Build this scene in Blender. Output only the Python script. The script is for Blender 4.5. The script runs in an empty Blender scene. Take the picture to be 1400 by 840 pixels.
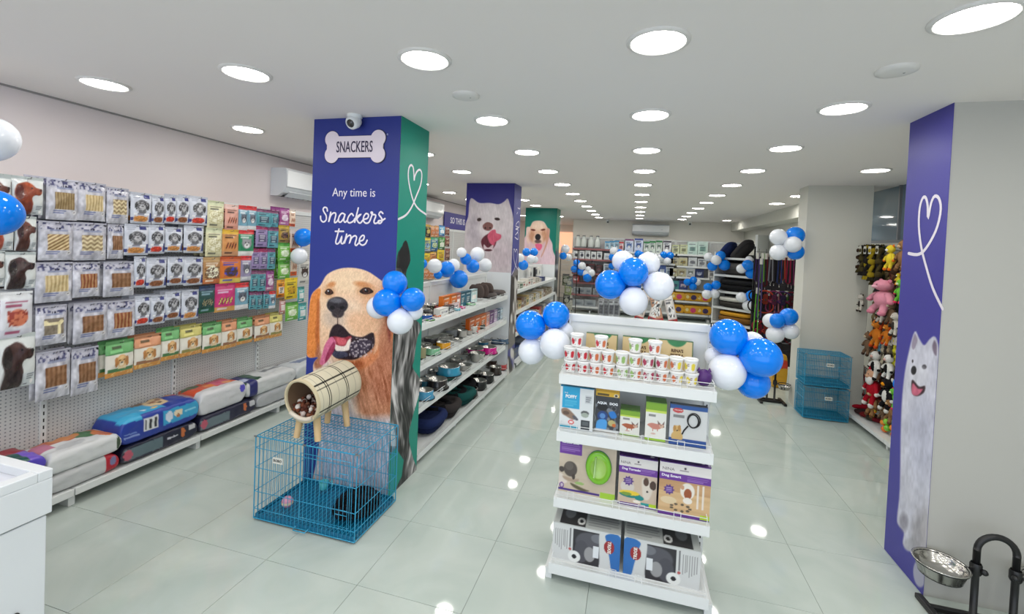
import bpy, bmesh, math, random
import numpy as np
from mathutils import Vector, Matrix
random.seed(7)
SC = bpy.context.scene
COL = SC.collection
PI = math.pi
# ------------------------------------------------------------------ camera
F, PX, PY, CAMZ = 612.04, 700.0, 349.5, 1.93
AR = np.array([0.96280184, 0.26681617, 0.04268191])
AU = np.array([-0.04688025, 0.00938208, 0.99885646])
AF = np.array([-0.26611061, 0.96370177, -0.0215415])
cam = bpy.data.objects.new('camera', bpy.data.cameras.new('camera'))
COL.objects.link(cam)
cam.matrix_world = Matrix(((AR[0], AU[0], -AF[0], 0), (AR[1], AU[1], -AF[1], 0), (AR[2], AU[2], -AF[2], CAMZ), (0, 0, 0, 1)))
cam.data.sensor_width = 36
cam.data.lens = F / 1400 * 36
cam.data.shift_y = (PY - 420) / 1400
cam.data.clip_start = .05
SC.camera = cam
# ------------------------------------------------------------------ world, exposure
SC.view_settings.view_transform = 'Standard'
SC.view_settings.look = 'None'
SC.view_settings.gamma = 1
SC.view_settings.exposure = 0.0
W = bpy.data.worlds.new('world'); SC.world = W; W.use_nodes = True
W.node_tree.nodes['Background'].inputs[0].default_value = (.80, .88, 1, 1)   # added fill light entering behind the camera, raised to brighten the ceiling
W.node_tree.nodes['Background'].inputs[1].default_value = 2.1
LAMP = 37.0     # radiance of the round ceiling panels
# ------------------------------------------------------------------ pixel -> place (planes of the room)
def at(x, y, X=None, Y=None, Z=None):
    d = AF + AR * ((x - PX) / F) - AU * ((y - PY) / F)
    s = X / d[0] if X is not None else (Y / d[1] if Y is not None else (Z - CAMZ) / d[2])
    return Vector((d[0] * s, d[1] * s, d[2] * s + CAMZ))
def scr(P):
    P = np.asarray(P, float) - np.array([0, 0, CAMZ])
    z = P @ AF
    return PX + F * (P @ AR) / z, PY - F * (P @ AU) / z
def lin(c):
    c = np.asarray(c, float) / 255.
    return np.where(c <= .04045, c / 12.92, ((c + .055) / 1.055) ** 2.4)
# ------------------------------------------------------------------ materials
MATS = {}
def mat(name, rgb=(200, 200, 200), rough=.5, metal=0, spec=.5, coat=0, bump=0, bscale=60, var=0, vscale=8, trans=0, emit=0, sss=0, alpha=1):
    if name in MATS: return MATS[name]
    m = bpy.data.materials.new(name); m.use_nodes = True; nt = m.node_tree; b = nt.nodes['Principled BSDF']
    c = tuple(lin(rgb)) + (1,)
    b.inputs['Base Color'].default_value = c
    b.inputs['Roughness'].default_value = rough; b.inputs['Metallic'].default_value = metal
    b.inputs['Specular IOR Level'].default_value = spec; b.inputs['Coat Weight'].default_value = coat
    b.inputs['Transmission Weight'].default_value = trans; b.inputs['Alpha'].default_value = alpha
    if sss:
        b.inputs['Subsurface Weight'].default_value = sss; b.inputs['Subsurface Radius'].default_value = (.05, .05, .05); b.inputs['Subsurface Scale'].default_value = .5
    if emit:
        b.inputs['Emission Color'].default_value = c; b.inputs['Emission Strength'].default_value = emit
    if var or bump:
        tc = nt.nodes.new('ShaderNodeTexCoord')
    if var:
        n = nt.nodes.new('ShaderNodeTexNoise'); n.inputs['Scale'].default_value = vscale; n.inputs['Detail'].default_value = 3
        nt.links.new(tc.outputs['Object'], n.inputs['Vector'])
        mx = nt.nodes.new('ShaderNodeMix'); mx.data_type = 'RGBA'
        nt.links.new(n.outputs['Fac'], mx.inputs[0])
        mx.inputs[6].default_value = tuple(x * (1 - var) for x in c[:3]) + (1,); mx.inputs[7].default_value = tuple(min(1, x * (1 + var)) for x in c[:3]) + (1,)
        nt.links.new(mx.outputs[2], b.inputs['Base Color'])
    if bump:
        n = nt.nodes.new('ShaderNodeTexNoise'); n.inputs['Scale'].default_value = bscale; n.inputs['Detail'].default_value = 4
        nt.links.new(tc.outputs['Object'], n.inputs['Vector'])
        bp = nt.nodes.new('ShaderNodeBump'); bp.inputs['Strength'].default_value = bump; bp.inputs['Distance'].default_value = .01
        nt.links.new(n.outputs['Fac'], bp.inputs['Height']); nt.links.new(bp.outputs['Normal'], b.inputs['Normal'])
    MATS[name] = m
    return m
def paint_mat(name, rough=.5, coat=0, bump=0, bscale=40, spec=.5):
    if name in MATS: return MATS[name]
    m = mat(name, rough=rough, coat=coat, bump=bump, bscale=bscale, spec=spec); nt = m.node_tree
    a = nt.nodes.new('ShaderNodeAttribute'); a.attribute_name = 'Col'
    nt.links.new(a.outputs['Color'], nt.nodes['Principled BSDF'].inputs['Base Color'])
    return m
M_WALL = mat('wall_paint', (226, 216, 216), .75, bump=.03, bscale=200)
M_WALLR = mat('wall_paint_right', (212, 211, 202), .75, bump=.03, bscale=200)
M_WALLB = mat('wall_back_lifted', (238, 235, 226), .75, bump=.03, bscale=200)  # wall paint lightened to make up for the few lamps near the back
M_PILL = mat('right_pillar_dimmed', (184, 183, 177), .75, bump=.03, bscale=200)  # darker copy of the wall paint, weaker daylight put into the colour
M_CEIL = mat('ceiling_paint', (240, 234, 230), .8, bump=.02, bscale=150)
M_WHITE = mat('white_powder_coat', (225, 228, 228), .35)
M_WHITE2 = mat('white_laminate', (222, 226, 230), .25)
M_CHROME = mat('stainless_steel', (190, 188, 184), .2, 1)
M_GALV = mat('zinc_hook', (170, 170, 172), .3, 1)
M_BLACK = mat('black_plastic', (22, 22, 24), .4)
M_PRINT = paint_mat('printed_vinyl', .42, 0, .015, 30, .3)
M_BAG = paint_mat('printed_foil_bag', .25, .25, .35, 35)
M_CARD = paint_mat('printed_card', .4, .1)
M_SACK = paint_mat('printed_woven_sack', .36, .15, .28, 16)
M_PLAST = paint_mat('coloured_plastic', .22, .3)
M_PLUSH = paint_mat('plush_fabric', .95, 0, .6, 120, .1)
M_FAB = paint_mat('woven_fabric', .9, 0, .4, 150, .15)
M_BLUE = mat('blue_latex', (0, 128, 240), .05, spec=.4, coat=.1)
M_BWHITE = mat('white_latex', (232, 236, 244), .06, spec=.5, coat=.15)
M_CAGE = mat('blue_cage_wire', (38, 150, 190), .3, coat=.3)
M_TRAY = mat('blue_cage_tray', (18, 104, 140), .35, bump=.02)
M_LAMP = mat('lamp_diffuser', (255, 252, 245), .5, emit=LAMP)
M_RIM = mat('lamp_rim', (225, 222, 218), .5)
# ------------------------------------------------------------------ mesh builder
class MB:
    def __init__(s): s.v = []; s.f = []; s.sm = []; s.c = []; s.col = None
    def add(s, vs, fs, smooth=False, col=None):
        o = len(s.v); s.v += [tuple(p) for p in vs]; s.f += [tuple(i + o for i in f) for f in fs]; s.sm += [smooth] * len(fs)
        c = col if col is not None else s.col
        if c is None: c = (200, 200, 200)
        c = np.asarray(c, float)
        s.c += [tuple(c)] * len(vs) if c.ndim == 1 else [tuple(x) for x in c]
        return s
    def box(s, x0, x1, y0, y1, z0, z1, bev=0, col=None, M=None):
        b = bev
        if b:
            bm = bmesh.new(); bmesh.ops.create_cube(bm, size=1)
            bmesh.ops.scale(bm, vec=(x1 - x0, y1 - y0, z1 - z0), verts=bm.verts)
            bmesh.ops.bevel(bm, geom=bm.edges[:], offset=b, segments=2, affect='EDGES', profile=.5)
            bmesh.ops.translate(bm, vec=((x0 + x1) / 2, (y0 + y1) / 2, (z0 + z1) / 2), verts=bm.verts)
            vs = [v.co.copy() for v in bm.verts]; fs = [[v.index for v in f.verts] for f in bm.faces]; bm.free()
        else:
            vs = [Vector(p) for p in ((x0, y0, z0), (x1, y0, z0), (x1, y1, z0), (x0, y1, z0), (x0, y0, z1), (x1, y0, z1), (x1, y1, z1), (x0, y1, z1))]
            fs = [(3, 2, 1, 0), (4, 5, 6, 7), (0, 1, 5, 4), (1, 2, 6, 5), (2, 3, 7, 6), (3, 0, 4, 7)]
        if M is not None: vs = [M @ v for v in vs]
        return s.add(vs, fs, False, col)
    def tube(s, pts, r, n=6, col=None, closed=False, r2=None, cap=True):
        pts = [Vector(p) for p in pts]; vs = []; m = len(pts); up = None
        for i, p in enumerate(pts):
            a = pts[i - 1] if (i or closed) else p; b = pts[(i + 1) % m] if (i < m - 1 or closed) else p
            t = (b - a).normalized()
            if up is None:
                up = t.orthogonal().normalized()
            up = (up - t * up.dot(t)); up = up.normalized() if up.length > 1e-6 else t.orthogonal().normalized()
            w = t.cross(up); rr = r if r2 is None else r + (r2 - r) * i / (m - 1)
            for k in range(n):
                a_ = 2 * PI * k / n; vs.append(p + (up * math.cos(a_) + w * math.sin(a_)) * rr)
        fs = []
        for i in range(m if closed else m - 1):
            j = (i + 1) % m
            for k in range(n): fs.append((i * n + k, j * n + k, j * n + (k + 1) % n, i * n + (k + 1) % n)[::-1])
        if not closed and cap: fs += [tuple(range(n)), tuple(range((m - 1) * n, m * n))[::-1]]
        return s.add(vs, fs, n > 4, col)
    def lathe(s, prof, n=20, c=(0, 0, 0), col=None, cols=None, smooth=True, M=None):
        vs = []; cc = []
        for i, (r, z) in enumerate(prof):
            for k in range(n):
                a = 2 * PI * k / n; vs.append(Vector((c[0] + r * math.cos(a), c[1] + r * math.sin(a), c[2] + z)))
                if cols is not None: cc.append(cols[i])
        if M is not None: vs = [M @ v for v in vs]
        fs = []
        for i in range(len(prof) - 1):
            for k in range(n): fs.append((i * n + k, i * n + (k + 1) % n, (i + 1) * n + (k + 1) % n, (i + 1) * n + k))
        return s.add(vs, fs, smooth, cc if cols is not None else col)
    def ball(s, c, r, n=10, col=None, M=None):
        rx, ry, rz = (r, r, r) if not hasattr(r, '__len__') else r
        m = max(5, n * 2 // 3); vs = []; fs = []
        for i in range(m + 1):
            t = PI * i / m
            for k in range(n):
                a = 2 * PI * k / n; v = Vector((rx * math.sin(t) * math.cos(a), ry * math.sin(t) * math.sin(a), rz * math.cos(t)))
                if M is not None: v = M @ v
                vs.append(v + Vector(c))
        for i in range(m):
            for k in range(n): fs.append((i * n + k, (i + 1) * n + k, (i + 1) * n + (k + 1) % n, i * n + (k + 1) % n))
        return s.add(vs, fs, True, col)
    def mesh(s, name, m=None):
        me = bpy.data.meshes.new(name); me.from_pydata(s.v, [], s.f)
        me.polygons.foreach_set('use_smooth', s.sm)
        a = me.color_attributes.new('Col', 'FLOAT_COLOR', 'POINT')
        c = np.ones((len(s.v), 4), np.float32); c[:, :3] = lin(np.array(s.c).reshape(-1, 3)); a.data.foreach_set('color', c.ravel())
        if m: me.materials.append(m)
        me.update()
        return me
def ob(name, me, parent=None, loc=None, rot=None, label=None, kind=None):
    o = bpy.data.objects.new(name, me)
    COL.objects.link(o)
    if parent: o.parent = parent
    if loc is not None: o.location = loc
    if rot is not None: o.rotation_euler = (0, 0, rot) if not hasattr(rot, '__len__') else rot
    if label: o['label'] = label
    if kind: o['kind'] = kind
    return o
TOPS = []
def tag(o, label, cat, group=None, uniq=True):
    o['label'] = label; o['category'] = cat
    if group: o['group'] = group
    if uniq: TOPS.append(o)
    return o
def empty(name, label, cat, group=None, loc=(0, 0, 0), rot=0):
    o = ob(name, None, None, loc, rot); o.empty_display_size = .05
    return tag(o, label, cat, group)
def struct(name, me, parent=None, label=None):
    o = ob(name, me, parent)
    if parent is None: o['kind'] = 'structure'
    if label: o['label'] = label
    return o
def boxmesh(name, m, *a, **k): return MB().box(*a, **k).mesh(name, m)
# text -> flat mesh, facing -y, centred
def textmesh(txt, size, m, col=(255, 255, 255), sx=1.0, depth=.0008, bold=0.0, align='CENTER'):
    cu = bpy.data.curves.new('text', 'FONT'); cu.body = txt; cu.size = size; cu.align_x = align; cu.align_y = 'CENTER'; cu.extrude = depth; cu.offset = bold; cu.resolution_u = 3
    o = bpy.data.objects.new('t', cu); COL.objects.link(o)
    me = bpy.data.meshes.new_from_object(o.evaluated_get(bpy.context.evaluated_depsgraph_get()))
    bpy.data.objects.remove(o)
    me.transform(Matrix(((sx, 0, 0, 0), (0, 0, -1, 0), (0, 1, 0, 0), (0, 0, 0, 1))))
    me.materials.clear(); me.materials.append(mat('ink_%d_%d_%d' % tuple(col), col, .45))
    return me
# ------------------------------------------------------------------ painting on grids
def vnoise(x, y, seed=0):
    xi = np.floor(x).astype(np.int64); yi = np.floor(y).astype(np.int64); fx = x - xi; fy = y - yi
    fx = fx * fx * (3 - 2 * fx); fy = fy * fy * (3 - 2 * fy)
    def h(a, b):
        n = (a * 374761393 + b * 668265263 + seed * 974634777) & 0x7fffffff; n = ((n ^ (n >> 13)) * 1274126177) & 0x7fffffff
        return ((n ^ (n >> 16)) & 0xffff) / 65535.
    return (h(xi, yi) * (1 - fx) + h(xi + 1, yi) * fx) * (1 - fy) + (h(xi, yi + 1) * (1 - fx) + h(xi + 1, yi + 1) * fx) * fy
def smooth_poly(P, k=4):
    P = np.array(P, float); n = len(P); out = []
    for i in range(n):
        a, b, c, d = P[i - 1], P[i], P[(i + 1) % n], P[(i + 2) % n]
        for j in range(k):
            t = j / k; out.append(.5 * ((2 * b) + (c - a) * t + (2 * a - 5 * b + 4 * c - d) * t * t + (3 * b - a - 3 * c + d) * t ** 3))
    return np.array(out)
class Canvas:
    def __init__(s, U, V, bg):
        s.U = U.ravel().astype(float); s.V = V.ravel().astype(float); s.C = np.tile(np.array(bg, float), (s.U.size, 1)); s.o = (0, 0, 1.); s.clip = None
    def view(s, x, y, k): s.o = (x, y, k); return s
    def T(s): return (s.U - s.o[0]) * s.o[2], (s.V - s.o[1]) * s.o[2]
    def mix(s, a, col):
        if s.clip is not None: a = a * s.clip
        a = a[:, None]; s.C = s.C * (1 - a) + np.asarray(col, float) * a; return s
    def ell(s, cx, cy, rx, ry, col, rot=0, soft=.12, a=1):
        u, v = s.T(); u = u - cx; v = v - cy; c, n = math.cos(rot), math.sin(rot)
        d = np.sqrt(((u * c + v * n) / rx) ** 2 + ((-u * n + v * c) / ry) ** 2)
        return s.mix(np.clip((1 - d) / soft + .5, 0, 1) * a, col)
    def polymask(s, P, soft, sm=True):
        if sm: P = smooth_poly(P)
        P = np.array(P, float); u, v = s.T(); m = np.zeros(u.size)
        lo = P.min(0) - soft * 2; hi = P.max(0) + soft * 2
        idx = np.where((u > lo[0]) & (u < hi[0]) & (v > lo[1]) & (v < hi[1]))[0]
        if idx.size == 0: return m
        x = u[idx]; y = v[idx]; d = np.full(x.size, 1e9); ins = np.zeros(x.size, bool)
        for i in range(len(P)):
            a, b = P[i - 1], P[i]; e = b - a; L2 = max(e @ e, 1e-9)
            t = np.clip(((x - a[0]) * e[0] + (y - a[1]) * e[1]) / L2, 0, 1)
            d = np.minimum(d, (x - a[0] - t * e[0]) ** 2 + (y - a[1] - t * e[1]) ** 2)
            cr = (a[1] > y) != (b[1] > y)
            with np.errstate(divide='ignore', invalid='ignore'):
                xx = a[0] + (y - a[1]) * e[0] / (e[1] if e[1] else 1e-9)
            ins ^= cr & (x < xx)
        sd = np.where(ins, 1, -1) * np.sqrt(d)
        m[idx] = np.clip(sd / soft + .5, 0, 1); return m
    def poly(s, P, col, soft=2, sm=True, a=1): return s.mix(s.polymask(P, soft, sm) * a, col)
    def line(s, P, w, col, soft=1, sm=False, a=1):
        P = np.array(P, float); u, v = s.T(); d = np.full(u.size, 1e9)
        for i in range(len(P) - 1):
            p, q = P[i], P[i + 1]; e = q - p; L2 = max(e @ e, 1e-9); t = np.clip(((u - p[0]) * e[0] + (v - p[1]) * e[1]) / L2, 0, 1)
            d = np.minimum(d, (u - p[0] - t * e[0]) ** 2 + (v - p[1] - t * e[1]) ** 2)
        return s.mix(np.clip((w / 2 - np.sqrt(d)) / soft + .5, 0, 1) * a, col)
    def rect(s, x0, y0, x1, y1, col, a=1, soft=0):
        u, v = s.T()
        if soft: m = np.clip((u - x0) / soft + .5, 0, 1) * np.clip((x1 - u) / soft + .5, 0, 1) * np.clip((v - y0) / soft + .5, 0, 1) * np.clip((y1 - v) / soft + .5, 0, 1)
        else: m = ((u >= x0) & (u <= x1) & (v >= y0) & (v <= y1)).astype(float)
        return s.mix(m * a, col)
    def noise(s, amp, fx, fy, seed=0, mask=None, ang=0):
        u, v = s.T(); c, n = math.cos(ang), math.sin(ang); uu = u * c + v * n; vv = -u * n + v * c
        k = (vnoise(uu * fx, vv * fy, seed) - .5) * 2 + (vnoise(uu * fx * 2.1, vv * fy * 2.1, seed + 3) - .5)
        k = k * amp
        if mask is not None: k = k * mask
        s.C = np.clip(s.C + k[:, None], 0, 255); return s
    def blotch(s, mask_rect, col, f, thr=.5, seed=0, a=1):
        u, v = s.T(); x0, y0, x1, y1 = mask_rect; m = ((u >= x0) & (u <= x1) & (v >= y0) & (v <= y1)) * np.clip((vnoise(u * f, v * f, seed) - thr) * 8, 0, 1)
        return s.mix(m * a, col)
    def lines(s, x0, y0, x1, y1, col, n=3, a=.8):      # small print
        h = (y1 - y0) / (2 * n - 1)
        for i in range(n): s.rect(x0, y0 + 2 * i * h, x1 - (x1 - x0) * (.25 if i == n - 1 else .05 * (i % 2)), y0 + (2 * i + 1) * h, col, a)
        return s
def kcanvas(w, h, nx, ny, bg):
    V, U = np.meshgrid(np.linspace(0, h, ny + 1), np.linspace(0, w, nx + 1), indexing='ij'); c = Canvas(U, V, bg); c.nx = nx; c.ny = ny; c.w = w; c.h = h; return c
def gridfaces(nx, ny):
    i = np.arange(ny)[:, None] * (nx + 1) + np.arange(nx)[None, :]
    return np.stack([i + nx + 1, i + nx + 2, i + 1, i], -1).reshape(-1, 4).tolist()
def sheet(mb, cv, w, h, zf, smooth=True):   # front sheet of a canvas, x -w/2..w/2, z h..0, y = zf(u,v)
    u = cv.U / cv.w; v = cv.V / cv.h
    if cv.o != (0, 0, 1.): pass
    y = zf(u, v); mb.add(np.stack([(u - .5) * w, y, (1 - v) * h], 1).tolist(), gridfaces(cv.nx, cv.ny), smooth, cv.C)
def pouch(name, cv, w, h, d=.035, m=None, back=None):    # sealed pouch: flat seams, full belly, hanging hole seam on top; origin at top centre
    mb = MB()
    def f(sgn):
        def g(u, v):
            e = np.clip(1 - (2 * u - 1) ** 4, 0, 1) ** .6; t = np.clip(np.sin(PI * np.clip((v - .08) / .9, 0, 1)), 0, 1) ** .55
            return sgn * d / 2 * e * t * (1 + .12 * np.sin(u * 9 + v * 14) * sgn) 
        return g
    sheet(mb, cv, w, h, f(-1))
    bc = kcanvas(1, 1, 8, 8, back if back is not None else cv.C[:cv.nx].mean(0)); bm_ = MB(); sheet(bm_, bc, w, h, f(1))
    mb.add(bm_.v, [q[::-1] for q in bm_.f], True, np.array(bm_.c))
    # top seal strip with euro hole, and hang tab
    c0 = cv.C[cv.nx // 2]
    mb.box(-w / 2, w / 2, -.0015, .0015, h - .004, h + .006, col=c0)
    me = mb.mesh(name, m or M_BAG); me.transform(Matrix.Translation((0, 0, -h))); return me
def carton(name, cv, w, d, h, side, top, m=None, topcv=None, sidecv=None):  # box with painted front; origin bottom front-centre -> bottom centre
    mb = MB(); sheet(mb, cv, w, h, lambda u, v: u * 0 - d / 2, False)
    x, y = w / 2, d / 2
    if topcv is None: mb.add([(-x, -y, h), (x, -y, h), (x, y, h), (-x, y, h)], [(0, 1, 2, 3)], False, top)
    else:
        u = topcv.U / topcv.w - .5; v = .5 - topcv.V / topcv.h
        mb.add(np.stack([u * w, v * d, u * 0 + h], 1).tolist(), gridfaces(topcv.nx, topcv.ny), False, topcv.C)
    mb.add([(-x, -y, 0), (x, -y, 0), (x, y, 0), (-x, y, 0)], [(3, 2, 1, 0)], False, top)
    for sg in (-1, 1):
        if sidecv is None: mb.add([(sg * x, -y, 0), (sg * x, y, 0), (sg * x, y, h), (sg * x, -y, h)], [(0, 1, 2, 3)[::sg]], False, side)
        else:
            u = (sidecv.U / sidecv.w - .5) * sg; v = 1 - sidecv.V / sidecv.h
            mb.add(np.stack([u * 0 + sg * x, u * d, v * h], 1).tolist(), gridfaces(sidecv.nx, sidecv.ny), False, sidecv.C)
    mb.add([(-x, y, 0), (x, y, 0), (x, y, h), (-x, y, h)], [(3, 2, 1, 0)], False, side)
    # lid fold line, a shallow tuck flap proud of the top edge
    mb.box(-x * .98, x * .98, -y - .0008, -y + .001, h - .004, h + .0008, col=top if not hasattr(top[0], '__len__') else top[0])
    return mb.mesh(name, m or M_CARD)
# planar wall/column print: paint units are given by fn(world points) -> U,V
def wrap(name, P0, du, dv, nu, nv, paint, bg, m=None, parent=None, label=None, nrm=None):
    u = np.linspace(0, 1, nu + 1); v = np.linspace(0, 1, nv + 1); vv, uu = np.meshgrid(v, u, indexing='ij')
    P = np.array(P0)[None] + uu.ravel()[:, None] * np.array(du)[None] + vv.ravel()[:, None] * np.array(dv)[None]
    U, V = scr(P); cv = Canvas(U, V, bg); cv.P = P; paint(cv)
    mb = MB(); mb.add(P.tolist(), gridfaces(nu, nv), False, cv.C)
    if nrm is not None:      # thickness: a second skin joined by a rim
        n = Vector(nrm) * -.0015; cs = [Vector(P0), Vector(P0) + Vector(du), Vector(P0) + Vector(du) + Vector(dv), Vector(P0) + Vector(dv)]
        vs = cs + [c + n for c in cs]; mb.add(vs, [(4, 5, 6, 7), (0, 1, 5, 4), (1, 2, 6, 5), (2, 3, 7, 6), (3, 0, 4, 7)], False, bg)
    return ob(name, mb.mesh(name, m or M_PRINT), parent, label=label)
# ================================================================== SETTING
CE = 2.85
XL, XR, YB = -4.05, 2.97, 14.2
# floor: grout bed, then every polished tile as a piece of its own
fl = struct('floor', boxmesh('floor', mat('grout', (138, 146, 142), .6), -6.5, 5.5, -3.2, 18.2, -.12, -.003))
def floor_tile_mat():
    m = mat('polished_tile', (196, 206, 200), .05, spec=.36); nt = m.node_tree; b = nt.nodes['Principled BSDF']
    oi = nt.nodes.new('ShaderNodeObjectInfo'); tc = nt.nodes.new('ShaderNodeTexCoord'); add = nt.nodes.new('ShaderNodeVectorMath'); add.operation = 'ADD'
    nt.links.new(tc.outputs['Object'], add.inputs[0]); nt.links.new(oi.outputs['Location'], add.inputs[1])
    n = nt.nodes.new('ShaderNodeTexNoise'); n.inputs['Scale'].default_value = 1.7; n.inputs['Detail'].default_value = 6; n.inputs['Distortion'].default_value = 1.5
    nt.links.new(add.outputs[0], n.inputs['Vector'])
    r = nt.nodes.new('ShaderNodeValToRGB'); r.color_ramp.elements[0].position = .3; r.color_ramp.elements[0].color = tuple(lin((178, 190, 184))) + (1,)
    r.color_ramp.elements[1].position = .7; r.color_ramp.elements[1].color = tuple(lin((193, 202, 196))) + (1,)
    nt.links.new(n.outputs['Fac'], r.inputs[0]); nt.links.new(r.outputs[0], b.inputs['Base Color'])
    w = nt.nodes.new('ShaderNodeTexNoise'); w.inputs['Scale'].default_value = 5; w.inputs['Detail'].default_value = 1
    nt.links.new(add.outputs[0], w.inputs['Vector'])
    bp = nt.nodes.new('ShaderNodeBump'); bp.inputs['Strength'].default_value = .02; bp.inputs['Distance'].default_value = .01
    nt.links.new(w.outputs['Fac'], bp.inputs['Height']); nt.links.new(bp.outputs['Normal'], b.inputs['Normal'])
    return m
TX, TY = .6215, .6115
tile = boxmesh('tile', floor_tile_mat(), -TX / 2 + .0012, TX / 2 - .0012, -TY / 2 + .0012, TY / 2 - .0012, -.003, 0, bev=.0008)
cnt = 0
for j in range(-3, 20):
    for i in range(-6, 7):
        cx = -.79 + (i + .5) * TX; cy = 2.16 + (j + .5) * TY
        if cx > 3.3 or cx < -4.4: continue
        o = ob('tile', tile, fl, (cx, cy, 0)); o.rotation_euler.z = PI * ((i * 3 + j) % 2); cnt += 1
struct('ceiling', boxmesh('ceiling', M_CEIL, -4.2, 5.5, -3, 18, CE, CE + .12))
struct('wall_left', boxmesh('wall_left', M_WALL, XL - .12, XL, -3, 18, 0, CE))
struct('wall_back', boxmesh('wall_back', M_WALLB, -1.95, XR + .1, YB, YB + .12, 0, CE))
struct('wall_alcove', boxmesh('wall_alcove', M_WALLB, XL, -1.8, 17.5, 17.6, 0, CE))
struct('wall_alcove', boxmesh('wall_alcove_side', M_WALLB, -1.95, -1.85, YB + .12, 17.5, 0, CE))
struct('wall_right', boxmesh('wall_right', M_WALLR, XR, XR + .12, 7.4, YB, 0, CE))
struct('wall_right', boxmesh('added_wall_right_front', M_WALLR, 3.6, 3.72, -3, 3.55, 0, CE))  # unseen wall, added to keep daylight off the right side
struct('wall_right', boxmesh('wall_right_low', M_WALLR, XR, XR + .12, 3.55, 7.4, 0, 2.16))
struct('trim_1', boxmesh('trim_1', M_WALLR, XR - .35, XR, 7.6, YB, 2.62, CE))    # shallow soffit along the right side
struct('trim_2', boxmesh('trim_2', mat('cove_strip_grey', (150, 146, 144), .8), XL, XL + .012, -3, 14.2, CE - .012, CE))  # narrow grey strip where the left wall meets the ceiling
# window band over the toy wall
win = struct('window_1', boxmesh('window_1', mat('window_frame', (128, 132, 136), .4, .3), XR + .03, XR + .09, 3.55, 7.4, 2.16, 2.2))
g = MB().box(XR + .045, XR + .055, 3.55, 7.4, 2.2, CE).mesh('glass_pane', mat('dusk_glass', (112, 134, 150), .06, spec=.8, coat=.5))
ob('glass_pane', g, win)
ob('mullion', boxmesh('mullion', MATS['window_frame'], XR + .02, XR + .06, 6.36, 6.39, 2.2, CE), win)
# pillars ------------------------------------------------------------
def pillar(x0, x1, y0, y1, label, m=None):
    p = empty('pillar', label, 'pillar', None, ((x0 + x1) / 2, (y0 + y1) / 2, 0))
    me = boxmesh('core', m or M_WALLR, x0 - (x0 + x1) / 2, (x1 - x0) / 2, y0 - (y0 + y1) / 2, (y1 - y0) / 2, 0, CE); ob('core', me, p)
    return p
def attach(o, p):      # child keeps its world place
    o.parent = p; o.location = o.location - p.location
BL = (44, 56, 134); GR = (4, 138, 120)
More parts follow.
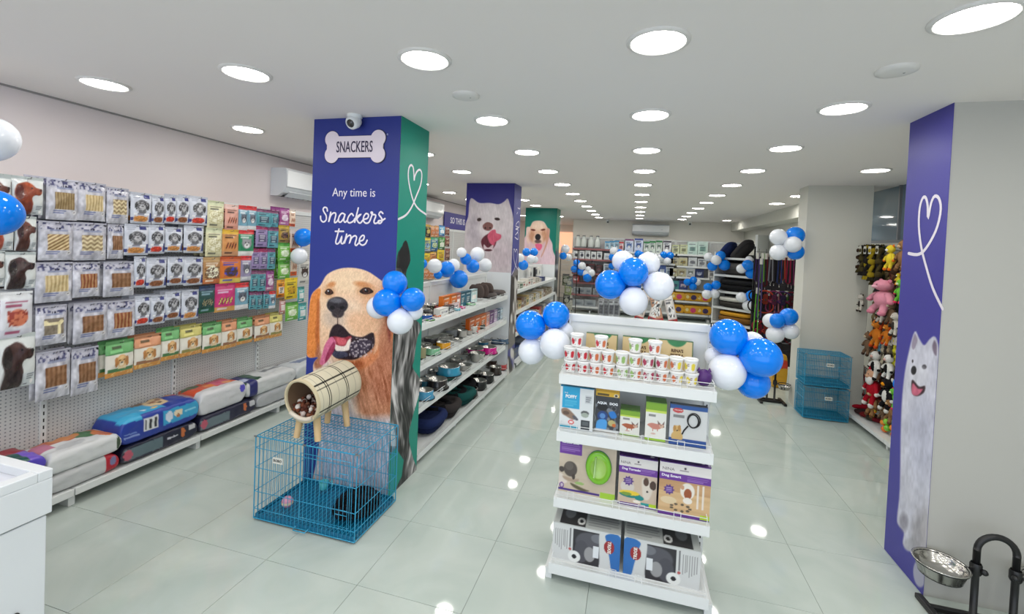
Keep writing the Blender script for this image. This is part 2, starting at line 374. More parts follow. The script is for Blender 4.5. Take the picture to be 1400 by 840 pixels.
# ---- pillar 1: retriever poster
p1 = pillar(-2.462, -1.706, 2.966, 3.414, 'pillar wrapped in blue and green, printed with a panting golden retriever')
def fur(cv, mask, amp, seed, ang, f=(.9, .06)):
    cv.noise(amp, f[0], f[1], seed, mask, ang)
def retriever(cv):
    cv.C = cv.C * (1 + .06 * np.clip((cv.V - 200) / 250, 0, 1))[:, None]
    cv.view(410, 360, 4.0)
    body = [(62, 178), (112, 122), (150, 62), (220, 30), (300, 27), (370, 45), (425, 80), (465, 112), (520, 165), (560, 300), (560, 900), (520, 1300), (90, 1300), (105, 1000), (85, 700), (72, 560), (100, 515), (42, 512), (36, 420), (46, 300)]
    m = cv.polymask(body, 5)
    cv.mix(m, (238, 198, 164)); cv.clip = m
    # neck and chest, rust on the right turning to cream below
    cv.poly([(300, 560), (420, 400), (470, 250), (600, 300), (600, 820), (450, 900), (330, 830), (290, 700)], (198, 134, 100), 45)
    cv.poly([(380, 620), (470, 420), (600, 420), (600, 700), (430, 760)], (164, 98, 72), 60, a=.6)
    cv.poly([(85, 560), (200, 560), (290, 700), (330, 850), (600, 880), (600, 1400), (60, 1400)], (226, 208, 200), 60)
    cv.poly([(120, 800), (330, 860), (520, 900), (520, 1300), (150, 1300)], (190, 188, 214), 80, a=.6)
    # crown and cheeks
    cv.ell(255, 95, 110, 70, (244, 212, 176), 0, .8, .9)
    cv.ell(405, 240, 60, 110, (226, 172, 132), .1, .8, .9)
    cv.ell(135, 260, 38, 110, (240, 205, 170), 0, .8, .8)
    cv.ell(345, 118, 46, 16, (206, 128, 72), .2, .9, .8); cv.ell(172, 118, 24, 14, (206, 128, 72), -.4, .9, .8)
    # left ear
    cv.poly([(62, 178), (112, 140), (104, 230), (102, 330), (108, 440), (92, 512), (42, 512), (36, 420), (46, 300)], (226, 136, 66), 7)
    cv.poly([(96, 200), (110, 230), (106, 400), (98, 480), (84, 400), (90, 300)], (176, 92, 44), 12, a=.8)
    cv.poly([(100, 440), (112, 480), (124, 560), (84, 575), (78, 540)], (170, 104, 76), 14, a=.9)
    # right ear edge
    cv.poly([(455, 110), (520, 170), (560, 300), (500, 420), (478, 330), (462, 220)], (206, 128, 82), 25)
    cv.poly([(470, 250), (500, 320), (492, 430), (478, 380)], (128, 58, 48), 12, a=.8)
    # muzzle
    cv.ell(250, 290, 120, 92, (238, 208, 180), .35, .5)
    cv.ell(190, 300, 62, 55, (196, 176, 160), 0, .8, .7)
    cv.ell(330, 330, 78, 60, (232, 184, 146), .5, .7, .9)
    # nose
    cv.ell(205, 230, 58, 46, (46, 42, 48), .06, .12); cv.ell(208, 272, 34, 28, (58, 50, 54), 0, .3)
    cv.ell(200, 204, 40, 14, (112, 112, 120), .05, .8, .8); cv.ell(178, 244, 13, 10, (12, 10, 14), .3, .3); cv.ell(232, 244, 13, 10, (12, 10, 14), -.3, .3)
    cv.line([(207, 285), (206, 335)], 5, (80, 58, 54), 4)
    # eyes
    for (x, y, w, h_) in ((160, 158, 24, 20), (364, 152, 38, 22)):
        cv.ell(x, y, w * 1.3, h_ * 1.5, (206, 150, 106), .1, .9, .8)
        cv.poly([(x - w, y + 3), (x - w * .4, y - h_ * .8), (x + w * .4, y - h_ * .75), (x + w, y + 5), (x + w * .3, y + h_ * .8), (x - w * .5, y + h_ * .75)], (40, 24, 22), 4)
        cv.ell(x, y, w * .55, h_ * .7, (84, 48, 34), 0, .3); cv.ell(x, y, w * .3, h_ * .42, (14, 10, 12), 0, .3); cv.ell(x - 5, y - 6, 4, 3.4, (214, 214, 220), 0, .5)
    # open mouth
    cv.poly([(178, 350), (206, 333), (240, 350), (280, 392), (340, 404), (392, 380), (416, 400), (408, 452), (366, 492), (300, 528), (228, 528), (182, 505), (172, 440), (160, 400)], (40, 26, 34), 7)
    cv.poly([(180, 402), (235, 408), (282, 400), (270, 452), (240, 476), (205, 462)], (150, 48, 60), 7)
    cv.poly([(196, 408), (250, 415), (248, 444), (214, 446)], (206, 92, 104), 8)
    cv.poly([(176, 405), (190, 438), (214, 452), (246, 452), (262, 424), (278, 416), (272, 470), (240, 482), (196, 478)], (240, 226, 214), 5)
    cv.poly([(184, 482), (250, 486), (262, 508), (210, 520), (178, 502)], (62, 62, 84), 7)
    cv.poly([(280, 440), (350, 420), (396, 430), (368, 486), (300, 515), (275, 490)], (66, 56, 72), 8); cv.blotch((270, 410, 400, 515), (196, 186, 190), .11, .58, 5, .8)
    # tongue on the left
    cv.poly([(172, 402), (196, 430), (188, 470), (164, 516), (128, 556), (108, 548), (122, 496), (140, 440)], (214, 112, 148), 6)
    cv.poly([(186, 430), (190, 470), (160, 520), (136, 548), (150, 490)], (146, 40, 74), 6, a=.85)
    # chin
    cv.poly([(215, 530), (300, 532), (380, 500), (420, 440), (432, 500), (380, 560), (300, 592), (240, 580)], (206, 128, 84), 16)
    cv.ell(300, 560, 50, 16, (168, 88, 56), -.3, .8, .7)
    cv.poly([(404, 372), (432, 410), (424, 470), (400, 500), (410, 430)], (226, 170, 132), 8)
    fur(cv, m, 17, 2, .35); fur(cv, m * np.clip((cv.T()[1] - 420) / 200, 0, 1), 26, 9, -.25, (.09, .012)); cv.noise(9, .14, .14, 4, m)
ob1 = wrap('front_print', (-2.462, 2.962, 0), (.756, 0, 0), (0, 0, CE), 190, 620, retriever, BL, nrm=(0, -1, 0)); 
# wrap runs bottom-up: V axis direction is up
attach(ob1, p1); ob1['label'] = 'blue front print with golden retriever head and white lettering'
def bw_side(cv):
    # black and white cat-dog seam on the green face (photo coordinates)
    cv.view(400, 350, 3.65)
    P = [(523, 0), (540, -30), (556, -70), (572, -68), (588, 20), (566, 90), (582, 190), (600, 300), (640, 350), (620, 420), (606, 520), (600, 560), (640, 640), (600, 800), (580, 900), (598, 1000), (625, 1090), (590, 1200), (470, 1200), (430, 800), (490, 780), (480, 500), (505, 200)]
    m = cv.polymask(P, 4)
    u, v = cv.T(); w_ = u + 14 * np.sin(v * .012)
    g = 96 + 190 * (vnoise(w_ * .045, v * .009, 3) - .5) + 150 * (vnoise(w_ * .12, v * .016, 8) - .5) + 90 * (vnoise(w_ * .3, v * .03, 21) - .5)
    g = g + 70 * np.exp(-((u - 545 + .08 * (v - 400)) / 26) ** 2) * (v > 330) * (v < 950); g = np.clip(np.where(v < 60, g * .35, g), 18, 222)
    cv.mix(m, (90, 90, 90)); cv.C = np.where((m > .5)[:, None], g[:, None] * np.array([[1.0, .985, .985]]), cv.C)
    cv.poly([(530, -10), (558, -60), (572, -60), (578, 10), (552, 90)], (26, 26, 28), 3)
    cv.poly([(430, 960), (560, 1010), (552, 1170), (430, 1300)], (60, 60, 62), 10, a=.4)
    cv.poly([(474, 1010), (515, 960), (555, 1020), (545, 1100), (470, 1260)], GR, 5, False)
o = wrap('side_print', (-1.702, 2.962, 0), (0, .454, 0), (0, 0, CE), 110, 560, bw_side, GR, nrm=(1, 0, 0)); attach(o, p1); o['label'] = 'green side print with white line heart and black and white fur'
side1 = o
def ribbon(name, pts, w, plane, m, parent, off, dense=3, label=None):   # flat stroke 1 mm proud of a face; pts are photo points on that face
    Q = np.array(pts, float); n = len(Q); S = []
    for i in range(n - 1):
        a, b, c, d = Q[max(i - 1, 0)], Q[i], Q[i + 1], Q[min(i + 2, n - 1)]
        for j in range(dense):
            t = j / dense; S.append(.5 * ((2 * b) + (c - a) * t + (2 * a - 5 * b + 4 * c - d) * t * t + (3 * b - a - 3 * c + d) * t ** 3))
    S.append(Q[-1]); Pw = [at(x, y, **plane) + Vector(off) * (1 + .5 * k_ / len(S)) for k_, (x, y) in enumerate(S)]
    N = Vector(off).normalized(); mb = MB(); vs = []; fs = []
    for i, p in enumerate(Pw):
        t = (Pw[min(i + 1, len(Pw) - 1)] - Pw[max(i - 1, 0)]); t = t.normalized() if t.length > 1e-7 else Vector((0, 0, 1)); q = t.cross(N) * w / 2
        vs += [p + q, p - q]
        if i: fs.append((2 * i - 2, 2 * i, 2 * i + 1, 2 * i - 1))
    mb.add(vs, fs)
    for e in (Pw[0], Pw[-1]):       # round ends
        a = N.orthogonal().normalized(); b = N.cross(a); k = len(mb.v); mb.add([e + N * 1e-4 + (a * math.cos(t * PI / 5) + b * math.sin(t * PI / 5)) * w / 2 for t in range(10)], [tuple(range(10))])
    o = ob(name, mb.mesh(name, m)); attach(o, parent) if parent else None
    if label: o['label'] = label
    return o
INKW = mat('white_ink', (232, 226, 236), .45)
def zs(pts, x, y, k): return [(x + a / k, y + b / k) for a, b in pts]
ribbon('heart_line', zs([(552, 610), (592, 588), (622, 545), (645, 490), (668, 430), (674, 375), (664, 352), (648, 362), (637, 388), (634, 408), (632, 370), (628, 338), (617, 328), (606, 345), (603, 390), (612, 450), (630, 515), (655, 555), (697, 586)], 400, 140, 3.818), .017, dict(X=-1.702), INKW, p1, (.0012, 0, 0))
PL1 = dict(Y=2.962); OF = (0, -.0025, 0)
def script(strokes, name):
    for s in strokes: ribbon(name, zs(s, 430, 275, 12), .0125, PL1, INKW, p1, OF)
script([[(215, 165), (205, 115), (165, 105), (145, 140), (165, 190), (195, 240), (195, 310), (150, 345), (110, 310), (105, 250)],
        [(270, 185), (235, 345), (270, 240), (320, 195), (355, 215), (335, 310), (335, 355), (370, 340), (400, 290)],
        [(505, 225), (455, 200), (405, 260), (400, 335), (435, 345), (480, 290), (505, 220), (485, 310), (505, 350), (540, 320)],
        [(640, 240), (610, 205), (560, 260), (545, 330), (580, 360), (640, 330), (665, 290)],
        [(722, 115), (660, 360), (690, 270), (770, 215), (700, 290), (725, 350), (760, 360), (800, 310)],
        [(810, 300), (870, 285), (890, 230), (850, 205), (810, 260), (810, 330), (850, 365), (900, 345), (940, 250), (955, 190), (930, 185), (950, 220), (1010, 235), (980, 330), (1000, 370), (1060, 345)],
        [(1125, 205), (1090, 175), (1060, 220), (1095, 270), (1115, 320), (1085, 365), (1050, 360), (1055, 325), (1110, 320), (1160, 290)]], 'lettering')
script([[(405, 460), (380, 560), (352, 670), (370, 705), (410, 680), (455, 575), (440, 680), (470, 700), (500, 650)], [(345, 498), (480, 498)],
        [(530, 545), (490, 700), (530, 600), (585, 560), (600, 600), (575, 700), (610, 610), (665, 570), (695, 600), (670, 700), (690, 730), (730, 690)],
        [(735, 660), (800, 640), (820, 580), (790, 565), (745, 620), (745, 690), (790, 725), (840, 700), (868, 645)]], 'lettering')
def facetext(txt, cx, cy, hpx_w, plane, rot, off, col, parent, bold=0, name='lettering', sx=None, wpx=None, size=None, label=None):
    """text centred on photo point, size in metres, optional world width"""
    me = textmesh(txt, size, None, col, 1, .0006, bold)
    xs = [v.co.x for v in me.vertices]; w = max(xs) - min(xs)
    zz = [v.co.z for v in me.vertices]; h = max(zz) - min(zz); mz = (max(zz) + min(zz)) / 2; mx = (max(xs) + min(xs)) / 2
    tw = sx or w
    me.transform(Matrix.Translation((-mx, 0, -mz))); me.transform(Matrix.Diagonal((tw / w, 1, size / h, 1)))
    o = ob(name, me, None, at(cx, cy, **plane) + Vector(off), rot)
    if parent: attach(o, parent)
    return o
facetext('Any time is', 483.5, 265, 0, PL1, 0, OF, (232, 226, 236), p1, size=.085, sx=.375)
# bone sign, proud of the blue face
def bonemesh():
    pts = []
    def arc(cx, cz, r, a0, a1, n=14):
        for i in range(n + 1):
            a = math.radians(a0 + (a1 - a0) * i / n); pts.append((cx + r * math.cos(a), cz + r * math.sin(a)))
    arc(.2, .06, .062, -45, 160); arc(-.2, .06, .062, 20, 225); arc(-.2, -.06, .062, 135, 340); arc(.2, -.06, .062, 200, 405)
    return pts
bc = at(485.5, 201, **PL1)
def slab(pts, y0, y1, col):
    n = len(pts); mb = MB(); mb.add([(x, y0, z) for x, z in pts] + [(x, y1, z) for x, z in pts], [tuple(range(n))[::-1], tuple(range(n, 2 * n))] + [(i, (i + 1) % n, n + (i + 1) % n, n + i) for i in range(n)], False, col); return mb
bp = bonemesh(); rim = [(x * 1.02, z * 1.045) for x, z in bp]
o = ob('bone_sign', slab(rim, 0, -.003, (30, 28, 50)).mesh('bone_sign', mat('dark_outline', (34, 30, 60), .5)), None, bc + Vector((0, -.0015, 0))); attach(o, p1); o['label'] = 'white bone shaped sign reading SNACKERS'
sgn = o
ob('face', slab(bp, -.003, -.007, (226, 214, 224)).mesh('face', mat('bone_white', (226, 214, 224), .45)), sgn, (0, 0, 0))
t = facetext('SNACKERS', 485, 201, 0, PL1, 0, (0, 0, 0), (40, 26, 66), None, bold=.0008, size=.085, sx=.315); t.parent = sgn; t.location = (0, -.0085, 0); t.name = 'lettering'
o = facetext('®', 530, 184, 0, PL1, 0, OF, (180, 190, 230), p1, size=.016)
# ---- pillar 2: laughing white dog
p2 = pillar(-2.51, -1.758, 6.36, 6.745, 'second pillar, blue, printed with a laughing white fluffy dog')
def samoyed(cv):
    cv.view(640, 250, 6.46)
    m = cv.polymask([(0, 300), (8, 200), (18, 150), (38, 138), (100, 178), (190, 178), (270, 190), (320, 165), (350, 140), (372, 200), (395, 290), (402, 420), (395, 900), (-60, 900), (-30, 420)], 7)
    cv.mix(m, (206, 196, 200)); cv.clip = m; cv.ell(240, 260, 120, 70, (222, 214, 218), 0, .8, .8); cv.ell(60, 420, 60, 120, (172, 162, 172), 0, .9, .7); cv.ell(300, 650, 120, 130, (190, 174, 182), 0, .9, .7)
    cv.ell(97, 326, 28, 24, (190, 178, 182), 0, .5); cv.ell(98, 326, 19, 15, (50, 34, 34), -.2, .3); cv.ell(257, 321, 24, 13, (50, 34, 34), .15, .3)
    cv.ell(170, 410, 90, 70, (224, 216, 218), 0, .7, .8)
    cv.poly([(130, 375), (170, 348), (215, 365), (216, 400), (185, 424), (140, 412)], (124, 82, 78), 7); cv.ell(152, 400, 9, 7, (50, 28, 30), 0, .3); cv.ell(194, 400, 9, 7, (50, 28, 30), 0, .3)
    cv.poly([(120, 500), (160, 460), (220, 440), (250, 500), (236, 560), (190, 602), (140, 590), (116, 540)], (96, 40, 52), 8)
    cv.poly([(140, 545), (175, 575), (222, 545), (215, 588), (180, 604), (140, 588)], (215, 195, 200), 7); cv.ell(178, 596, 34, 10, (80, 34, 44), 0, .4)
    cv.poly([(185, 520), (172, 470), (200, 425), (240, 415), (250, 445), (290, 460), (286, 495), (240, 525), (230, 550), (205, 545)], (206, 92, 116), 7)
    cv.noise(9, .12, .03, 3, m); cv.noise(7, .02, .02, 6, m)
    cv.view(0, 0, 1)
def s2side(cv):
    cv.view(640, 250, 6.46)
    cv.poly([(385, 840), (430, 760), (470, 860), (480, 1300), (300, 1500), (360, 1100)], (120, 114, 112), 12); u, v = cv.T(); m = (v > 820)
    cv.mix(np.clip((vnoise(u * .05, v * .012, 4) - .4) * 5, 0, 1) * m, (60, 54, 52)); cv.mix(np.clip((vnoise(u * .06, v * .01, 14) - .5) * 5, 0, 1) * m, (214, 210, 208))
zl = 1.53
o = wrap('front_print', (-2.51, 6.356, zl), (.752, 0, 0), (0, 0, CE - zl), 110, 190, samoyed, (48, 46, 128), nrm=(0, -1, 0)); attach(o, p2); o['label'] = 'print of a white dog licking its lips'
o = wrap('side_print', (-1.754, 6.356, 0), (0, .39, 0), (0, 0, CE), 40, 240, s2side, (66, 66, 140), nrm=(1, 0, 0)); attach(o, p2)
ob('base_panel', boxmesh('base_panel', M_WHITE2, -.376, .376, -.2005, -.193, 0, zl), p2)
PL2 = dict(X=-1.754)
ribbon('heart_line', zs([(385, 812), (410, 760), (425, 700), (434, 640), (432, 596), (424, 590), (416, 612), (410, 590), (402, 590), (400, 640), (408, 700), (425, 745), (455, 785)], 640, 250, 6.46), .014, PL2, INKW, p2, (.0012, 0, 0))
ribbon('lettering', zs([(412, 480), (440, 500), (440, 440), (416, 462), (445, 420), (418, 410), (450, 395), (418, 380), (446, 340), (452, 390)], 640, 250, 6.46), .014, PL2, INKW, p2, (.0012, 0, 0))
ribbon('lettering', zs([(430, 275), (436, 262)], 640, 250, 6.46), .014, PL2, INKW, p2, (.0012, 0, 0))
ribbon('lettering', zs([(438, 222), (455, 232), (458, 215)], 640, 250, 6.46), .014, PL2, INKW, p2, (.0012, 0, 0))
# ---- pillar 3: pale puppy on green
p3 = pillar(-2.57, -1.814, 10.37, 10.83, 'third pillar, green, printed with a pale sleepy puppy')
def puppy(cv):
    cv.view(700, 280, 7)
    m = cv.polymask([(70, 470), (80, 360), (130, 300), (140, 220), (175, 210), (200, 165), (250, 153), (305, 165), (340, 220), (362, 240), (358, 310), (385, 370), (392, 440), (415, 500), (415, 560), (400, 700), (60, 700)], 7)
    cv.mix(m, (222, 190, 198)); cv.clip = m; cv.ell(330, 500, 90, 90, (226, 200, 214), 0, .8, .8)
    cv.ell(250, 270, 92, 115, (222, 182, 158), 0, .25); cv.ell(250, 200, 70, 45, (238, 214, 196), 0, .8, .8)
    cv.poly([(140, 220), (170, 215), (178, 290), (165, 370), (140, 350)], (230, 200, 190), 8); cv.poly([(335, 225), (362, 245), (352, 330), (300, 470), (275, 500), (320, 380)], (206, 154, 136), 9)
    cv.ell(190, 300, 30, 50, (190, 132, 100), 0, .8, .7); cv.ell(310, 295, 28, 50, (190, 132, 100), 0, .8, .7)
    cv.ell(202, 242, 22, 9, (110, 50, 40), .15, .5); cv.ell(297, 240, 22, 9, (110, 50, 40), -.15, .5)
    cv.ell(250, 330, 46, 50, (228, 196, 176), 0, .5); cv.ell(248, 310, 27, 30, (36, 32, 38), 0, .2); cv.ell(248, 352, 30, 18, (70, 52, 56), 0, .6, .8)
    cv.poly([(222, 378), (280, 378), (286, 410), (262, 440), (236, 420)], (226, 100, 140), 8)
    cv.noise(8, .1, .03, 3, m); cv.view(0, 0, 1)
def s3side(cv):
    cv.view(700, 280, 7); u, v = cv.T(); cv.mix(np.clip((v - 400) / 60, 0, 1) * .9, (110, 108, 108)); cv.mix(np.clip((vnoise(u * .05, v * .012, 4) - .45) * 5, 0, 1) * (v > 440), (50, 48, 50)); cv.mix(np.clip((vnoise(u * .06, v * .01, 14) - .55) * 5, 0, 1) * (v > 440), (210, 210, 212))
o = wrap('front_print', (-2.57, 10.366, 1.53), (.756, 0, 0), (0, 0, CE - 1.53), 90, 150, puppy, (12, 118, 104), nrm=(0, -1, 0)); attach(o, p3); o['label'] = 'print of a pale puppy on green'
o = wrap('side_print', (-1.81, 10.366, 0), (0, .466, 0), (0, 0, CE), 30, 180, s3side, (60, 140, 112), nrm=(1, 0, 0)); attach(o, p3)
ob('base_panel', boxmesh('base_panel', M_WHITE2, -.378, .378, -.238, -.231, 0, 1.53), p3)
ribbon('heart_line', zs([(455, 330), (468, 380), (485, 395)], 700, 280, 7), .014, dict(X=-1.81), INKW, p3, (.0012, 0, 0)); ribbon('heart_line', zs([(470, 390), (452, 330), (445, 230), (458, 160), (462, 200), (468, 155), (474, 230), (462, 320), (448, 350)], 700, 280, 7), .014, dict(X=-1.81), INKW, p3, (.0012, 0, 0))
# ---- right front pillar with the sitting white dog
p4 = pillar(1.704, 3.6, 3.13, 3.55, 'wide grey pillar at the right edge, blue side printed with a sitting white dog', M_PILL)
def sitting(cv):
    cv.view(1180, 450, 2.1545)
    m = cv.polymask([(152, 8), (166, 30), (180, 48), (196, 30), (210, 22), (220, 40), (224, 80), (226, 260), (214, 420), (210, 520), (206, 610), (190, 652), (160, 658), (132, 650), (117, 632), (120, 600), (104, 578), (100, 555), (108, 470), (112, 260), (120, 150), (134, 70)], 5)
    cv.mix(m, (206, 206, 220)); cv.ell(166, 722, 18, 40, (170, 170, 190), -.1, .2); cv.ell(140, 636, 20, 20, (190, 190, 200), 0, .4); cv.ell(170, 330, 45, 120, (186, 188, 210), 0, .9, .6); cv.ell(165, 600, 22, 60, (150, 146, 152), 0, .9, .7); cv.ell(186, 590, 16, 70, (176, 172, 176), 0, .8, .6); cv.ell(120, 570, 12, 26, (120, 116, 130), 0, .8, .7)
    cv.poly([(152, 14), (160, 34), (150, 60), (143, 50)], (150, 140, 160), 4); cv.poly([(210, 34), (217, 50), (216, 78), (208, 70), (204, 50)], (130, 116, 134), 5)
    cv.ell(180, 112, 7, 7, (40, 36, 44), 0, .4); cv.ell(146, 95, 2.5, 5, (60, 54, 62), 0, .5)
    cv.ell(165, 140, 26, 30, (222, 222, 232), .3, .8, .8); cv.ell(149, 122, 8, 13, (34, 32, 38), .1, .3)
    cv.poly([(146, 150), (165, 170), (182, 168), (180, 186), (162, 198), (146, 192), (142, 168)], (60, 40, 48), 4); cv.poly([(146, 160), (162, 176), (176, 178), (160, 196), (144, 190)], (206, 104, 130), 4)
    cv.noise(10, .2, .05, 3, m); cv.noise(10, .04, .02, 5, m)
o = wrap('side_print', (1.7, 3.126, 0), (0, .424, 0), (0, 0, CE), 110, 620, sitting, (70, 66, 152), nrm=(-1, 0, 0)); attach(o, p4); o['label'] = 'blue print with white line heart and sitting white dog'
ribbon('heart_line', zs([(150, 520), (178, 524), (200, 512), (225, 475), (245, 430), (256, 375), (250, 340), (236, 332), (224, 355), (214, 405), (213, 365), (207, 338), (197, 338), (187, 370), (184, 430), (192, 500), (207, 560), (230, 635), (262, 702)], 1180, 130, 2.4), .02, dict(X=1.7), INKW, p4, (-.0012, 0, 0))
# ---- grey pillar in the middle right
pillar(2.055, 2.76, 6.44, 6.75, 'plain grey pillar behind the stacked blue cages')
# ================================================================== CEILING FITTINGS
LX, LY, SX_, SY_ = .05, 2.06, 1.1165, 1.0907
lrim = MB().lathe([(.135, 0), (.135, -.006), (.122, -.012), (.116, -.012), (.112, -.004)], 28).mesh('rim', M_RIM)
ldif = MB().lathe([(.113, -.0045), (.06, -.0055), (.0005, -.006)], 28, smooth=False).mesh('diffuser', M_LAMP)
occ = {(-2, 1), (-2, 4), (2, 1), (2, 4)}
for i in (-3, -2, -1, 0, 1, 2):
    for j in range(-3, 11):
        if (i, j) in occ or (i == 2 and j in (6.,)) and False: continue
        if i == 2 and j in (7, 8, 9): continue
        if i == -2 and j == 8: continue
        L = empty('downlight', 'round flush ceiling light panel', 'ceiling light', 'ceiling downlights', (LX + i * SX_, LY + j * SY_, CE))
        ob('rim', lrim, L); ob('diffuser', ldif, L)
for xx_, yy_, nn_ in ((-3.0, 16.4, 'far'), (-3.0, 15.0, 'near')):  # passage panels, the nearer one added to brighten the far end
    L = empty('downlight', 'round flush ceiling light panel, %s' % {'far': 'far left passage, deeper one', 'near': 'far left passage, nearer added fill one'}[nn_], 'ceiling light', 'ceiling downlights', (xx_, yy_, CE)); ob('rim', lrim, L); ob('diffuser', ldif, L)
def domecam(px, py, label, y=None, z=CE, scale=1.0):
    p = at(px, py, Z=CE); 
    if y: p = Vector((p.x * y / p.y, y, CE))
    c = empty('security_camera', label, 'security camera', None, p)
    ob('base', MB().lathe([(.055 * scale, 0), (.055 * scale, -.02 * scale), (.045 * scale, -.028 * scale)], 20).mesh('base', M_WHITE), c)
    R_ = Matrix.Translation((0, -.01 * scale, -.055 * scale)) @ Matrix.Rotation(math.radians(118), 4, 'X')
    ob('body', MB().lathe([(0.001, -.045), (.042, -.045), (.05, -.02), (.048, .03), (.036, .042), (.03, .042)], 20, M=R_ @ Matrix.Scale(scale, 4)).mesh('body', M_WHITE), c)
    ob('lens', MB().lathe([(.031, .041), (.02, .036), (.012, .044), (0.001, .046)], 16, M=R_ @ Matrix.Scale(scale, 4)).mesh('lens', mat('camera_lens', (14, 14, 16), .1, coat=1)), c)
    return c
domecam(485, 154, 'white dome security camera above the bone sign', y=2.90)
domecam(831, 304, 'small dark security camera left of the far air conditioner', y=13.9)
domecam(943, 307, 'small dark security camera right of the far air conditioner', y=13.9)
for (px, py, lb) in ((637, 130, 'flat white round ceiling sensor near the blue pillar'), (1226, 95, 'flat white round ceiling sensor near the right pillar')):
    s = empty('smoke_detector', lb, 'smoke detector', None, at(px, py, Z=CE))
    ob('housing', MB().lathe([(.085, 0), (.083, -.012), (.06, -.018), (.0005, -.019)], 24).mesh('housing', M_RIM), s)
    ob('indicator', MB().lathe([(.006, -.019), (.0005, -.022)], 8, c=(.03, 0, 0)).mesh('indicator', mat('grey_dot', (150, 150, 150))), s)
def aircon(loc, rot, label, w=.95):
    a = empty('air_conditioner', label, 'air conditioner', None, loc, rot)   # back at y=0, front -y, origin bottom centre
    pr = [(0, 0), (-.10, 0), (-.17, .035), (-.215, .09), (-.225, .2), (-.215, .29), (-.19, .315), (0, .315)]
    mb = MB(); n = len(pr)
    mb.add([(-w / 2, y, z) for y, z in pr] + [(w / 2, y, z) for y, z in pr], [tuple(range(n)), tuple(range(n, 2 * n))[::-1]] + [(i, (i + 1) % n, n + (i + 1) % n, n + i)[::-1] for i in range(n)], False)
    ob('casing', mb.mesh('casing', M_WHITE2), a)
    ob('front_panel', MB().box(-w / 2 + .004, w / 2 - .004, -.231, -.222, .1, .285, bev=.003).mesh('front_panel', mat('ac_panel', (232, 234, 236), .15, coat=.4)), a)
    ob('air_outlet', MB().box(-w / 2 + .06, w / 2 - .08, -.14, -.06, -.002, .012).mesh('air_outlet', mat('ac_slot', (60, 60, 62), .6)), a)
    lv = MB()
    for k in range(9): lv.box(-w / 2 + .1 + k * .085, -w / 2 + .104 + k * .085, -.15, -.06, -.006, .004)
    ob('vane', lv.mesh('vane', M_BLACK), a)
    ob('louvre', MB().add([(-w / 2 + .06, -.14, -.004), (w / 2 - .08, -.14, -.004), (w / 2 - .08, -.205, .05), (-w / 2 + .06, -.205, .05), (-w / 2 + .06, -.144, -.01), (w / 2 - .08, -.144, -.01), (w / 2 - .08, -.209, .044), (-w / 2 + .06, -.209, .044)], [(0, 1, 2, 3), (7, 6, 5, 4), (0, 4, 5, 1), (2, 6, 7, 3)]).mesh('louvre', M_WHITE2), a)
    ob('badge', boxmesh('badge', mat('grey_dot', (150, 150, 150)), .3, .34, -.2335, -.2312, .16, .17), a)
    return a
aircon((XL, 4.67, 2.39), PI / 2, 'white split air conditioner high on the left wall by the blue pillar')
aircon((XL, 8.0, 2.42), PI / 2, 'white split air conditioner high on the left wall beyond the first pillar')
aircon((.39, YB, 2.43), 0, 'white split air conditioner high on the back wall', 1.06)
# ================================================================== SHELVING
def peg_mat():
    m = mat('perforated_steel', (206, 206, 206), .4); nt = m.node_tree; b = nt.nodes['Principled BSDF']
    tc = nt.nodes.new('ShaderNodeTexCoord'); sep = nt.nodes.new('ShaderNodeSeparateXYZ'); nt.links.new(tc.outputs['Object'], sep.inputs[0])
    def cell(o):
        a = nt.nodes.new('ShaderNodeMath'); a.operation = 'MULTIPLY'; a.inputs[1].default_value = 1 / .025; nt.links.new(sep.outputs[o], a.inputs[0])
        f = nt.nodes.new('ShaderNodeMath'); f.operation = 'FRACT'; nt.links.new(a.outputs[0], f.inputs[0])
        s_ = nt.nodes.new('ShaderNodeMath'); s_.operation = 'SUBTRACT'; s_.inputs[1].default_value = .5; nt.links.new(f.outputs[0], s_.inputs[0])
        p = nt.nodes.new('ShaderNodeMath'); p.operation = 'POWER'; p.inputs[1].default_value = 2; nt.links.new(s_.outputs[0], p.inputs[0]); return p
    a = nt.nodes.new('ShaderNodeMath'); nt.links.new(cell(0).outputs[0], a.inputs[0]); nt.links.new(cell(2).outputs[0], a.inputs[1])
    l = nt.nodes.new('ShaderNodeMath'); l.operation = 'LESS_THAN'; l.inputs[1].default_value = .04; nt.links.new(a.outputs[0], l.inputs[0])
    mx = nt.nodes.new('ShaderNodeMix'); mx.data_type = 'RGBA'; nt.links.new(l.outputs[0], mx.inputs[0])
    mx.inputs[6].default_value = tuple(lin((206, 206, 206))) + (1,); mx.inputs[7].default_value = tuple(lin((140, 142, 146))) + (1,)
    nt.links.new(mx.outputs[2], b.inputs['Base Color']); return m
M_PEG = peg_mat()
M_SLOT = mat('upright_slot', (40, 40, 42), .7)
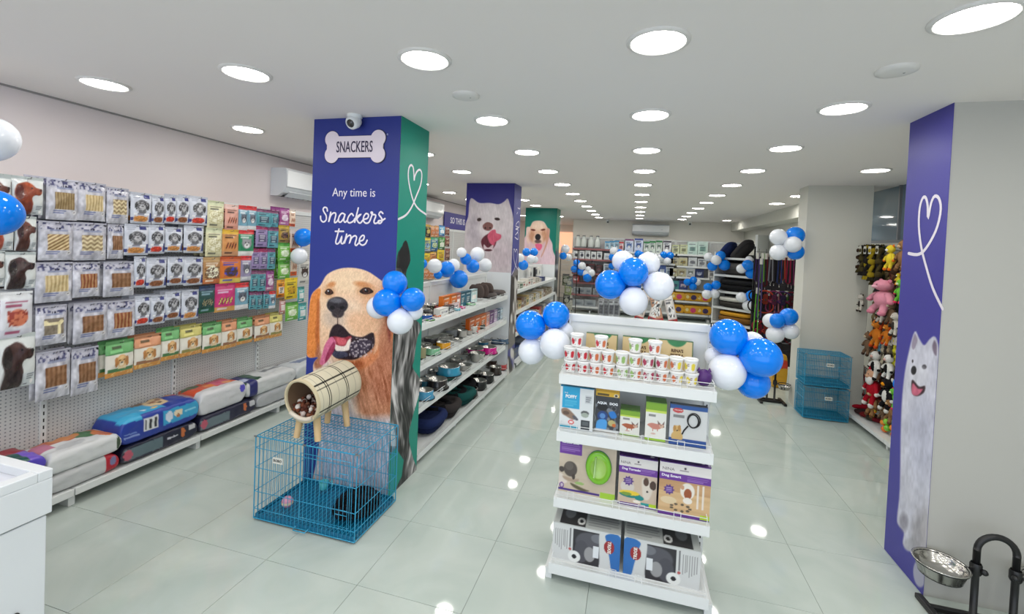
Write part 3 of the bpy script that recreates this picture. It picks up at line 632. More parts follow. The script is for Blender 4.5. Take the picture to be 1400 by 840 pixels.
def unit(name, label, loc, rot, n, bw, h, shelves, sd, dd, lip=.055, zd=.12, fence=False, side_panels=False, shelfm=None, cat='shelf unit', double=False, peg=True, slots=True):
    """shelving run; local x along the run 0..n*bw, back panel at y=0, goods side towards -y"""
    u = empty(name, label, cat, None, loc, rot); shelfm = shelfm or M_WHITE
    kick = ob  # noqa
    pm = boxmesh('back_panel', M_PEG if peg else M_WHITE, .004, bw - .004, 0, .012, .34, h - .05, bev=.002)
    low = boxmesh('lower_panel', M_WHITE, .004, bw - .004, 0, .012, .04, .336)
    top = boxmesh('top_rail', M_WHITE, 0, bw, -.012, .03, h - .05, h, bev=.006)
    dk = MB().box(.003, bw - .003, -dd, 0, zd - .015, zd).box(.003, bw - .003, -dd - .002, -dd + .012, zd - lip, zd + .004, bev=.003).mesh('deck', M_WHITE)
    sh = MB().box(.004, bw - .004, -sd, -.002, -.014, 0).box(.004, bw - .004, -sd - .002, -sd + .012, -lip, .003, bev=.003)
    sh = sh.mesh('shelf_board', shelfm)
    br = MB().add([(0, 0, 0), (0, -sd + .03, -.01), (0, -sd + .03, -.03), (0, 0, -.09)], [(0, 1, 2, 3)]).mesh('bracket', M_WHITE)
    for k in range(n):
        ob('back_panel', pm, u, (k * bw, 0, 0)); ob('lower_panel', low, u, (k * bw, 0, 0)); ob('top_rail', top, u, (k * bw, 0, 0)); ob('deck', dk, u, (k * bw, 0, 0))
        for z in shelves:
            s = ob('shelf_board', sh, u, (k * bw, 0, z))
            if fence:
                for zz in (.022, .045): ob('fence_rail', MB().tube([(.02, -sd - .004, zz), (bw - .02, -sd - .004, zz)], .0022, 6).mesh('fence_rail', M_WHITE), s, (0, 0, 0))
                for q in (.12, .42, .58, .80):
                    x = q * bw; ob('fence_clip', MB().tube([(x - .018, -sd - .006, -.002), (x - .018, -sd - .006, .052), (x + .018, -sd - .006, .052), (x + .018, -sd - .006, -.002)], .002, 5).mesh('fence_clip', M_WHITE), s, (0, 0, 0))
                for x in (.02, bw - .02): ob('fence_end', MB().tube([(x, -.03, .045), (x, -sd - .004, .045), (x, -sd - .004, -.01)], .0022, 5).mesh('fence_end', M_WHITE), s, (0, 0, 0))
    foot = MB().box(-.02, .02, -dd + .03, 0, .0, .065, bev=.003).mesh('foot', M_WHITE)
    up = MB().box(-.017, .017, -.016, .02, 0, h)
    up = up.mesh('upright', M_WHITE)
    for k in range(n + 1):
        p = ob('upright', up, u, (k * bw, 0, 0)); ob('foot', foot, u, (k * bw, 0, 0))
        if slots:
            sl = MB()
            for q in range(int(h / .05)): sl.box(-.004, .004, -.0168, -.0158, .04 + q * .05, .065 + q * .05)
            ob('slots', sl.mesh('slots', M_SLOT), p, (0, 0, 0), kind='stuff')
        for z in shelves:
            if k < n or True: ob('bracket', br, u, (k * bw, 0, z))
    if fence:
        ob('deck_rail', MB().tube([(.02, -dd - .004, zd + .04), (n * bw - .02, -dd - .004, zd + .04)], .0022, 6).mesh('deck_rail', M_WHITE), u); ob('deck_rail', MB().tube([(.02, -dd - .004, zd + .022), (n * bw - .02, -dd - .004, zd + .022)], .0022, 6).mesh('deck_rail', M_WHITE), u)
        for x in (.02, n * bw - .02): ob('deck_rail', MB().tube([(x, -.03, zd + .04), (x, -dd - .004, zd + .04), (x, -dd - .004, zd)], .0022, 6).mesh('deck_rail', M_WHITE), u)
        for q in (.42, .58): ob('fence_clip', MB().tube([(q * bw - .018, -dd - .006, zd), (q * bw - .018, -dd - .006, zd + .05), (q * bw + .018, -dd - .006, zd + .05), (q * bw + .018, -dd - .006, zd)], .002, 5).mesh('fence_clip', M_WHITE), u)
    if side_panels:
        for k in (0, n): ob('end_panel', boxmesh('end_panel', M_WHITE, k * bw - .01 + (.0 if k == 0 else .018), k * bw + .01 - (.018 if k == 0 else 0), -dd, -.02, .05, h), u)
    return u
# left wall run: panel face at X=-3.98, goods towards +X  (rot 90: local x -> +Y, local -y -> +X)
uL = unit('shelving_unit', 'long white perforated wall unit on the left wall, packets on hooks', (-4.0, .30, 0), PI / 2, 5, .93, 2.24, [], .3, .345, lip=.045, zd=.12, slots=True)
uL2 = unit('shelving_unit', 'white perforated wall unit on the left wall beyond the blue pillar', (-4.0, 6.6, 0), PI / 2, 4, .93, 2.24, [], .3, .345, zd=.12, slots=False)
def hook(u, x, z, L):
    me = MB().tube([(x, 0, z), (x, -L, z), (x, -L - .008, z + .012)], .0028, 6).mesh('hook', M_GALV); return ob('hook', me, u)
# ------------------------------------------------------------------ package artwork
def k_clear(content, seed):
    c = kcanvas(100, 135, 30, 40, (196, 195, 204)); c.noise(26, .09, .05, seed)
    c.rect(0, 0, 100, 30, (176, 176, 192), .6); c.blotch((6, 3, 94, 26), (58, 60, 100), .16, .56, seed, .9); c.rect(30, 26, 80, 33, (100, 112, 150), .5); c.ell(50, 22, 3, 3, (40, 40, 60)); c.ell(58, 22, 3, 3, (40, 40, 60))
    u, v = c.T(); x0, y0, x1, y1 = 20, 42, 84, 98
    win = (u > x0) & (u < x1) & (v > y0) & (v < y1)
    if content == 'stick_brown': pat = .5 + .5 * np.sin(u * .75); a, b = (120, 96, 62), (172, 150, 108)
    elif content == 'stick_cream': pat = .5 + .5 * np.sin(u * .6 + .02 * v); a, b = (178, 152, 104), (226, 208, 164)
    elif content == 'knot': pat = .5 + .5 * np.sin(u * .35 + v * .5); a, b = (128, 96, 60), (228, 206, 158)
    elif content == 'braid': pat = .5 + .5 * np.sin(v * .4 + np.sin(u * .3) * 1.5); a, b = (140, 118, 86), (230, 214, 172)
    elif content == 'bone': pat = ((np.abs(u - 52) < 26) & (np.abs(v - 62) < 5)) | (np.hypot(u - 28, v - 58) < 9) | (np.hypot(u - 76, v - 56) < 8) | (np.abs(u - 70) < 6) & (v > 62); pat = pat.astype(float); a, b = (136, 124, 108), (236, 222, 176)
    elif content == 'red': pat = .5 + .5 * np.sin(u * .5); a, b = (128, 60, 40), (190, 148, 100)
    else: pat = .5 + .5 * np.sin(u * .45); a, b = (122, 84, 56), (156, 116, 84)
    c.C = np.where(win[:, None], np.array(a) * (1 - pat[:, None]) + np.array(b) * pat[:, None], c.C)
    c.lines(18, 98, 62, 114, (62, 78, 140), 3); c.ell(86, 108, 7, 7, (228, 226, 226)); c.ell(86, 108, 3, 3, (130, 120, 130)); c.noise(14, .15, .1, seed + 5); return c
def k_silver(food, seed, ears=0):
    c = kcanvas(100, 150, 24, 36, (206, 210, 222)); c.noise(12, .05, .03, seed)
    c.rect(62, 0, 88, 24, (40, 48, 120)); c.rect(0, 0, 100, 8, (182, 186, 200), .7); c.lines(12, 12, 48, 24, (150, 156, 175), 2)
    c.ell(50, 58, 28, 28, (92, 92, 98)); c.ell(50, 88, 20, 14, (110, 110, 114))
    if ears: c.poly([(26, 50), (30, 18), (46, 40)], (70, 70, 76), 2, False); c.poly([(56, 38), (72, 18), (76, 54)], (70, 70, 76), 2, False)
    else: c.ell(24, 62, 9, 20, (66, 66, 70)); c.ell(76, 62, 9, 20, (66, 66, 70))
    c.ell(50, 68, 14, 13, (196, 196, 200)); c.ell(50, 62, 6, 4.5, (20, 20, 24)); c.ell(40, 52, 3.5, 3, (16, 16, 18)); c.ell(60, 52, 3.5, 3, (16, 16, 18)); c.blotch((25, 35, 75, 90), (160, 160, 165), .2, .6, seed)
    c.rect(10, 96, 84, 108, (238, 238, 242)); c.lines(26, 99, 70, 105, (120, 120, 140), 1)
    c.ell(46, 126, 34, 15, food); c.blotch((14, 112, 78, 142), tuple(min(255, x * 1.35) for x in food), .25, .5, seed, .8)
    c.rect(84, 92, 100, 150, (44, 52, 122), .9); c.rect(0, 118, 12, 134, (44, 52, 122), .9); c.rect(0, 140, 100, 150, (190, 194, 206)); return c
def k_profile(col, dark, seed, n=44):
    c = kcanvas(100, 115, n, n + 4, (214, 218, 216)); c.noise(7, .03, .03, seed); c.rect(0, 0, 100, 7, (190, 198, 196))
    c.poly([(8, 118), (12, 80), (6, 50), (12, 26), (28, 18), (46, 14), (62, 22), (72, 30), (90, 34), (92, 46), (82, 54), (66, 54), (58, 64), (62, 84), (52, 118)], col, 2.5)
    c.poly([(14, 28), (28, 24), (32, 44), (28, 66), (16, 70), (9, 50)], dark, 4); c.ell(88, 37, 6, 5, dark); c.ell(58, 32, 3, 2.5, (24, 14, 12)); c.line([(66, 54), (78, 52), (86, 50)], 2, dark)
    c.poly([(14, 70), (40, 80), (56, 78), (60, 118), (8, 118)], dark, 7, a=.5); c.ell(50, 22, 14, 6, tuple(min(255, x * 1.4) for x in col), .2, .8, .7); c.noise(12, .12, .05, seed + 2, c.polymask([(8, 118), (6, 50), (12, 26), (46, 14), (90, 34), (82, 54), (58, 64), (62, 118)], 4))
    c.rect(60, 84, 100, 116, (190, 198, 204), .5); c.lines(72, 88, 94, 100, (90, 96, 104), 3); c.ell(88, 106, 5, 5, (238, 236, 234)); c.lines(64, 108, 80, 112, (80, 80, 90), 1); return c
def k_treat(colr, seed):
    c = kcanvas(100, 128, 30, 38, (234, 228, 216)); d = tuple(x * .72 for x in colr)
    c.rect(0, 0, 100, 46, colr); c.rect(0, 0, 100, 9, d, .6); c.line([(0, 45), (50, 40), (100, 46)], 3, d, 2); c.lines(20, 16, 62, 26, (60, 60, 40), 1, .7); c.lines(12, 30, 70, 38, tuple(min(255, x + 40) for x in colr), 1)
    c.rect(4, 96, 96, 110, d); c.rect(0, 110, 100, 128, (222, 152, 72)); c.blotch((4, 108, 96, 126), (240, 196, 120), .18, .5, seed)
    c.ell(51, 92, 14, 20, (232, 208, 170)); c.ell(50, 70, 18, 22, (222, 172, 112)); c.ell(31, 74, 6, 19, (186, 128, 74)); c.ell(69, 74, 6, 19, (186, 128, 74)); c.ell(50, 81, 9, 10, (244, 226, 198)); c.ell(50, 60, 10, 7, (236, 196, 140), 0, .8)
    c.ell(50, 77, 4.5, 3.5, (30, 22, 22)); c.ell(41, 67, 3, 3, (30, 20, 20)); c.ell(59, 67, 3, 3, (30, 20, 20)); c.poly([(40, 100), (60, 100), (62, 108), (38, 108)], d, 2); return c
def k_pack(seed, bg, top, blob, low, blob2=None, text=(240, 240, 240), fig=0, n=20, w=100, h=150):
    c = kcanvas(w, h, n, int(n * h / w), bg); c.rect(0, 0, w, h * .14, top); c.lines(w * .15, h * .18, w * .8, h * .3, text, 2)
    if fig == 0: c.ell(w * .5, h * .56, w * .32, h * .2, blob); c.blotch((w * .2, h * .4, w * .8, h * .75), blob2 or text, .12, .55, seed)
    elif fig == 1: # dog face
        c.ell(w * .5, h * .52, w * .3, h * .19, blob); c.poly([(w * .2, h * .5), (w * .24, h * .3), (w * .42, h * .4)], blob, 2, False); c.poly([(w * .8, h * .5), (w * .76, h * .3), (w * .58, h * .4)], blob, 2, False); c.ell(w * .5, h * .6, w * .17, h * .1, (232, 232, 232)); c.ell(w * .5, h * .57, w * .06, h * .03, (24, 24, 28)); c.ell(w * .4, h * .48, w * .035, h * .022, (20, 20, 24)); c.ell(w * .6, h * .48, w * .035, h * .022, (20, 20, 24))
    elif fig == 2: c.rect(w * .2, h * .38, w * .8, h * .74, blob); c.lines(w * .28, h * .42, w * .72, h * .7, blob2 or text, 3)
    elif fig == 3:
        for q in range(4): c.ell(w * (.25 + .17 * q), h * .6, w * .06, h * .14, blob, .3); c.ell(w * (.25 + .17 * q), h * .6, w * .03, h * .12, blob2 or text, .3)
    elif fig == 4: c.ell(w * .5, h * .55, w * .36, h * .24, (244, 240, 214)); c.blotch((w * .1, h * .35, w * .9, h * .82), blob, .22, .45, seed)
    c.rect(0, h * .82, w, h, low); c.lines(w * .15, h * .86, w * .7, h * .93, text, 1); c.noise(10, .06, .04, seed); return c
BAGLIB = {}
def baglib(key):
    if key in BAGLIB: return BAGLIB[key]
    k = key.split(':'); s = sum(map(ord, key)) % 97
    if k[0] == 'clear': r = (k_clear(k[1], s), .17, .25, .045)
    elif k[0] == 'silver': r = (k_silver({'tan': (176, 120, 66), 'red': (178, 54, 40), 'brown': (120, 74, 48), 'green': (120, 120, 60)}[k[1]], s, s % 2), .12, .19, .035)
    elif k[0] == 'prof': r = (k_profile({'rust': (142, 66, 40), 'choc': (92, 52, 42), 'dark': (62, 42, 40), 'red': (176, 84, 60)}[k[1]], {'rust': (86, 34, 24), 'choc': (54, 30, 28), 'dark': (36, 26, 26), 'red': (120, 52, 40)}[k[1]], s), .21, .25, .05)
    elif k[0] == 'treat': r = (k_treat({'green': (112, 178, 112), 'orange': (218, 152, 112), 'yellow': (210, 200, 116)}[k[1]], s), .14, .19, .05)
    else:
        D = {'cream': (3, (222, 218, 180), (206, 210, 176), (196, 186, 140), (214, 208, 170), (240, 236, 206), (90, 90, 80), 4), 'pink': (4, (222, 164, 148), (226, 190, 182), (206, 116, 84), (216, 150, 130), None, (70, 50, 50), 3),
             'amber': (5, (214, 150, 90), (226, 180, 60), (196, 104, 60), (206, 150, 110), None, (60, 40, 30), 3), 'husky': (6, (120, 168, 190), (206, 44, 50), (90, 96, 110), (228, 228, 230), None, (236, 236, 240), 1),
             'greenhusky': (7, (48, 140, 98), (206, 44, 50), (150, 150, 156), (228, 228, 226), None, (236, 236, 236), 1), 'lilachusky': (8, (150, 142, 176), (206, 44, 50), (96, 96, 110), (200, 200, 210), None, (236, 236, 236), 1),
             'teal': (9, (88, 160, 172), (120, 60, 100), (60, 80, 100), (100, 170, 184), (170, 200, 206), (30, 60, 80), 2), 'lilac': (10, (158, 140, 186), (150, 36, 86), (90, 84, 116), (150, 132, 178), (206, 200, 220), (60, 50, 90), 2),
             'pieces': (31, (216, 216, 222), (226, 228, 230), (206, 120, 90), (206, 206, 216), (150, 60, 50), (150, 60, 90), 0), 'purple': (11, (150, 70, 130), (140, 60, 130), (222, 200, 220), (190, 120, 160), None, (240, 230, 240), 0), 'biscuit': (12, (226, 200, 178), (230, 214, 200), (190, 130, 100), (214, 92, 40), None, (120, 60, 40), 3),
             'tan': (13, (178, 130, 82), (186, 150, 100), (94, 62, 44), (196, 110, 60), (226, 160, 90), (240, 230, 210), 4), 'orange': (14, (214, 116, 44), (190, 80, 30), (82, 50, 34), (222, 196, 90), (60, 70, 190), (60, 70, 190), 0),
             'darkgreen': (15, (30, 70, 66), (36, 60, 96), (170, 160, 120), (30, 90, 60), (40, 40, 40), (150, 180, 200), 3), 'magenta': (16, (206, 56, 124), (190, 50, 110), (94, 66, 48), (214, 160, 90), (230, 210, 120), (236, 220, 240), 3),
             'gold': (17, (176, 144, 60), (190, 160, 50), (120, 84, 60), (150, 120, 70), None, (60, 50, 30), 0), 'lime': (18, (116, 184, 70), (86, 160, 60), (222, 236, 196), (96, 170, 60), None, (240, 250, 230), 0),
             'orangepack': (19, (222, 140, 30), (226, 160, 40), (240, 230, 220), (200, 110, 20), None, (60, 40, 20), 2), 'yellow': (20, (230, 200, 40), (236, 206, 40), (206, 160, 30), (226, 190, 30), (90, 80, 20), (60, 60, 30), 0),
             'tealcard': (21, (80, 170, 170), (60, 150, 150), (222, 230, 230), (60, 140, 150), None, (240, 240, 240), 2), 'pinkish': (22, (190, 130, 130), (120, 90, 60), (230, 214, 206), (160, 110, 90), None, (240, 240, 240), 2),
             'blackdog': (23, (214, 212, 206), (220, 218, 212), (60, 42, 38), (206, 204, 198), (30, 24, 24), (90, 90, 90), 1), 'blackpack': (24, (34, 34, 30), (200, 160, 60), (190, 160, 70), (30, 30, 30), None, (220, 200, 120), 0),
             'tangerine': (25, (196, 120, 70), (206, 150, 90), (150, 60, 40), (210, 150, 100), None, (240, 220, 200), 3), 'skyblue': (26, (70, 160, 200), (60, 130, 190), (230, 240, 246), (40, 110, 170), None, (250, 250, 250), 0),
             'bluegreen': (27, (30, 110, 150), (40, 150, 110), (160, 190, 120), (30, 90, 150), (220, 230, 220), (240, 240, 200), 0), 'greenpack': (28, (50, 130, 60), (60, 150, 60), (226, 232, 222), (30, 90, 50), None, (240, 250, 230), 0), 'yellowblue': (29, (170, 180, 110), (230, 210, 70), (150, 190, 210), (190, 200, 210), None, (60, 80, 140), 0), 'maroonpack': (30, (110, 62, 52), (140, 70, 60), (170, 120, 90), (90, 50, 44), None, (220, 200, 180), 3)}[k[0]]
        r = (k_pack(*D[:5], blob2=D[5], text=D[6], fig=D[7]), .13, .19, .03)
    cv, w, h, d = r; me = pouch('pouch', cv, w, h, d); BAGLIB[key] = (me, w, h); return BAGLIB[key]
DESC = {'clear:stick_brown': 'clear packet of brown chew sticks', 'clear:stick_cream': 'clear packet of cream chew sticks', 'clear:knot': 'clear packet of knotted cream chews', 'clear:braid': 'clear packet of braided cream chews', 'clear:bone': 'clear packet with cream bone chews', 'clear:red': 'clear packet of red and tan sticks', 'clear:flat': 'clear packet of flat brown chews',
        'cream': 'cream packet of white biscuits', 'pink': 'pink packet of biscuits', 'amber': 'amber topped packet of biscuits', 'husky': 'pale blue packet with a husky face', 'greenhusky': 'green packet with a husky face', 'lilachusky': 'lilac packet with a husky face', 'teal': 'teal treat packet', 'lilac': 'lilac treat packet with dark red top', 'pieces': 'white packet of orange meat pieces', 'purple': 'purple treat packet', 'biscuit': 'narrow beige packet with orange foot', 'tan': 'tan packet with dark oval', 'orange': 'orange packet with blue lettering', 'darkgreen': 'dark green packet of chews', 'magenta': 'bright pink packet of chews', 'gold': 'gold treat packet', 'lime': 'lime green treat packet', 'orangepack': 'orange card packet', 'yellow': 'bright yellow card packet', 'tealcard': 'small teal card packet', 'pinkish': 'narrow pinkish packet', 'blackdog': 'white pouch with dark dog', 'blackpack': 'black and gold packet', 'tangerine': 'tangerine striped packet', 'skyblue': 'sky blue packet', 'bluegreen': 'blue and green packet', 'greenpack': 'green and white packet', 'yellowblue': 'yellow and pale blue packet', 'maroonpack': 'maroon packet'}
ROWN = ['top', 'second', 'third', 'fourth', 'bottom']
def hang(key, x0, y0, x1, y1, row, u, X=-3.8, grp='packets hanging on the left wall', back=0, where='row', wx=None, yoff=.3, flip=False):
    me, w, h = baglib(key); a = at(x0, y0, X=X); b = at(x1, y1, X=X); a2 = at(x0, y1, X=X)
    cy = (a.y + b.y) / 2; W_ = abs(b.y - a.y); zt = (at((x0 + x1) / 2, y0, X=X)).z; H_ = zt - at((x0 + x1) / 2, y1, X=X).z
    kk = key.split(':')
    if key in DESC: d = DESC[key]
    elif kk[0] == 'silver': d = 'silver pouch with grey dog portrait and %s food' % kk[1]
    elif kk[0] == 'prof': d = 'pale pouch with a %s dog in profile' % {'rust': 'rust brown', 'choc': 'chocolate brown', 'dark': 'dark brown', 'red': 'reddish'}[kk[1]]
    else: d = '%s topped pouch with a puppy face' % kk[1]
    cat = 'treat packet'
    side = 'left wall'
    for i in range(back + 1):
        o = ob('treat_pouch', me, None, (X - i * .05, cy - i * .012 + (random.uniform(-.006, .006) if i else 0), zt + i * .004), PI / 2 + random.uniform(-.05, .05))
        o.scale = (W_ / w, 1, H_ / h)
        if i: tag(o, '%s, %s row, behind another' % (d, ROWN[row]), cat, grp)
        else: tag(o, '%s in the %s row, %s' % (d, ROWN[row], where) if where != 'row' else '%s in the %s row' % (d, ROWN[row]), cat, grp)
    L = (X + 4.0) + .03
    hook(u, cy - u.location.y, zt - .008, L)
R1 = 0
def rowof(items, row, u, **k):
    for it in items: hang(it[0], *it[1:5], row, u, back=(it[5] if len(it) > 5 else 0) + (1 if row < 4 and len(it) > 5 else 0), **k)
# row 1..5, photo rectangles of the front packets
rowof([('prof:rust', 16, 243, 58, 293, 1), ('prof:choc', -28, 240, 14, 290), ('clear:stick_brown', 64, 246, 105, 301, 2), ('clear:stick_cream', 106, 251, 144, 302, 1), ('clear:braid', 146, 258, 175, 306, 1),
       ('silver:tan', 179, 265, 206, 306, 1), ('silver:brown', 208, 269, 224, 307, 1), ('silver:red', 225, 269, 240, 306), ('silver:brown', 241, 269, 258, 307, 1), ('silver:red', 259, 270, 283, 308, 1), ('cream', 284, 276, 305, 312, 1), ('pink', 308, 281, 325, 315, 1),
       ('husky', 326.5, 282, 338, 315), ('husky', 338.5, 283, 350, 315), ('teal', 351, 287, 369.5, 310.5, 1), ('teal', 370.5, 289, 380, 310.5), ('purple', 382, 285, 395, 308, 1), ('biscuit', 396, 288, 403.5, 310, 1)], 0, uL)
rowof([('prof:choc', 20, 297, 49, 343, 1), ('prof:red', -24, 294, 18, 342), ('clear:knot', 53, 304, 98, 356, 2), ('clear:braid', 100, 306, 144, 356, 1), ('clear:flat', 147, 308, 168, 354, 1), ('silver:tan', 170, 308, 202, 349, 1), ('silver:red', 203, 309, 224, 347, 1),
       ('silver:tan', 226, 312, 248.5, 345, 1), ('silver:tan', 251, 310, 278, 346, 2), ('cream', 281, 313, 303, 351, 1), ('amber', 304.5, 315, 325, 350, 1), ('greenhusky', 326, 315, 346, 350), ('lilac', 350, 310, 365, 338, 1), ('teal', 366.5, 312, 380, 339, 1), ('gold', 381, 309, 395, 332, 1), ('biscuit', 396.5, 315, 409, 345, 1)], 1, uL)
rowof([('prof:dark', 7, 346, 48, 395, 1), ('prof:choc', -36, 344, 6, 393), ('clear:stick_cream', 48, 360, 98, 413, 1), ('clear:red', 99, 360, 136, 406, 1), ('clear:flat', 142, 359, 182, 405, 2), ('silver:red', 183, 352, 199, 393), ('silver:brown', 200, 354, 227, 394, 2),
       ('silver:brown', 229.5, 353, 250, 390, 1), ('silver:brown', 251, 353, 277, 390, 1), ('tan', 278, 353, 300, 388), ('orange', 301, 352, 328, 387), ('lilachusky', 329, 351, 343, 384), ('lilac', 344, 341, 354, 368, 1), ('lilac', 355, 341, 365, 368), ('teal', 366, 341, 376, 368, 1), ('lime', 380, 333, 397, 357, 1), ('biscuit', 398, 346, 405.5, 377), ('blackdog', 408, 356, 423, 389)], 2, uL)
rowof([('pieces', 0, 401, 44, 461, 1), ('clear:bone', 49, 419, 90, 471, 1), ('clear:flat', 101, 415, 145, 468, 2), ('clear:red', 146, 412, 183, 461, 1), ('silver:red', 184, 406, 205, 445, 1), ('silver:brown', 206, 405, 225, 443, 1), ('silver:brown', 226, 400, 246, 437, 1), ('silver:tan', 248, 398, 271, 437, 1),
       ('darkgreen', 272, 392, 293, 428), ('magenta', 294, 389, 320, 426), ('husky', 321.5, 388, 339, 423), ('teal', 342.5, 371, 352, 398), ('teal', 353, 371, 362.5, 398), ('purple', 363.5, 371, 374, 397), ('teal', 341, 400, 349, 423, 1), ('teal', 350, 400, 358, 423), ('teal', 360, 399, 367, 422, 1), ('husky', 368, 399, 376, 422), ('lime', 380, 358, 396, 381, 1), ('orangepack', 378.5, 383.5, 388.5, 407), ('yellow', 389.5, 381, 406, 409),
       ('pinkish', 382, 408.5, 389.5, 430), ('lime', 390.5, 414, 407, 438), ('tealcard', 407, 393, 415.5, 413), ('tealcard', 408, 415, 418, 438)], 3, uL)
rowof([('prof:dark', -2, 459, 47, 530, 1), ('clear:flat', 49, 481, 95, 545, 1), ('clear:flat', 98, 477, 133, 538, 1), ('treat:green', 144, 467, 182, 514, 1), ('treat:orange', 184, 459, 219, 502, 1), ('treat:green', 221, 450, 244, 492, 1), ('treat:yellow', 246, 446, 275, 486, 1), ('treat:green', 277, 443, 302, 481, 1),
       ('treat:orange', 303, 439, 323, 476, 1), ('treat:green', 324.5, 436, 344, 470, 1), ('treat:orange', 348, 433, 368, 465, 1), ('treat:yellow', 369, 429, 385, 461, 1)], 4, uL)
# hooks with far packets, left wall beyond pillar 1
z6 = lambda a, b, c, d: (570 + a / 6.46, 260 + b / 6.46, 570 + c / 6.46, 260 + d / 6.46)
far = [('blackpack', 78, 308, 118, 410), ('tangerine', 124, 318, 158, 415), ('tangerine', 160, 318, 190, 415), ('skyblue', 193, 315, 245, 405), ('maroonpack', 250, 330, 285, 400), ('yellowblue', 62, 425, 115, 540), ('bluegreen', 122, 420, 182, 540), ('greenpack', 190, 420, 245, 530), ('maroonpack', 250, 410, 285, 500), ('yellow', 62, 560, 110, 650), ('amber', 115, 550, 172, 620), ('yellow', 178, 530, 240, 625), ('maroonpack', 246, 520, 290, 620), ('tangerine', 55, 700, 100, 790), ('tangerine', 102, 700, 150, 790), ('gold', 152, 690, 200, 780), ('pinkish', 205, 640, 250, 720), ('maroonpack', 255, 630, 300, 720)]
for k_, a, b, c, d in far: hang(k_, *z6(a, b, c, d), min(4, int((b - 300) / 110)), uL2, X=-3.85, grp='packets beyond the first pillar', where='beyond the pillar')
# ------------------------------------------------------------------ sacks on the left deck
def sack(name, w, d, h, paint, label, loc, rot=PI / 2, cat='food sack', nz=.013, parent=None, grp='dry food sacks on the left deck'):
    """pillow sack, local x = length, -y = front face, origin bottom centre"""
    N, Mv = 96, 64; tt = np.linspace(0, 2 * PI, 4001); cx_ = np.sign(np.cos(tt)) * np.abs(np.cos(tt)) ** .28 * d; cy_ = np.sign(np.sin(tt)) * np.abs(np.sin(tt)) ** .42 * h
    arc = np.concatenate([[0], np.cumsum(np.hypot(np.diff(cx_), np.diff(cy_)))]); t = np.interp(np.arange(N) / N * arc[-1], arc, tt)
    # section around the length: superellipse rings along x
    mb = MB(); xs = np.linspace(-1, 1, Mv); V = []
    for x in xs:
        e = (1 - abs(x) ** 11) ** .5 if abs(x) < 1 else 0.0; e = max(e, .0); hh = max(.16, e)
        c, s_ = np.cos(t), np.sin(t); py = np.sign(c) * np.abs(c) ** .28 * d / 2 * (1 - .04 * (1 - e)); pz = np.sign(s_) * np.abs(s_) ** .42 * h / 2 * hh
        V.append(np.stack([np.full(N, x * w / 2), py, pz + h / 2], 1))
    V = np.array(V); P = V.reshape(-1, 3); k = (vnoise(P[:, 0] * 22 + 9, P[:, 1] * 22 + P[:, 2] * 30, int(w * 1000) % 50) - .5) * nz; P[:, 2] += k * (P[:, 2] > .02) ; P[:, 1] += k * .5
    P[:, 2] = np.maximum(P[:, 2], 0.0)
    C = paint(P[:, 0] / w + .5, -P[:, 1] / d + .5, P[:, 2] / h)
    fs = [(i * N + j, i * N + (j + 1) % N, (i + 1) * N + (j + 1) % N, (i + 1) * N + j) for i in range(Mv - 1) for j in range(N)]
    fs += [tuple(range(N))[::-1], tuple(range((Mv - 1) * N, Mv * N))]
    mb.add(P.tolist(), fs, True, C)
    o = ob(name, mb.mesh(name, M_SACK), None, loc, rot); tag(o, label, cat, grp)
    # sewn end seams
    return o
def SP(base, rects):      # rects: (face, x0, x1, a0, a1, col) face 'top' uses y (0 back..1 front), 'front' uses z ; 'tell' ellipse on top
    def f(x, y, z):
        C = np.tile(np.array(base, float), (x.size, 1)); top = (z > .84); 
        for r in rects:
            if r[0] == 'top': m = top & (x >= r[1]) & (x <= r[2]) & (y >= r[3]) & (y <= r[4])
            elif r[0] == 'front': m = (~top) & (y > .8) & (x >= r[1]) & (x <= r[2]) & (z >= r[3]) & (z <= r[4])
            elif r[0] == 'all': m = (x >= r[1]) & (x <= r[2])
            elif r[0] == 'tell': m = top & (((x - r[1]) / r[2]) ** 2 + ((y - r[3]) / r[4]) ** 2 < 1)
            elif r[0] == 'fell': m = (~top) & (y > .8) & (((x - r[1]) / r[2]) ** 2 + ((z - r[3]) / r[4]) ** 2 < 1)
            elif r[0] == 'wave': m = top & (y < .5 + .3 * np.sin(x * r[1] + r[2])) & (vnoise(x * 9, y * 7, int(r[3])) > r[4])
            C[m] = r[5]
        return C
    return f
XF = -3.675
def syz(px, py, X=XF): p = at(px, py, X=X); return p.y, p.z
ZD = .124
def put_sack(px0, px1, zb, h, paint, label, d=.31, xc=None, pyl=600):
    y0 = at(px0, pyl, X=XF).y; y1 = at(px1, pyl, X=XF).y; return sack('food_sack', (y1 - y0), d, h, paint, label, ((xc or (XF - d / 2 + .0)), (y0 + y1) / 2, zb))
WH = (216, 218, 220)
put_sack(-45, 66, ZD, .20, SP((206, 208, 210), [('all', .8, 1, 0, 0, (150, 30, 44))]), 'white sack lying at the near end of the deck behind the counter', pyl=690)
put_sack(-60, 64, ZD + .195, .12, SP((28, 84, 78), [('top', 0, 1, .0, .45, (150, 30, 48)), ('front', .75, 1, 0, 1, (88, 70, 190)), ('top', .8, 1, .5, 1, (120, 90, 200))]), 'green and dark red sack at the near end of the deck', pyl=640)
put_sack(68, 163, ZD, .135, SP((196, 198, 200), [('all', .78, 1, 0, 0, (176, 30, 48)), ('fell', .9, .05, .6, .25, (120, 120, 160))]), 'white sack with red end, lower sack beside the counter', pyl=645)
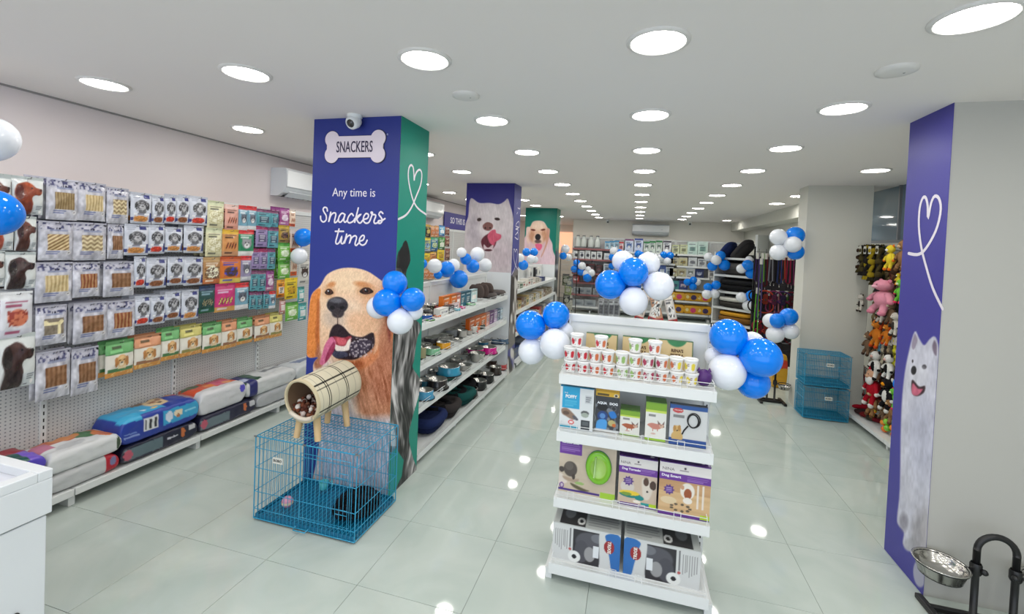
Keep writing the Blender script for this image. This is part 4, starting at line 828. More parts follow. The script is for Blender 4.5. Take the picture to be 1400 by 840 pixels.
put_sack(66, 167, ZD + .13, .145, SP(WH, [('top', .1, .9, .0, .4, (206, 110, 78)), ('tell', .72, .14, .35, .3, (60, 120, 70)), ('tell', .5, .2, .2, .16, (230, 150, 90)), ('top', .0, .25, .2, .6, (196, 120, 150)), ('tell', .4, .18, .68, .15, (196, 198, 202)), ('tell', .86, .1, .6, .3, (222, 130, 70)), ('fell', .94, .03, .5, .4, (60, 80, 60))]), 'white sack with orange and green print, beside the counter', pyl=620)
put_sack(166, 270, ZD, .145, SP((26, 28, 52), [('front', .04, .5, .2, .8, (96, 116, 124)), ('fell', .08, .05, .5, .28, (190, 90, 110)), ('front', .56, .7, .5, .6, (200, 200, 210)), ('fell', .78, .03, .6, .3, (196, 110, 60)), ('front', .86, .96, .55, .85, (200, 200, 205))]), 'dark navy sack under the bright blue sack', pyl=610)
put_sack(165, 272, ZD + .14, .215, SP((38, 62, 158), [('top', .04, .56, .05, .9, (60, 166, 214)), ('top', .0, .24, .75, 1, (70, 176, 220)), ('top', .34, .72, .0, .3, (126, 92, 70)), ('tell', .60, .13, .42, .3, (228, 200, 156)), ('tell', .57, .04, .36, .1, (150, 92, 60)), ('tell', .62, .03, .5, .07, (70, 50, 44)), ('tell', .66, .03, .34, .08, (150, 92, 60)), ('front', .5, .99, .3, .84, (58, 162, 208)), ('fell', .58, .05, .58, .2, (214, 224, 240)), ('fell', .70, .06, .6, .14, (238, 222, 190)), ('fell', .70, .03, .5, .08, (170, 110, 70)), ('front', .78, .95, .55, .62, (150, 214, 236)), ('front', .26, .44, .34, .80, (226, 228, 230))] + [('front', .28 + .022 * q, .292 + .022 * q, .4, .74, (40, 40, 50)) for q in range(7)] + [('tell', .34, .03, .72, .05, (220, 236, 246)), ('tell', .46, .035, .78, .06, (232, 200, 130)), ('top', .86, 1, .1, .32, (196, 60, 60)), ('top', .8, .86, .1, .3, (230, 150, 60)), ('front', .04, .22, .3, .36, (150, 170, 220)), ('front', .04, .2, .42, .46, (120, 146, 210))]), 'bright blue puppy food sack with barcode on its side', pyl=590)
put_sack(273, 350, ZD, .15, SP((34, 34, 60), [('front', .03, .5, .2, .75, (108, 124, 132)), ('fell', .08, .05, .5, .28, (190, 90, 110)), ('fell', .78, .03, .6, .28, (200, 110, 60)), ('front', .86, .97, .5, .85, (200, 200, 205))]), 'dark navy sack under the orange printed white sack', pyl=565)
put_sack(274, 337, ZD + .145, .215, SP((214, 214, 218), [('top', .0, .95, .0, .7, (216, 84, 50)), ('tell', .2, .16, .2, .16, (90, 110, 80)), ('tell', .66, .2, .45, .3, (206, 90, 120)), ('tell', .42, .1, .5, .2, (232, 130, 60)), ('tell', .75, .08, .6, .12, (226, 150, 90)), ('fell', .9, .06, .7, .22, (90, 80, 200))]), 'white sack with orange and pink print, middle of the deck', pyl=540)
put_sack(352, 425, ZD, .155, SP((184, 186, 190), []), 'plain grey white sack, lower far end of the deck', pyl=545)
put_sack(338, 405, ZD + .15, .17, SP((214, 216, 218), [('top', .0, .32, .0, .9, (38, 78, 56)), ('all', .06, .2, 0, 0, (40, 44, 110)), ('tell', .1, .07, .6, .16, (190, 200, 230)), ('top', .5, .9, .3, .5, (130, 134, 140))]), 'white sack with dark green and navy end', pyl=520)
put_sack(406, 455, ZD + .15, .16, SP((206, 210, 214), [('top', .2, .9, .3, .6, (110, 126, 160))]), 'white sack with blue lettering, far end of the deck', pyl=500)
# ------------------------------------------------------------------ counter, front left
ct = empty('counter', 'white counter with a raised rim, front left corner', 'counter', None, (-2.9, .72, 0))
cx0, cx1, cy0, cy1, ch = -.55, .55, -.6, .59, .9
ob('body', boxmesh('body', M_WHITE2, cx0 + .02, cx1 - .012, cy0, cy1 - .012, .06, ch - .2, bev=.004), ct)
ob('plinth', boxmesh('plinth', mat('grey_plinth', (120, 122, 124), .5), cx0 + .04, cx1 - .04, cy0, cy1 - .05, 0, .06), ct)
ob('drawer_front', boxmesh('drawer_front', M_WHITE2, cx0, cx1, cy0, cy1, ch - .19, ch - .04, bev=.004), ct)
rm = MB()
rm.box(cx0, cx1, cy1 - .05, cy1, ch - .04, ch, bev=.004).box(cx1 - .05, cx1, cy0, cy1 - .05, ch - .04, ch, bev=.004).box(cx0, cx0 + .05, cy0, cy1 - .05, ch - .04, ch, bev=.004)
ob('rim', rm.mesh('rim', M_WHITE2), ct)
ob('tray_bottom', boxmesh('tray_bottom', mat('tray_white', (214, 216, 226), .4), cx0 + .05, cx1 - .05, cy0, cy1 - .05, ch - .05, ch - .038), ct)
ob('lock', MB().lathe([(.012, 0), (.012, .006), (.0005, .007)], 12, M=Matrix.Translation((cx1 - .008, cy1 - .11, .34)) @ Matrix.Rotation(PI / 2, 4, 'Y')).mesh('lock', M_BLACK), ct)
cvt = kcanvas(100, 60, 30, 18, (120, 104, 112)); cvt.blotch((0, 0, 100, 60), (206, 196, 200), .09, .5, 3); cvt.blotch((0, 0, 100, 60), (70, 54, 66), .13, .6, 8)
for i, (ax, ay) in enumerate(((-2.56, 1.08), (-2.68, .9), (-2.56, .84))):
    mb = MB(); sheet(mb, cvt, .16, .12, lambda u, v: u * 0, False); mb.box(-.08, .08, .0002, .012, 0, .12, col=(190, 186, 190)); me = mb.mesh('leaflet', M_CARD)
    o = ob('leaflet_stack', me, None, (ax, ay, ch - .038 + .012), (-PI / 2, 0, .1 * i)); o.location.z = ch - .026; tag(o, 'stack of printed cards inside the counter tray, %s' % ['nearest the rim', 'further left', 'behind'][i], 'cards', 'cards in the counter tray')
# ------------------------------------------------------------------ cage builder
def cage(name, label, loc, rot, w, d, h, label_plate=(.0, .0), m=None, n_w=26, n_d=14, gap=.0, door=True, solid_tray=True, group=None):
    m = m or M_CAGE; c = empty(name, label, 'pet cage', group, loc, rot); R1_, R2_ = .0042, .0021
    def wires(segs, r, nm, mm=m, kind=None):
        mb = MB()
        for a, b in segs: mb.tube([a, b], r, 5, cap=False)
        return ob(nm, mb.mesh(nm, mm), c, kind=kind)
    x0, x1, y0, y1 = -w / 2, w / 2, -d / 2, d / 2; zb = .015
    # frames
    def rect(y, z0_, z1_): return [((x0, y, z0_), (x1, y, z0_)), ((x1, y, z0_), (x1, y, z1_)), ((x1, y, z1_), (x0, y, z1_)), ((x0, y, z1_), (x0, y, z0_))]
    wires(rect(y0, zb, h), R1_, 'front_frame'); wires(rect(y1, zb, h), R1_, 'back_frame')
    wires([((x, y0, z), (x, y1, z)) for x in (x0, x1) for z in (zb, h)], R1_, 'side_frame', kind='stuff')
    for nm, y in (('front_grid', y0), ('back_grid', y1)):
        s = [((x0 + w * i / n_w, y, zb), (x0 + w * i / n_w, y, h)) for i in range(1, n_w)] ; wires(s, R2_, nm, kind='stuff')
        wires([((x0, y - .002, zb + (h - zb) * q), (x1, y - .002, zb + (h - zb) * q)) for q in (.12, .33, .62, .86)], .0026, nm.replace('grid', 'rails'))
    for nm, x in (('left_grid', x0), ('right_grid', x1)):
        s = [((x, y0 + d * i / n_d, zb), (x, y0 + d * i / n_d, h)) for i in range(1, n_d)]; wires(s, R2_, nm, kind='stuff')
        wires([((x, y0, zb + (h - zb) * q), (x, y1, zb + (h - zb) * q)) for q in (.12, .33, .62, .86)], .0026, nm.replace('grid', 'rails'))
    wires([((x0 + w * i / n_w, y0, h), (x0 + w * i / n_w, y1, h)) for i in range(1, n_w)], R2_, 'top_grid', kind='stuff')
    wires([((x0, y0 + d * i / 5, h - .002), (x1, y0 + d * i / 5, h - .002)) for i in range(1, 5)], .0026, 'top_rails')
    wires([((x0 + w * i / n_w, y0, .05), (x0 + w * i / n_w, y1, .05)) for i in range(1, n_w)], R2_, 'floor_grid', kind='stuff')
    # slide-out tray
    tr = MB().box(x0 + .008, x1 - .008, y0 + .004, y1 - .008, .018, .024)
    for a in ((x0 + .008, x1 - .008, y0 + .004, y0 + .008), (x0 + .008, x1 - .008, y1 - .012, y1 - .008), (x0 + .008, x0 + .012, y0 + .008, y1 - .012), (x1 - .012, x1 - .008, y0 + .008, y1 - .012)): tr.box(*a, .024, .045)
    t = ob('tray', tr.mesh('tray', M_TRAY), c)
    ob('tray_handle', MB().tube([(-.05, y0 - .002, .03), (-.045, y0 - .03, .02), (.045, y0 - .03, .02), (.05, y0 - .002, .03)], .004, 6).mesh('tray_handle', m), t)
    if door:
        dx0, dx1, z0_, z1_ = -.02, x1 - .04, .1, h - .05; yy = y0 - .008
        dr = ob('door', MB().tube([(dx0, yy, z0_), (dx1, yy, z0_), (dx1, yy, z1_), (dx0, yy, z1_)], .003, 6, closed=True).mesh('door', m), c)
        for z in (.18, h - .16): ob('latch', MB().tube([(dx1 - .1, yy - .006, z), (dx1 - .01, yy - .006, z), (dx1 - .01, yy - .006, z + .03), (dx1 - .1, yy - .006, z + .03)], .0028, 6, closed=True).mesh('latch', m), dr, (0, 0, 0))
    lx, lz = label_plate
    pl = ob('label_plate', boxmesh('label_plate', mat('label_white', (222, 222, 214), .4), lx - .04, lx + .04, y0 - .012, y0 - .009, lz - .02, lz + .02), c)
    tm = textmesh('BOBO', .024, None, (30, 30, 34)); q = ob('lettering', tm, pl, (lx, y0 - .0135, lz))
    for x in (x0, 0, x1): ob('corner_clip', boxmesh('corner_clip', M_GALV, x - .012, x + .012, y0 - .006, y0 + .002, h - .004, h + .005), c)
    return c
cg = cage('pet_cage', 'blue wire pet cage on the floor below the retriever poster', (-2.018, 2.69, 0), 0, .785, .50, .573, (-.20, .44))
ball = empty('toy_ball', 'pink and white toy ball inside the front cage', 'ball', None, (-2.245, 2.56, .052))
ob('shell', MB().ball((0, 0, .038), .038, 16).mesh('shell', mat('pink_ball', (214, 150, 176), .4)), ball); ob('band', MB().lathe([(.0388, -.008), (.0388, .008)], 20, c=(0, 0, .038)).mesh('band', mat('cream_band', (222, 206, 178), .5)), ball)
feed = empty('feeder_cup', 'small teal feeder cup clipped in the front cage', 'feeder', None, (-2.17, 2.84, .052)); ob('cup', MB().lathe([(.028, 0), (.036, .055), (.033, .055), (.026, .006), (.0005, .004)], 16).mesh('cup', mat('teal_plastic', (70, 170, 180), .35)), feed); ob('clip', MB().tube([(.036, 0, .05), (.06, .02, .06), (.075, .0, .03)], .004, 6).mesh('clip', mat('teal_plastic')), feed)
mb = MB(); 
for i in range(220):
    a = random.uniform(0, 2 * PI); r = random.uniform(0, 1) ** .5; x, y = r * .14 * math.cos(a), r * .17 * math.sin(a); z = .03 + .075 * (1 - r * r) + random.uniform(-.01, .01); mb.ball((x, y, z), random.uniform(.016, .028), 6, col=random.choice([(22, 22, 26), (34, 34, 40), (14, 14, 16)]))
mb.ball((0, 0, .03), (.15, .18, .03), 20, col=(20, 20, 24))
o = ob('fluffy_cushion', mb.mesh('fluffy_cushion', M_PLUSH), None, (-1.79, 2.70, .052)); tag(o, 'fluffy black cushion inside the front cage', 'cushion')
# ------------------------------------------------------------------ cat tunnel bed
tb = empty('cat_tunnel', 'plaid barrel cat bed on wooden legs on top of the cage', 'pet bed', None, (-2.06, 2.67, .577))
fc, rc = at(412.5, 549, Y=2.46), at(472, 519, Y=2.86)
ax = (rc - fc); Ln = ax.length; ax.normalize(); base = Vector((-2.06, 2.67, .577))
q = Vector((0, 0, 1)).rotation_difference(ax).to_matrix().to_4x4(); MT = Matrix.Translation(fc - base) @ q
def plaid(n=150, ml=120, r=.148):
    vs, fs, cs = [], [], []
    for i in range(ml + 1):
        for k in range(n):
            a = 2 * PI * k / n; z = Ln * i / ml; vs.append(MT @ Vector((r * math.cos(a), r * math.sin(a), z)))
            c = np.array((216, 208, 184.)); s_ = a * r
            for p in (.23, .27, .64, .68):
                if abs(z / Ln - p) < .007: c = c * .22
            for p in (.1, .45, .85):
                if abs(z / Ln - p) < .0045: c = c * .75
            for p in (0.05, .085, .31, .345, .59, .625, .85, .885):
                if abs(k / n - p) < .0036: c = c * .25
            for p in (.19, .46, .73):
                if abs(k / n - p) < .0034: c = c * .78
            cs.append(c)
    for i in range(ml):
        for k in range(n): fs.append((i * n + k, i * n + (k + 1) % n, (i + 1) * n + (k + 1) % n, (i + 1) * n + k))
    return vs, fs, cs
mb = MB(); mb.add(*plaid()[:2], True, plaid()[2]); ob('barrel', mb.mesh('barrel', M_FAB), tb)
mb = MB(); mb.lathe([(.132, .004), (.13, Ln - .03), (.0005, Ln - .025)], 48, M=MT, col=(120, 96, 76)); ob('lining', mb.mesh('lining', M_FAB), tb)
mb = MB(); mb.lathe([(.132, .01), (.130, -.004), (.140, -.010), (.149, -.004), (.149, .012)], 48, M=MT, col=(206, 192, 160)); ob('rim', mb.mesh('rim', M_FAB), tb)
mb = MB(); mb.lathe([(.149, Ln - .012), (.147, Ln + .002), (.10, Ln + .004), (.0005, Ln + .004)], 48, M=MT, col=(200, 190, 160)); ob('end_panel', mb.mesh('end_panel', M_FAB), tb)
mb = MB(); inv = MT.inverted(); dn = (inv.to_3x3() @ Vector((0, 0, -1))); dn.z = 0; dn.normalize(); sd_ = Vector((-dn.y, dn.x, 0))
for i in range(420):
    z = random.uniform(.008, Ln - .05); h_ = random.uniform(-.13, -.02 if random.random() < .3 else -.05); s_ = random.uniform(-1, 1) * math.sqrt(max(.0001, .122 ** 2 - h_ * h_)); p = dn * (-h_) + sd_ * s_ + Vector((0, 0, z))
    mb.ball(MT @ p, random.uniform(.010, .02), 5, col=random.choice([(120, 70, 52), (150, 104, 84), (226, 216, 208), (90, 52, 42), (206, 190, 184), (70, 44, 40)]))
ob('fluffy_mat', mb.mesh('fluffy_mat', M_PLUSH), tb, kind='stuff')
mb = MB(); pts = [MT @ (dn * .12 + sd_ * (.1 * t) * 1.0 + dn * (-.03 * abs(t) ** 2) + Vector((0, 0, -.004))) for t in np.linspace(-1, 1, 9)]; mb.tube(pts, .014, 8, col=(226, 214, 198)); ob('mat_edge', mb.mesh('mat_edge', M_FAB), tb)
M_WOOD = mat('beech_leg', (206, 176, 130), .5, var=.12, vscale=25)
for (fx, px, py) in ((0, 403, 592), (0, 441, 598), (1, 466, 579), (1, 430, 572)):
    P_ = at(px, py, Z=.577) if not fx else at(px, py, Z=.577)
    top_z = {0: .055, 1: Ln - .09}[fx]; side = -1 if px in (403, 430) else 1
    best = MT @ (dn * .125 + sd_ * 0 + Vector((0, 0, top_z))); lat = Vector((side * .06, 0, 0)); tp = best + lat + Vector((0, 0, .02)); bt = Vector((best.x + side * .085, best.y + (-.012 if not fx else .01), .0))
    ob('leg', MB().tube([bt, tp], .020, 12, r2=.026).mesh('leg', M_WOOD), tb)
# ================================================================== FRONT GONDOLA
gx = -.405; GB = .865
uG = unit('gondola', 'white freestanding shelf unit in the foreground holding cups and boxes', (gx, 2.95, 0), 0, 1, GB, 1.5, [1.19, .85, .455], .345, .42, lip=.058, zd=.11, fence=True, peg=False)
ob('rear_panel', boxmesh('rear_panel', M_WHITE, .004, GB - .004, .03, .042, .04, 1.45), uG)
def put(o, x, y, z, rot=0): o.location = (x, y, z); o.rotation_euler = (0, 0, rot); return o
# cups
CUPC = {'red': (196, 40, 56), 'green': (150, 186, 110), 'plum': (170, 60, 90), 'yellow': (226, 206, 70), 'orange': (206, 110, 70), 'pink': (190, 50, 110)}
def cupmesh(c1, c2, seed):
    n = 40; m = 14; mb = MB(); prof = [(.0295 + .008 * i / m, .066 * i / m) for i in range(m + 1)]
    k = np.arange(n); rows = []
    for i in range(m + 1):
        a = 2 * PI * k / n; U = (k / n * 100.); V = np.full(n, 100. - 100 * i / m); C = np.tile((232., 230, 228), (n, 1))
        for q, (cu, cc) in enumerate(((63, c1), (84, c2), (12, c1))):
            d = ((U - cu) / 6) ** 2 + ((V - 50) / 30) ** 2; C[d < 1] = cc
        for (u0, u1, v0, v1) in ((68, 73, 24, 30), (67, 74, 40, 44), (67, 73, 52, 56), (68, 74, 66, 70), (68, 72, 78, 82)):
            C[(U > u0) & (U < u1) & (V > v0) & (V < v1)] = (120, 90, 96)
        rows.append(C)
    vs = [Vector((r * math.cos(2 * PI * q / n), r * math.sin(2 * PI * q / n), z)) for r, z in prof for q in range(n)]
    mb.add(vs, [(i * n + q, i * n + (q + 1) % n, (i + 1) * n + (q + 1) % n, (i + 1) * n + q) for i in range(m) for q in range(n)], True, np.concatenate(rows))
    mb.lathe([(.0005, 0), (.0295, 0)], 24, col=(225, 225, 225))
    return mb.mesh('cup_body', M_PLAST)
lidm = MB().lathe([(.0385, .062), (.0405, .064), (.0405, .072), (.038, .075), (.036, .0725), (.0005, .0725)], 28, col=(236, 236, 236)).mesh('lid', M_PLAST)
CL = {}
def cup(px, py, c1, c2, row, label):
    key = (c1, c2)
    if key not in CL: CL[key] = cupmesh(CUPC[c1], CUPC[c2], len(CL))
    Y = {0: 2.675, 1: 2.675, 2: 2.70}[row]; p = at(px, py, Y=Y); z = 1.192 + .0755 * row + .0005
    e = empty('treat_cup', label, 'cup', 'paper treat cups on the top shelf', (p.x, Y, z), random.uniform(-.25, .25)); ob('body', CL[key], e); ob('lid', lidm, e)
zc = lambda x, y: (760 + x / 6.364, 440 + y / 6.364)
rowc = ['bottom', 'middle', 'top']
cols10 = [('red', 'red'), ('red', 'red'), ('red', 'orange'), ('red', 'orange'), ('green', 'green'), ('green', 'orange'), ('plum', 'plum'), ('plum', 'orange'), ('orange', 'yellow'), ('yellow', 'yellow')]
xs1 = [120, 232, 340, 450, 572, 686, 800, 918, 1046, 1172]
for i, (c1, c2) in enumerate(cols10):
    cup(*zc(xs1[i] + 4, 440 + i * 9), c1, c2, 0, 'white cup with %s fruit print, bottom layer' % c1)
    cup(*zc(xs1[i], 320 + i * 9), c1, c2, 1, 'white lidded cup with %s fruit print, middle layer' % c1)
for x, c in ((180, ('red', 'red')), (393, ('red', 'orange')), (690, ('green', 'green')), (862, ('plum', 'orange'))): cup(*zc(x, 220), *c, 2, 'white lidded cup with %s print standing on the stack' % c[0])
# kraft pizza boxes
cv = kcanvas(100, 80, 50, 40, (214, 190, 140)); cv.ell(52, -6, 30, 22, (42, 126, 72), 0, .1); cv.noise(6, .05, .05, 3); cv.rect(0, 0, 100, 1.6, (60, 110, 60)); cv.rect(97, 0, 100, 80, (90, 110, 70))
mp = carton('pizza_box', cv, .235, .035, .195, (120, 130, 90), (60, 110, 70))
for i, (x0, x1, y) in enumerate(((250, 550, 180), (556, 884, 240), (884, 1194, 280))):
    a = at(*zc((x0 + x1) / 2, y), Y=2.905); o = ob('treat_box', mp, None, (a.x, 2.905, 1.2), (-.08, 0, 0)); o.location.y = 2.895; o.scale.x = .84
    tag(o, 'kraft pizza treat box with green arch behind the cups, %s' % ['left', 'middle', 'right'][i], 'box', 'kraft boxes on the top shelf')
    for txt, zz, s_ in (("RENA'S", .132, .026), ('PIZZA', .10, .034)): ob('lettering', textmesh(txt, s_, None, (92, 62, 34), 1, .0004, .001), o, (.01, -.0185, zz))
# purple ball toy
e = empty('dispenser_toy', 'purple knobbly rubber toy at the right end of the cups', 'toy', None, (at(*zc(1290, 500), Y=2.68).x + .0, 2.69, 1.193))
ob('body', MB().ball((0, 0, .048), (.045, .045, .048), 8).mesh('body', mat('purple_rubber', (72, 26, 104), .4)), e)
for a in (-.6, .6): ob('ear', MB().lathe([(.012, 0), (.001, .022)], 8, c=(a * .045, 0, .082)).mesh('ear', MATS['purple_rubber']), e)
# generic boxed goods on a shelf plane, rectangle in the photo -> world size
def boxgood(name, label, cv, rect, Y, zb, depth, side, top, group=None, topcv=None, sidecv=None, yawd=0, cat='box', hfix=None):
    a = at(rect[0], (rect[1] + rect[3]) / 2, Y=Y); b = at(rect[2], (rect[1] + rect[3]) / 2, Y=Y); w = (b.x - a.x); cx = (rect[0] + rect[2]) / 2
    h = hfix or at(cx, rect[1], Y=Y).z - at(cx, rect[3], Y=Y).z
    me = carton(name, cv, w, depth, h, side, top, topcv=topcv, sidecv=sidecv)
    o = ob(name, me, None, ((a.x + b.x) / 2, Y + depth / 2, zb), yawd); tag(o, label, cat, group); o['wh'] = (w, h); return o, w, h
def btxt(o, txt, x, z, size, col, depth, w=None, bold=0.0, rotz=0):
    me = textmesh(txt, size, None, col, 1, .0003, bold)
    if w: xs = [v.co.x for v in me.vertices]; me.transform(Matrix.Diagonal((w / (max(xs) - min(xs)), 1, 1, 1)))
    if rotz: me.transform(Matrix.Rotation(rotz, 4, 'Y'))
    return ob('lettering', me, o, (x, -depth / 2 - .0012, z))
def zq(ox, oy, k): return lambda a, b, c, d: (ox + a / k, oy + b / k, ox + c / k, oy + d / k)
r5 = zq(740, 520, 5.25)
Z2, Z3, Z4 = .853, .458, .112
# -- shelf 2
cv = kcanvas(100, 126, 50, 63, (218, 222, 224)); cv.rect(8, 2, 58, 64, (40, 160, 206)); cv.lines(16, 42, 50, 58, (120, 200, 226), 4, .5)
cv.poly([(6, 70), (22, 66), (40, 78), (52, 92), (40, 98), (20, 90), (8, 84)], (138, 112, 96), 3); cv.ell(20, 80, 10, 6, (96, 76, 66)); cv.ell(48, 92, 10, 5, (90, 90, 100), .6); cv.ell(76, 74, 12, 7, (90, 92, 94)); cv.ell(76, 80, 11, 7, (160, 170, 160)); cv.rect(66, 96, 90, 122, (50, 54, 60)); cv.rect(70, 100, 86, 110, (90, 96, 100)); cv.ell(36, 106, 9, 7, (214, 90, 90)); cv.ell(36, 106, 5, 4, (240, 230, 230)); cv.rect(0, 116, 56, 122, (40, 150, 180)); cv.rect(76, 22, 94, 44, (196, 200, 204)); cv.lines(78, 26, 92, 40, (120, 124, 130), 3)
o, w, h = boxgood('grooming_box', 'white and light blue box at the left of the second shelf', cv, r5(130, 95, 372, 400), 2.66, Z2, .075, (200, 204, 206), (30, 130, 170)); btxt(o, 'POFFY', -.17 * w, h * .76, .026, (236, 240, 242), .075, w * .34, .001); btxt(o, 'THE', -.32 * w, h * .84, .012, (236, 240, 242), .075)
cv = kcanvas(100, 200, 40, 80, (58, 60, 66)); cv.rect(0, 0, 100, 42, (226, 180, 50)); cv.rect(0, 0, 100, 20, (196, 148, 30)); cv.lines(6, 30, 72, 38, (60, 50, 30), 1); cv.ell(86, 34, 10, 8, (230, 220, 190)); cv.ell(86, 34, 6, 5, (70, 50, 40))
cv.ell(30, 92, 24, 14, (26, 26, 30)); cv.ell(78, 92, 12, 12, (90, 92, 96)); cv.ell(78, 92, 8, 8, (40, 42, 48)); cv.blotch((0, 80, 100, 190), (150, 156, 164), .07, .55, 3, .7); cv.ell(32, 130, 22, 22, (36, 66, 128)); cv.ell(32, 130, 12, 12, (90, 140, 200)); cv.poly([(58, 112), (80, 104), (92, 128), (70, 136)], (40, 120, 200), 3); cv.poly([(12, 152), (50, 148), (46, 196), (8, 196)], (80, 160, 226), 4); cv.ell(72, 158, 16, 14, (186, 176, 120)); cv.ell(82, 166, 8, 8, (206, 110, 50)); cv.rect(0, 188, 100, 200, (206, 208, 210))
o, w, h = boxgood('toy_box', 'tall dark box with yellow top on the second shelf', cv, r5(386, 90, 556, 412), 2.69, Z2, .06, (70, 66, 60), (206, 160, 40)); btxt(o, 'AQUA', -.22 * w, h * .64, .019, (240, 244, 250), .06, w * .42, .0008); btxt(o, 'DOG', .27 * w, h * .64, .019, (240, 244, 250), .06, w * .34, .0008)
def foxbox(w, h, k):
    cv = kcanvas(100, h, 44, int(44 * h / 100), (226, 226, 220)); cv.rect(0, 0, 100, h * .24, (126, 168, 50)); cv.rect(0, h * .2, 100, h * .27, (196, 216, 90)); cv.rect(0, h * .93, 100, h, (150, 190, 60))
    c = (172, 92, 60) if k == 0 else (196, 130, 116); y = h * (.60)
    cv.poly([(10, y), (30, y - 10), (60, y - 8), (72, y - 12), (84, y + 2), (66, y + 16), (40, y + 18), (20, y + 8)], c, 3); cv.poly([(62, y - 6), (58, y - 26), (74, y - 10)], (120, 96, 90), 2, False); cv.poly([(80, y - 8), (92, y - 26), (90, y - 2)], (120, 96, 90), 2, False); cv.ell(80, y, 12, 9, (206, 170, 150)); cv.ell(90, y + 2, 3, 2.5, (30, 24, 24)); cv.ell(76, y - 3, 2, 2, (30, 24, 24)); cv.rect(36, y + 14, 40, y + 30, c); cv.rect(58, y + 12, 62, y + 28, c); cv.lines(14, h * .31, 60, h * .38, (120, 120, 120), 1); cv.ell(40, h * .82, 12, 4, (206, 170, 160), 0, .4); return cv
boxgood('nappy_box', 'short green and white box with a fox terrier', foxbox(100, 150, 0), r5(562, 275, 704, 455), 2.69, Z2, .10, (170, 168, 160), (96, 140, 50), 'green topped boxes on the second shelf')
boxgood('nappy_box', 'taller green and white box with a pinkish terrier', foxbox(100, 185, 1), r5(744, 225, 894, 500), 2.67, Z2, .10, (176, 172, 164), (96, 140, 50), 'green topped boxes on the second shelf')
cv = kcanvas(140, 130, 60, 56, (206, 208, 208)); cv.rect(0, 0, 140, 16, (42, 84, 150)); cv.rect(0, 108, 140, 130, (40, 76, 144)); cv.ell(30, 20, 20, 8, (196, 60, 60)); cv.lines(12, 34, 70, 42, (110, 110, 110), 1); cv.ell(30, 84, 16, 16, (206, 172, 110)); cv.ell(30, 104, 22, 18, (200, 166, 104)); cv.ell(20, 78, 6, 10, (176, 132, 70)); cv.ell(38, 76, 6, 10, (176, 132, 70)); cv.ell(30, 84, 3, 2.5, (30, 20, 20)); cv.rect(0, 112, 140, 130, (40, 76, 144))
o, w, h = boxgood('leash_box', 'white box with blue bands and a coiled black leash', cv, r5(918, 225, 1188, 520), 2.66, Z2, .03, (60, 90, 150), (60, 66, 80)); btxt(o, 'TRIXIE', -.28 * w, h * .85, .010, (240, 240, 240), .03, w * .22)
cd = MB(); cd.tube([(.045 * math.cos(t) * .62 + .025, -.018 - .002 * math.sin(3 * t), h * .63 + .045 * math.sin(t) * .8) for t in np.linspace(0, 2 * PI, 24)], .004, 6, closed=True); cd.tube([(.055 * math.cos(t) * .6 + .028, -.020, h * .65 + .05 * math.sin(t) * .8) for t in np.linspace(0, 2 * PI, 24)], .003, 6, closed=True); cd.tube([(.0, -.018, h * .5), (-.02, -.018, h * .38), (-.03, -.018, h * .28)], .004, 6); ob('leash', cd.mesh('leash', M_BLACK), o, kind=None)
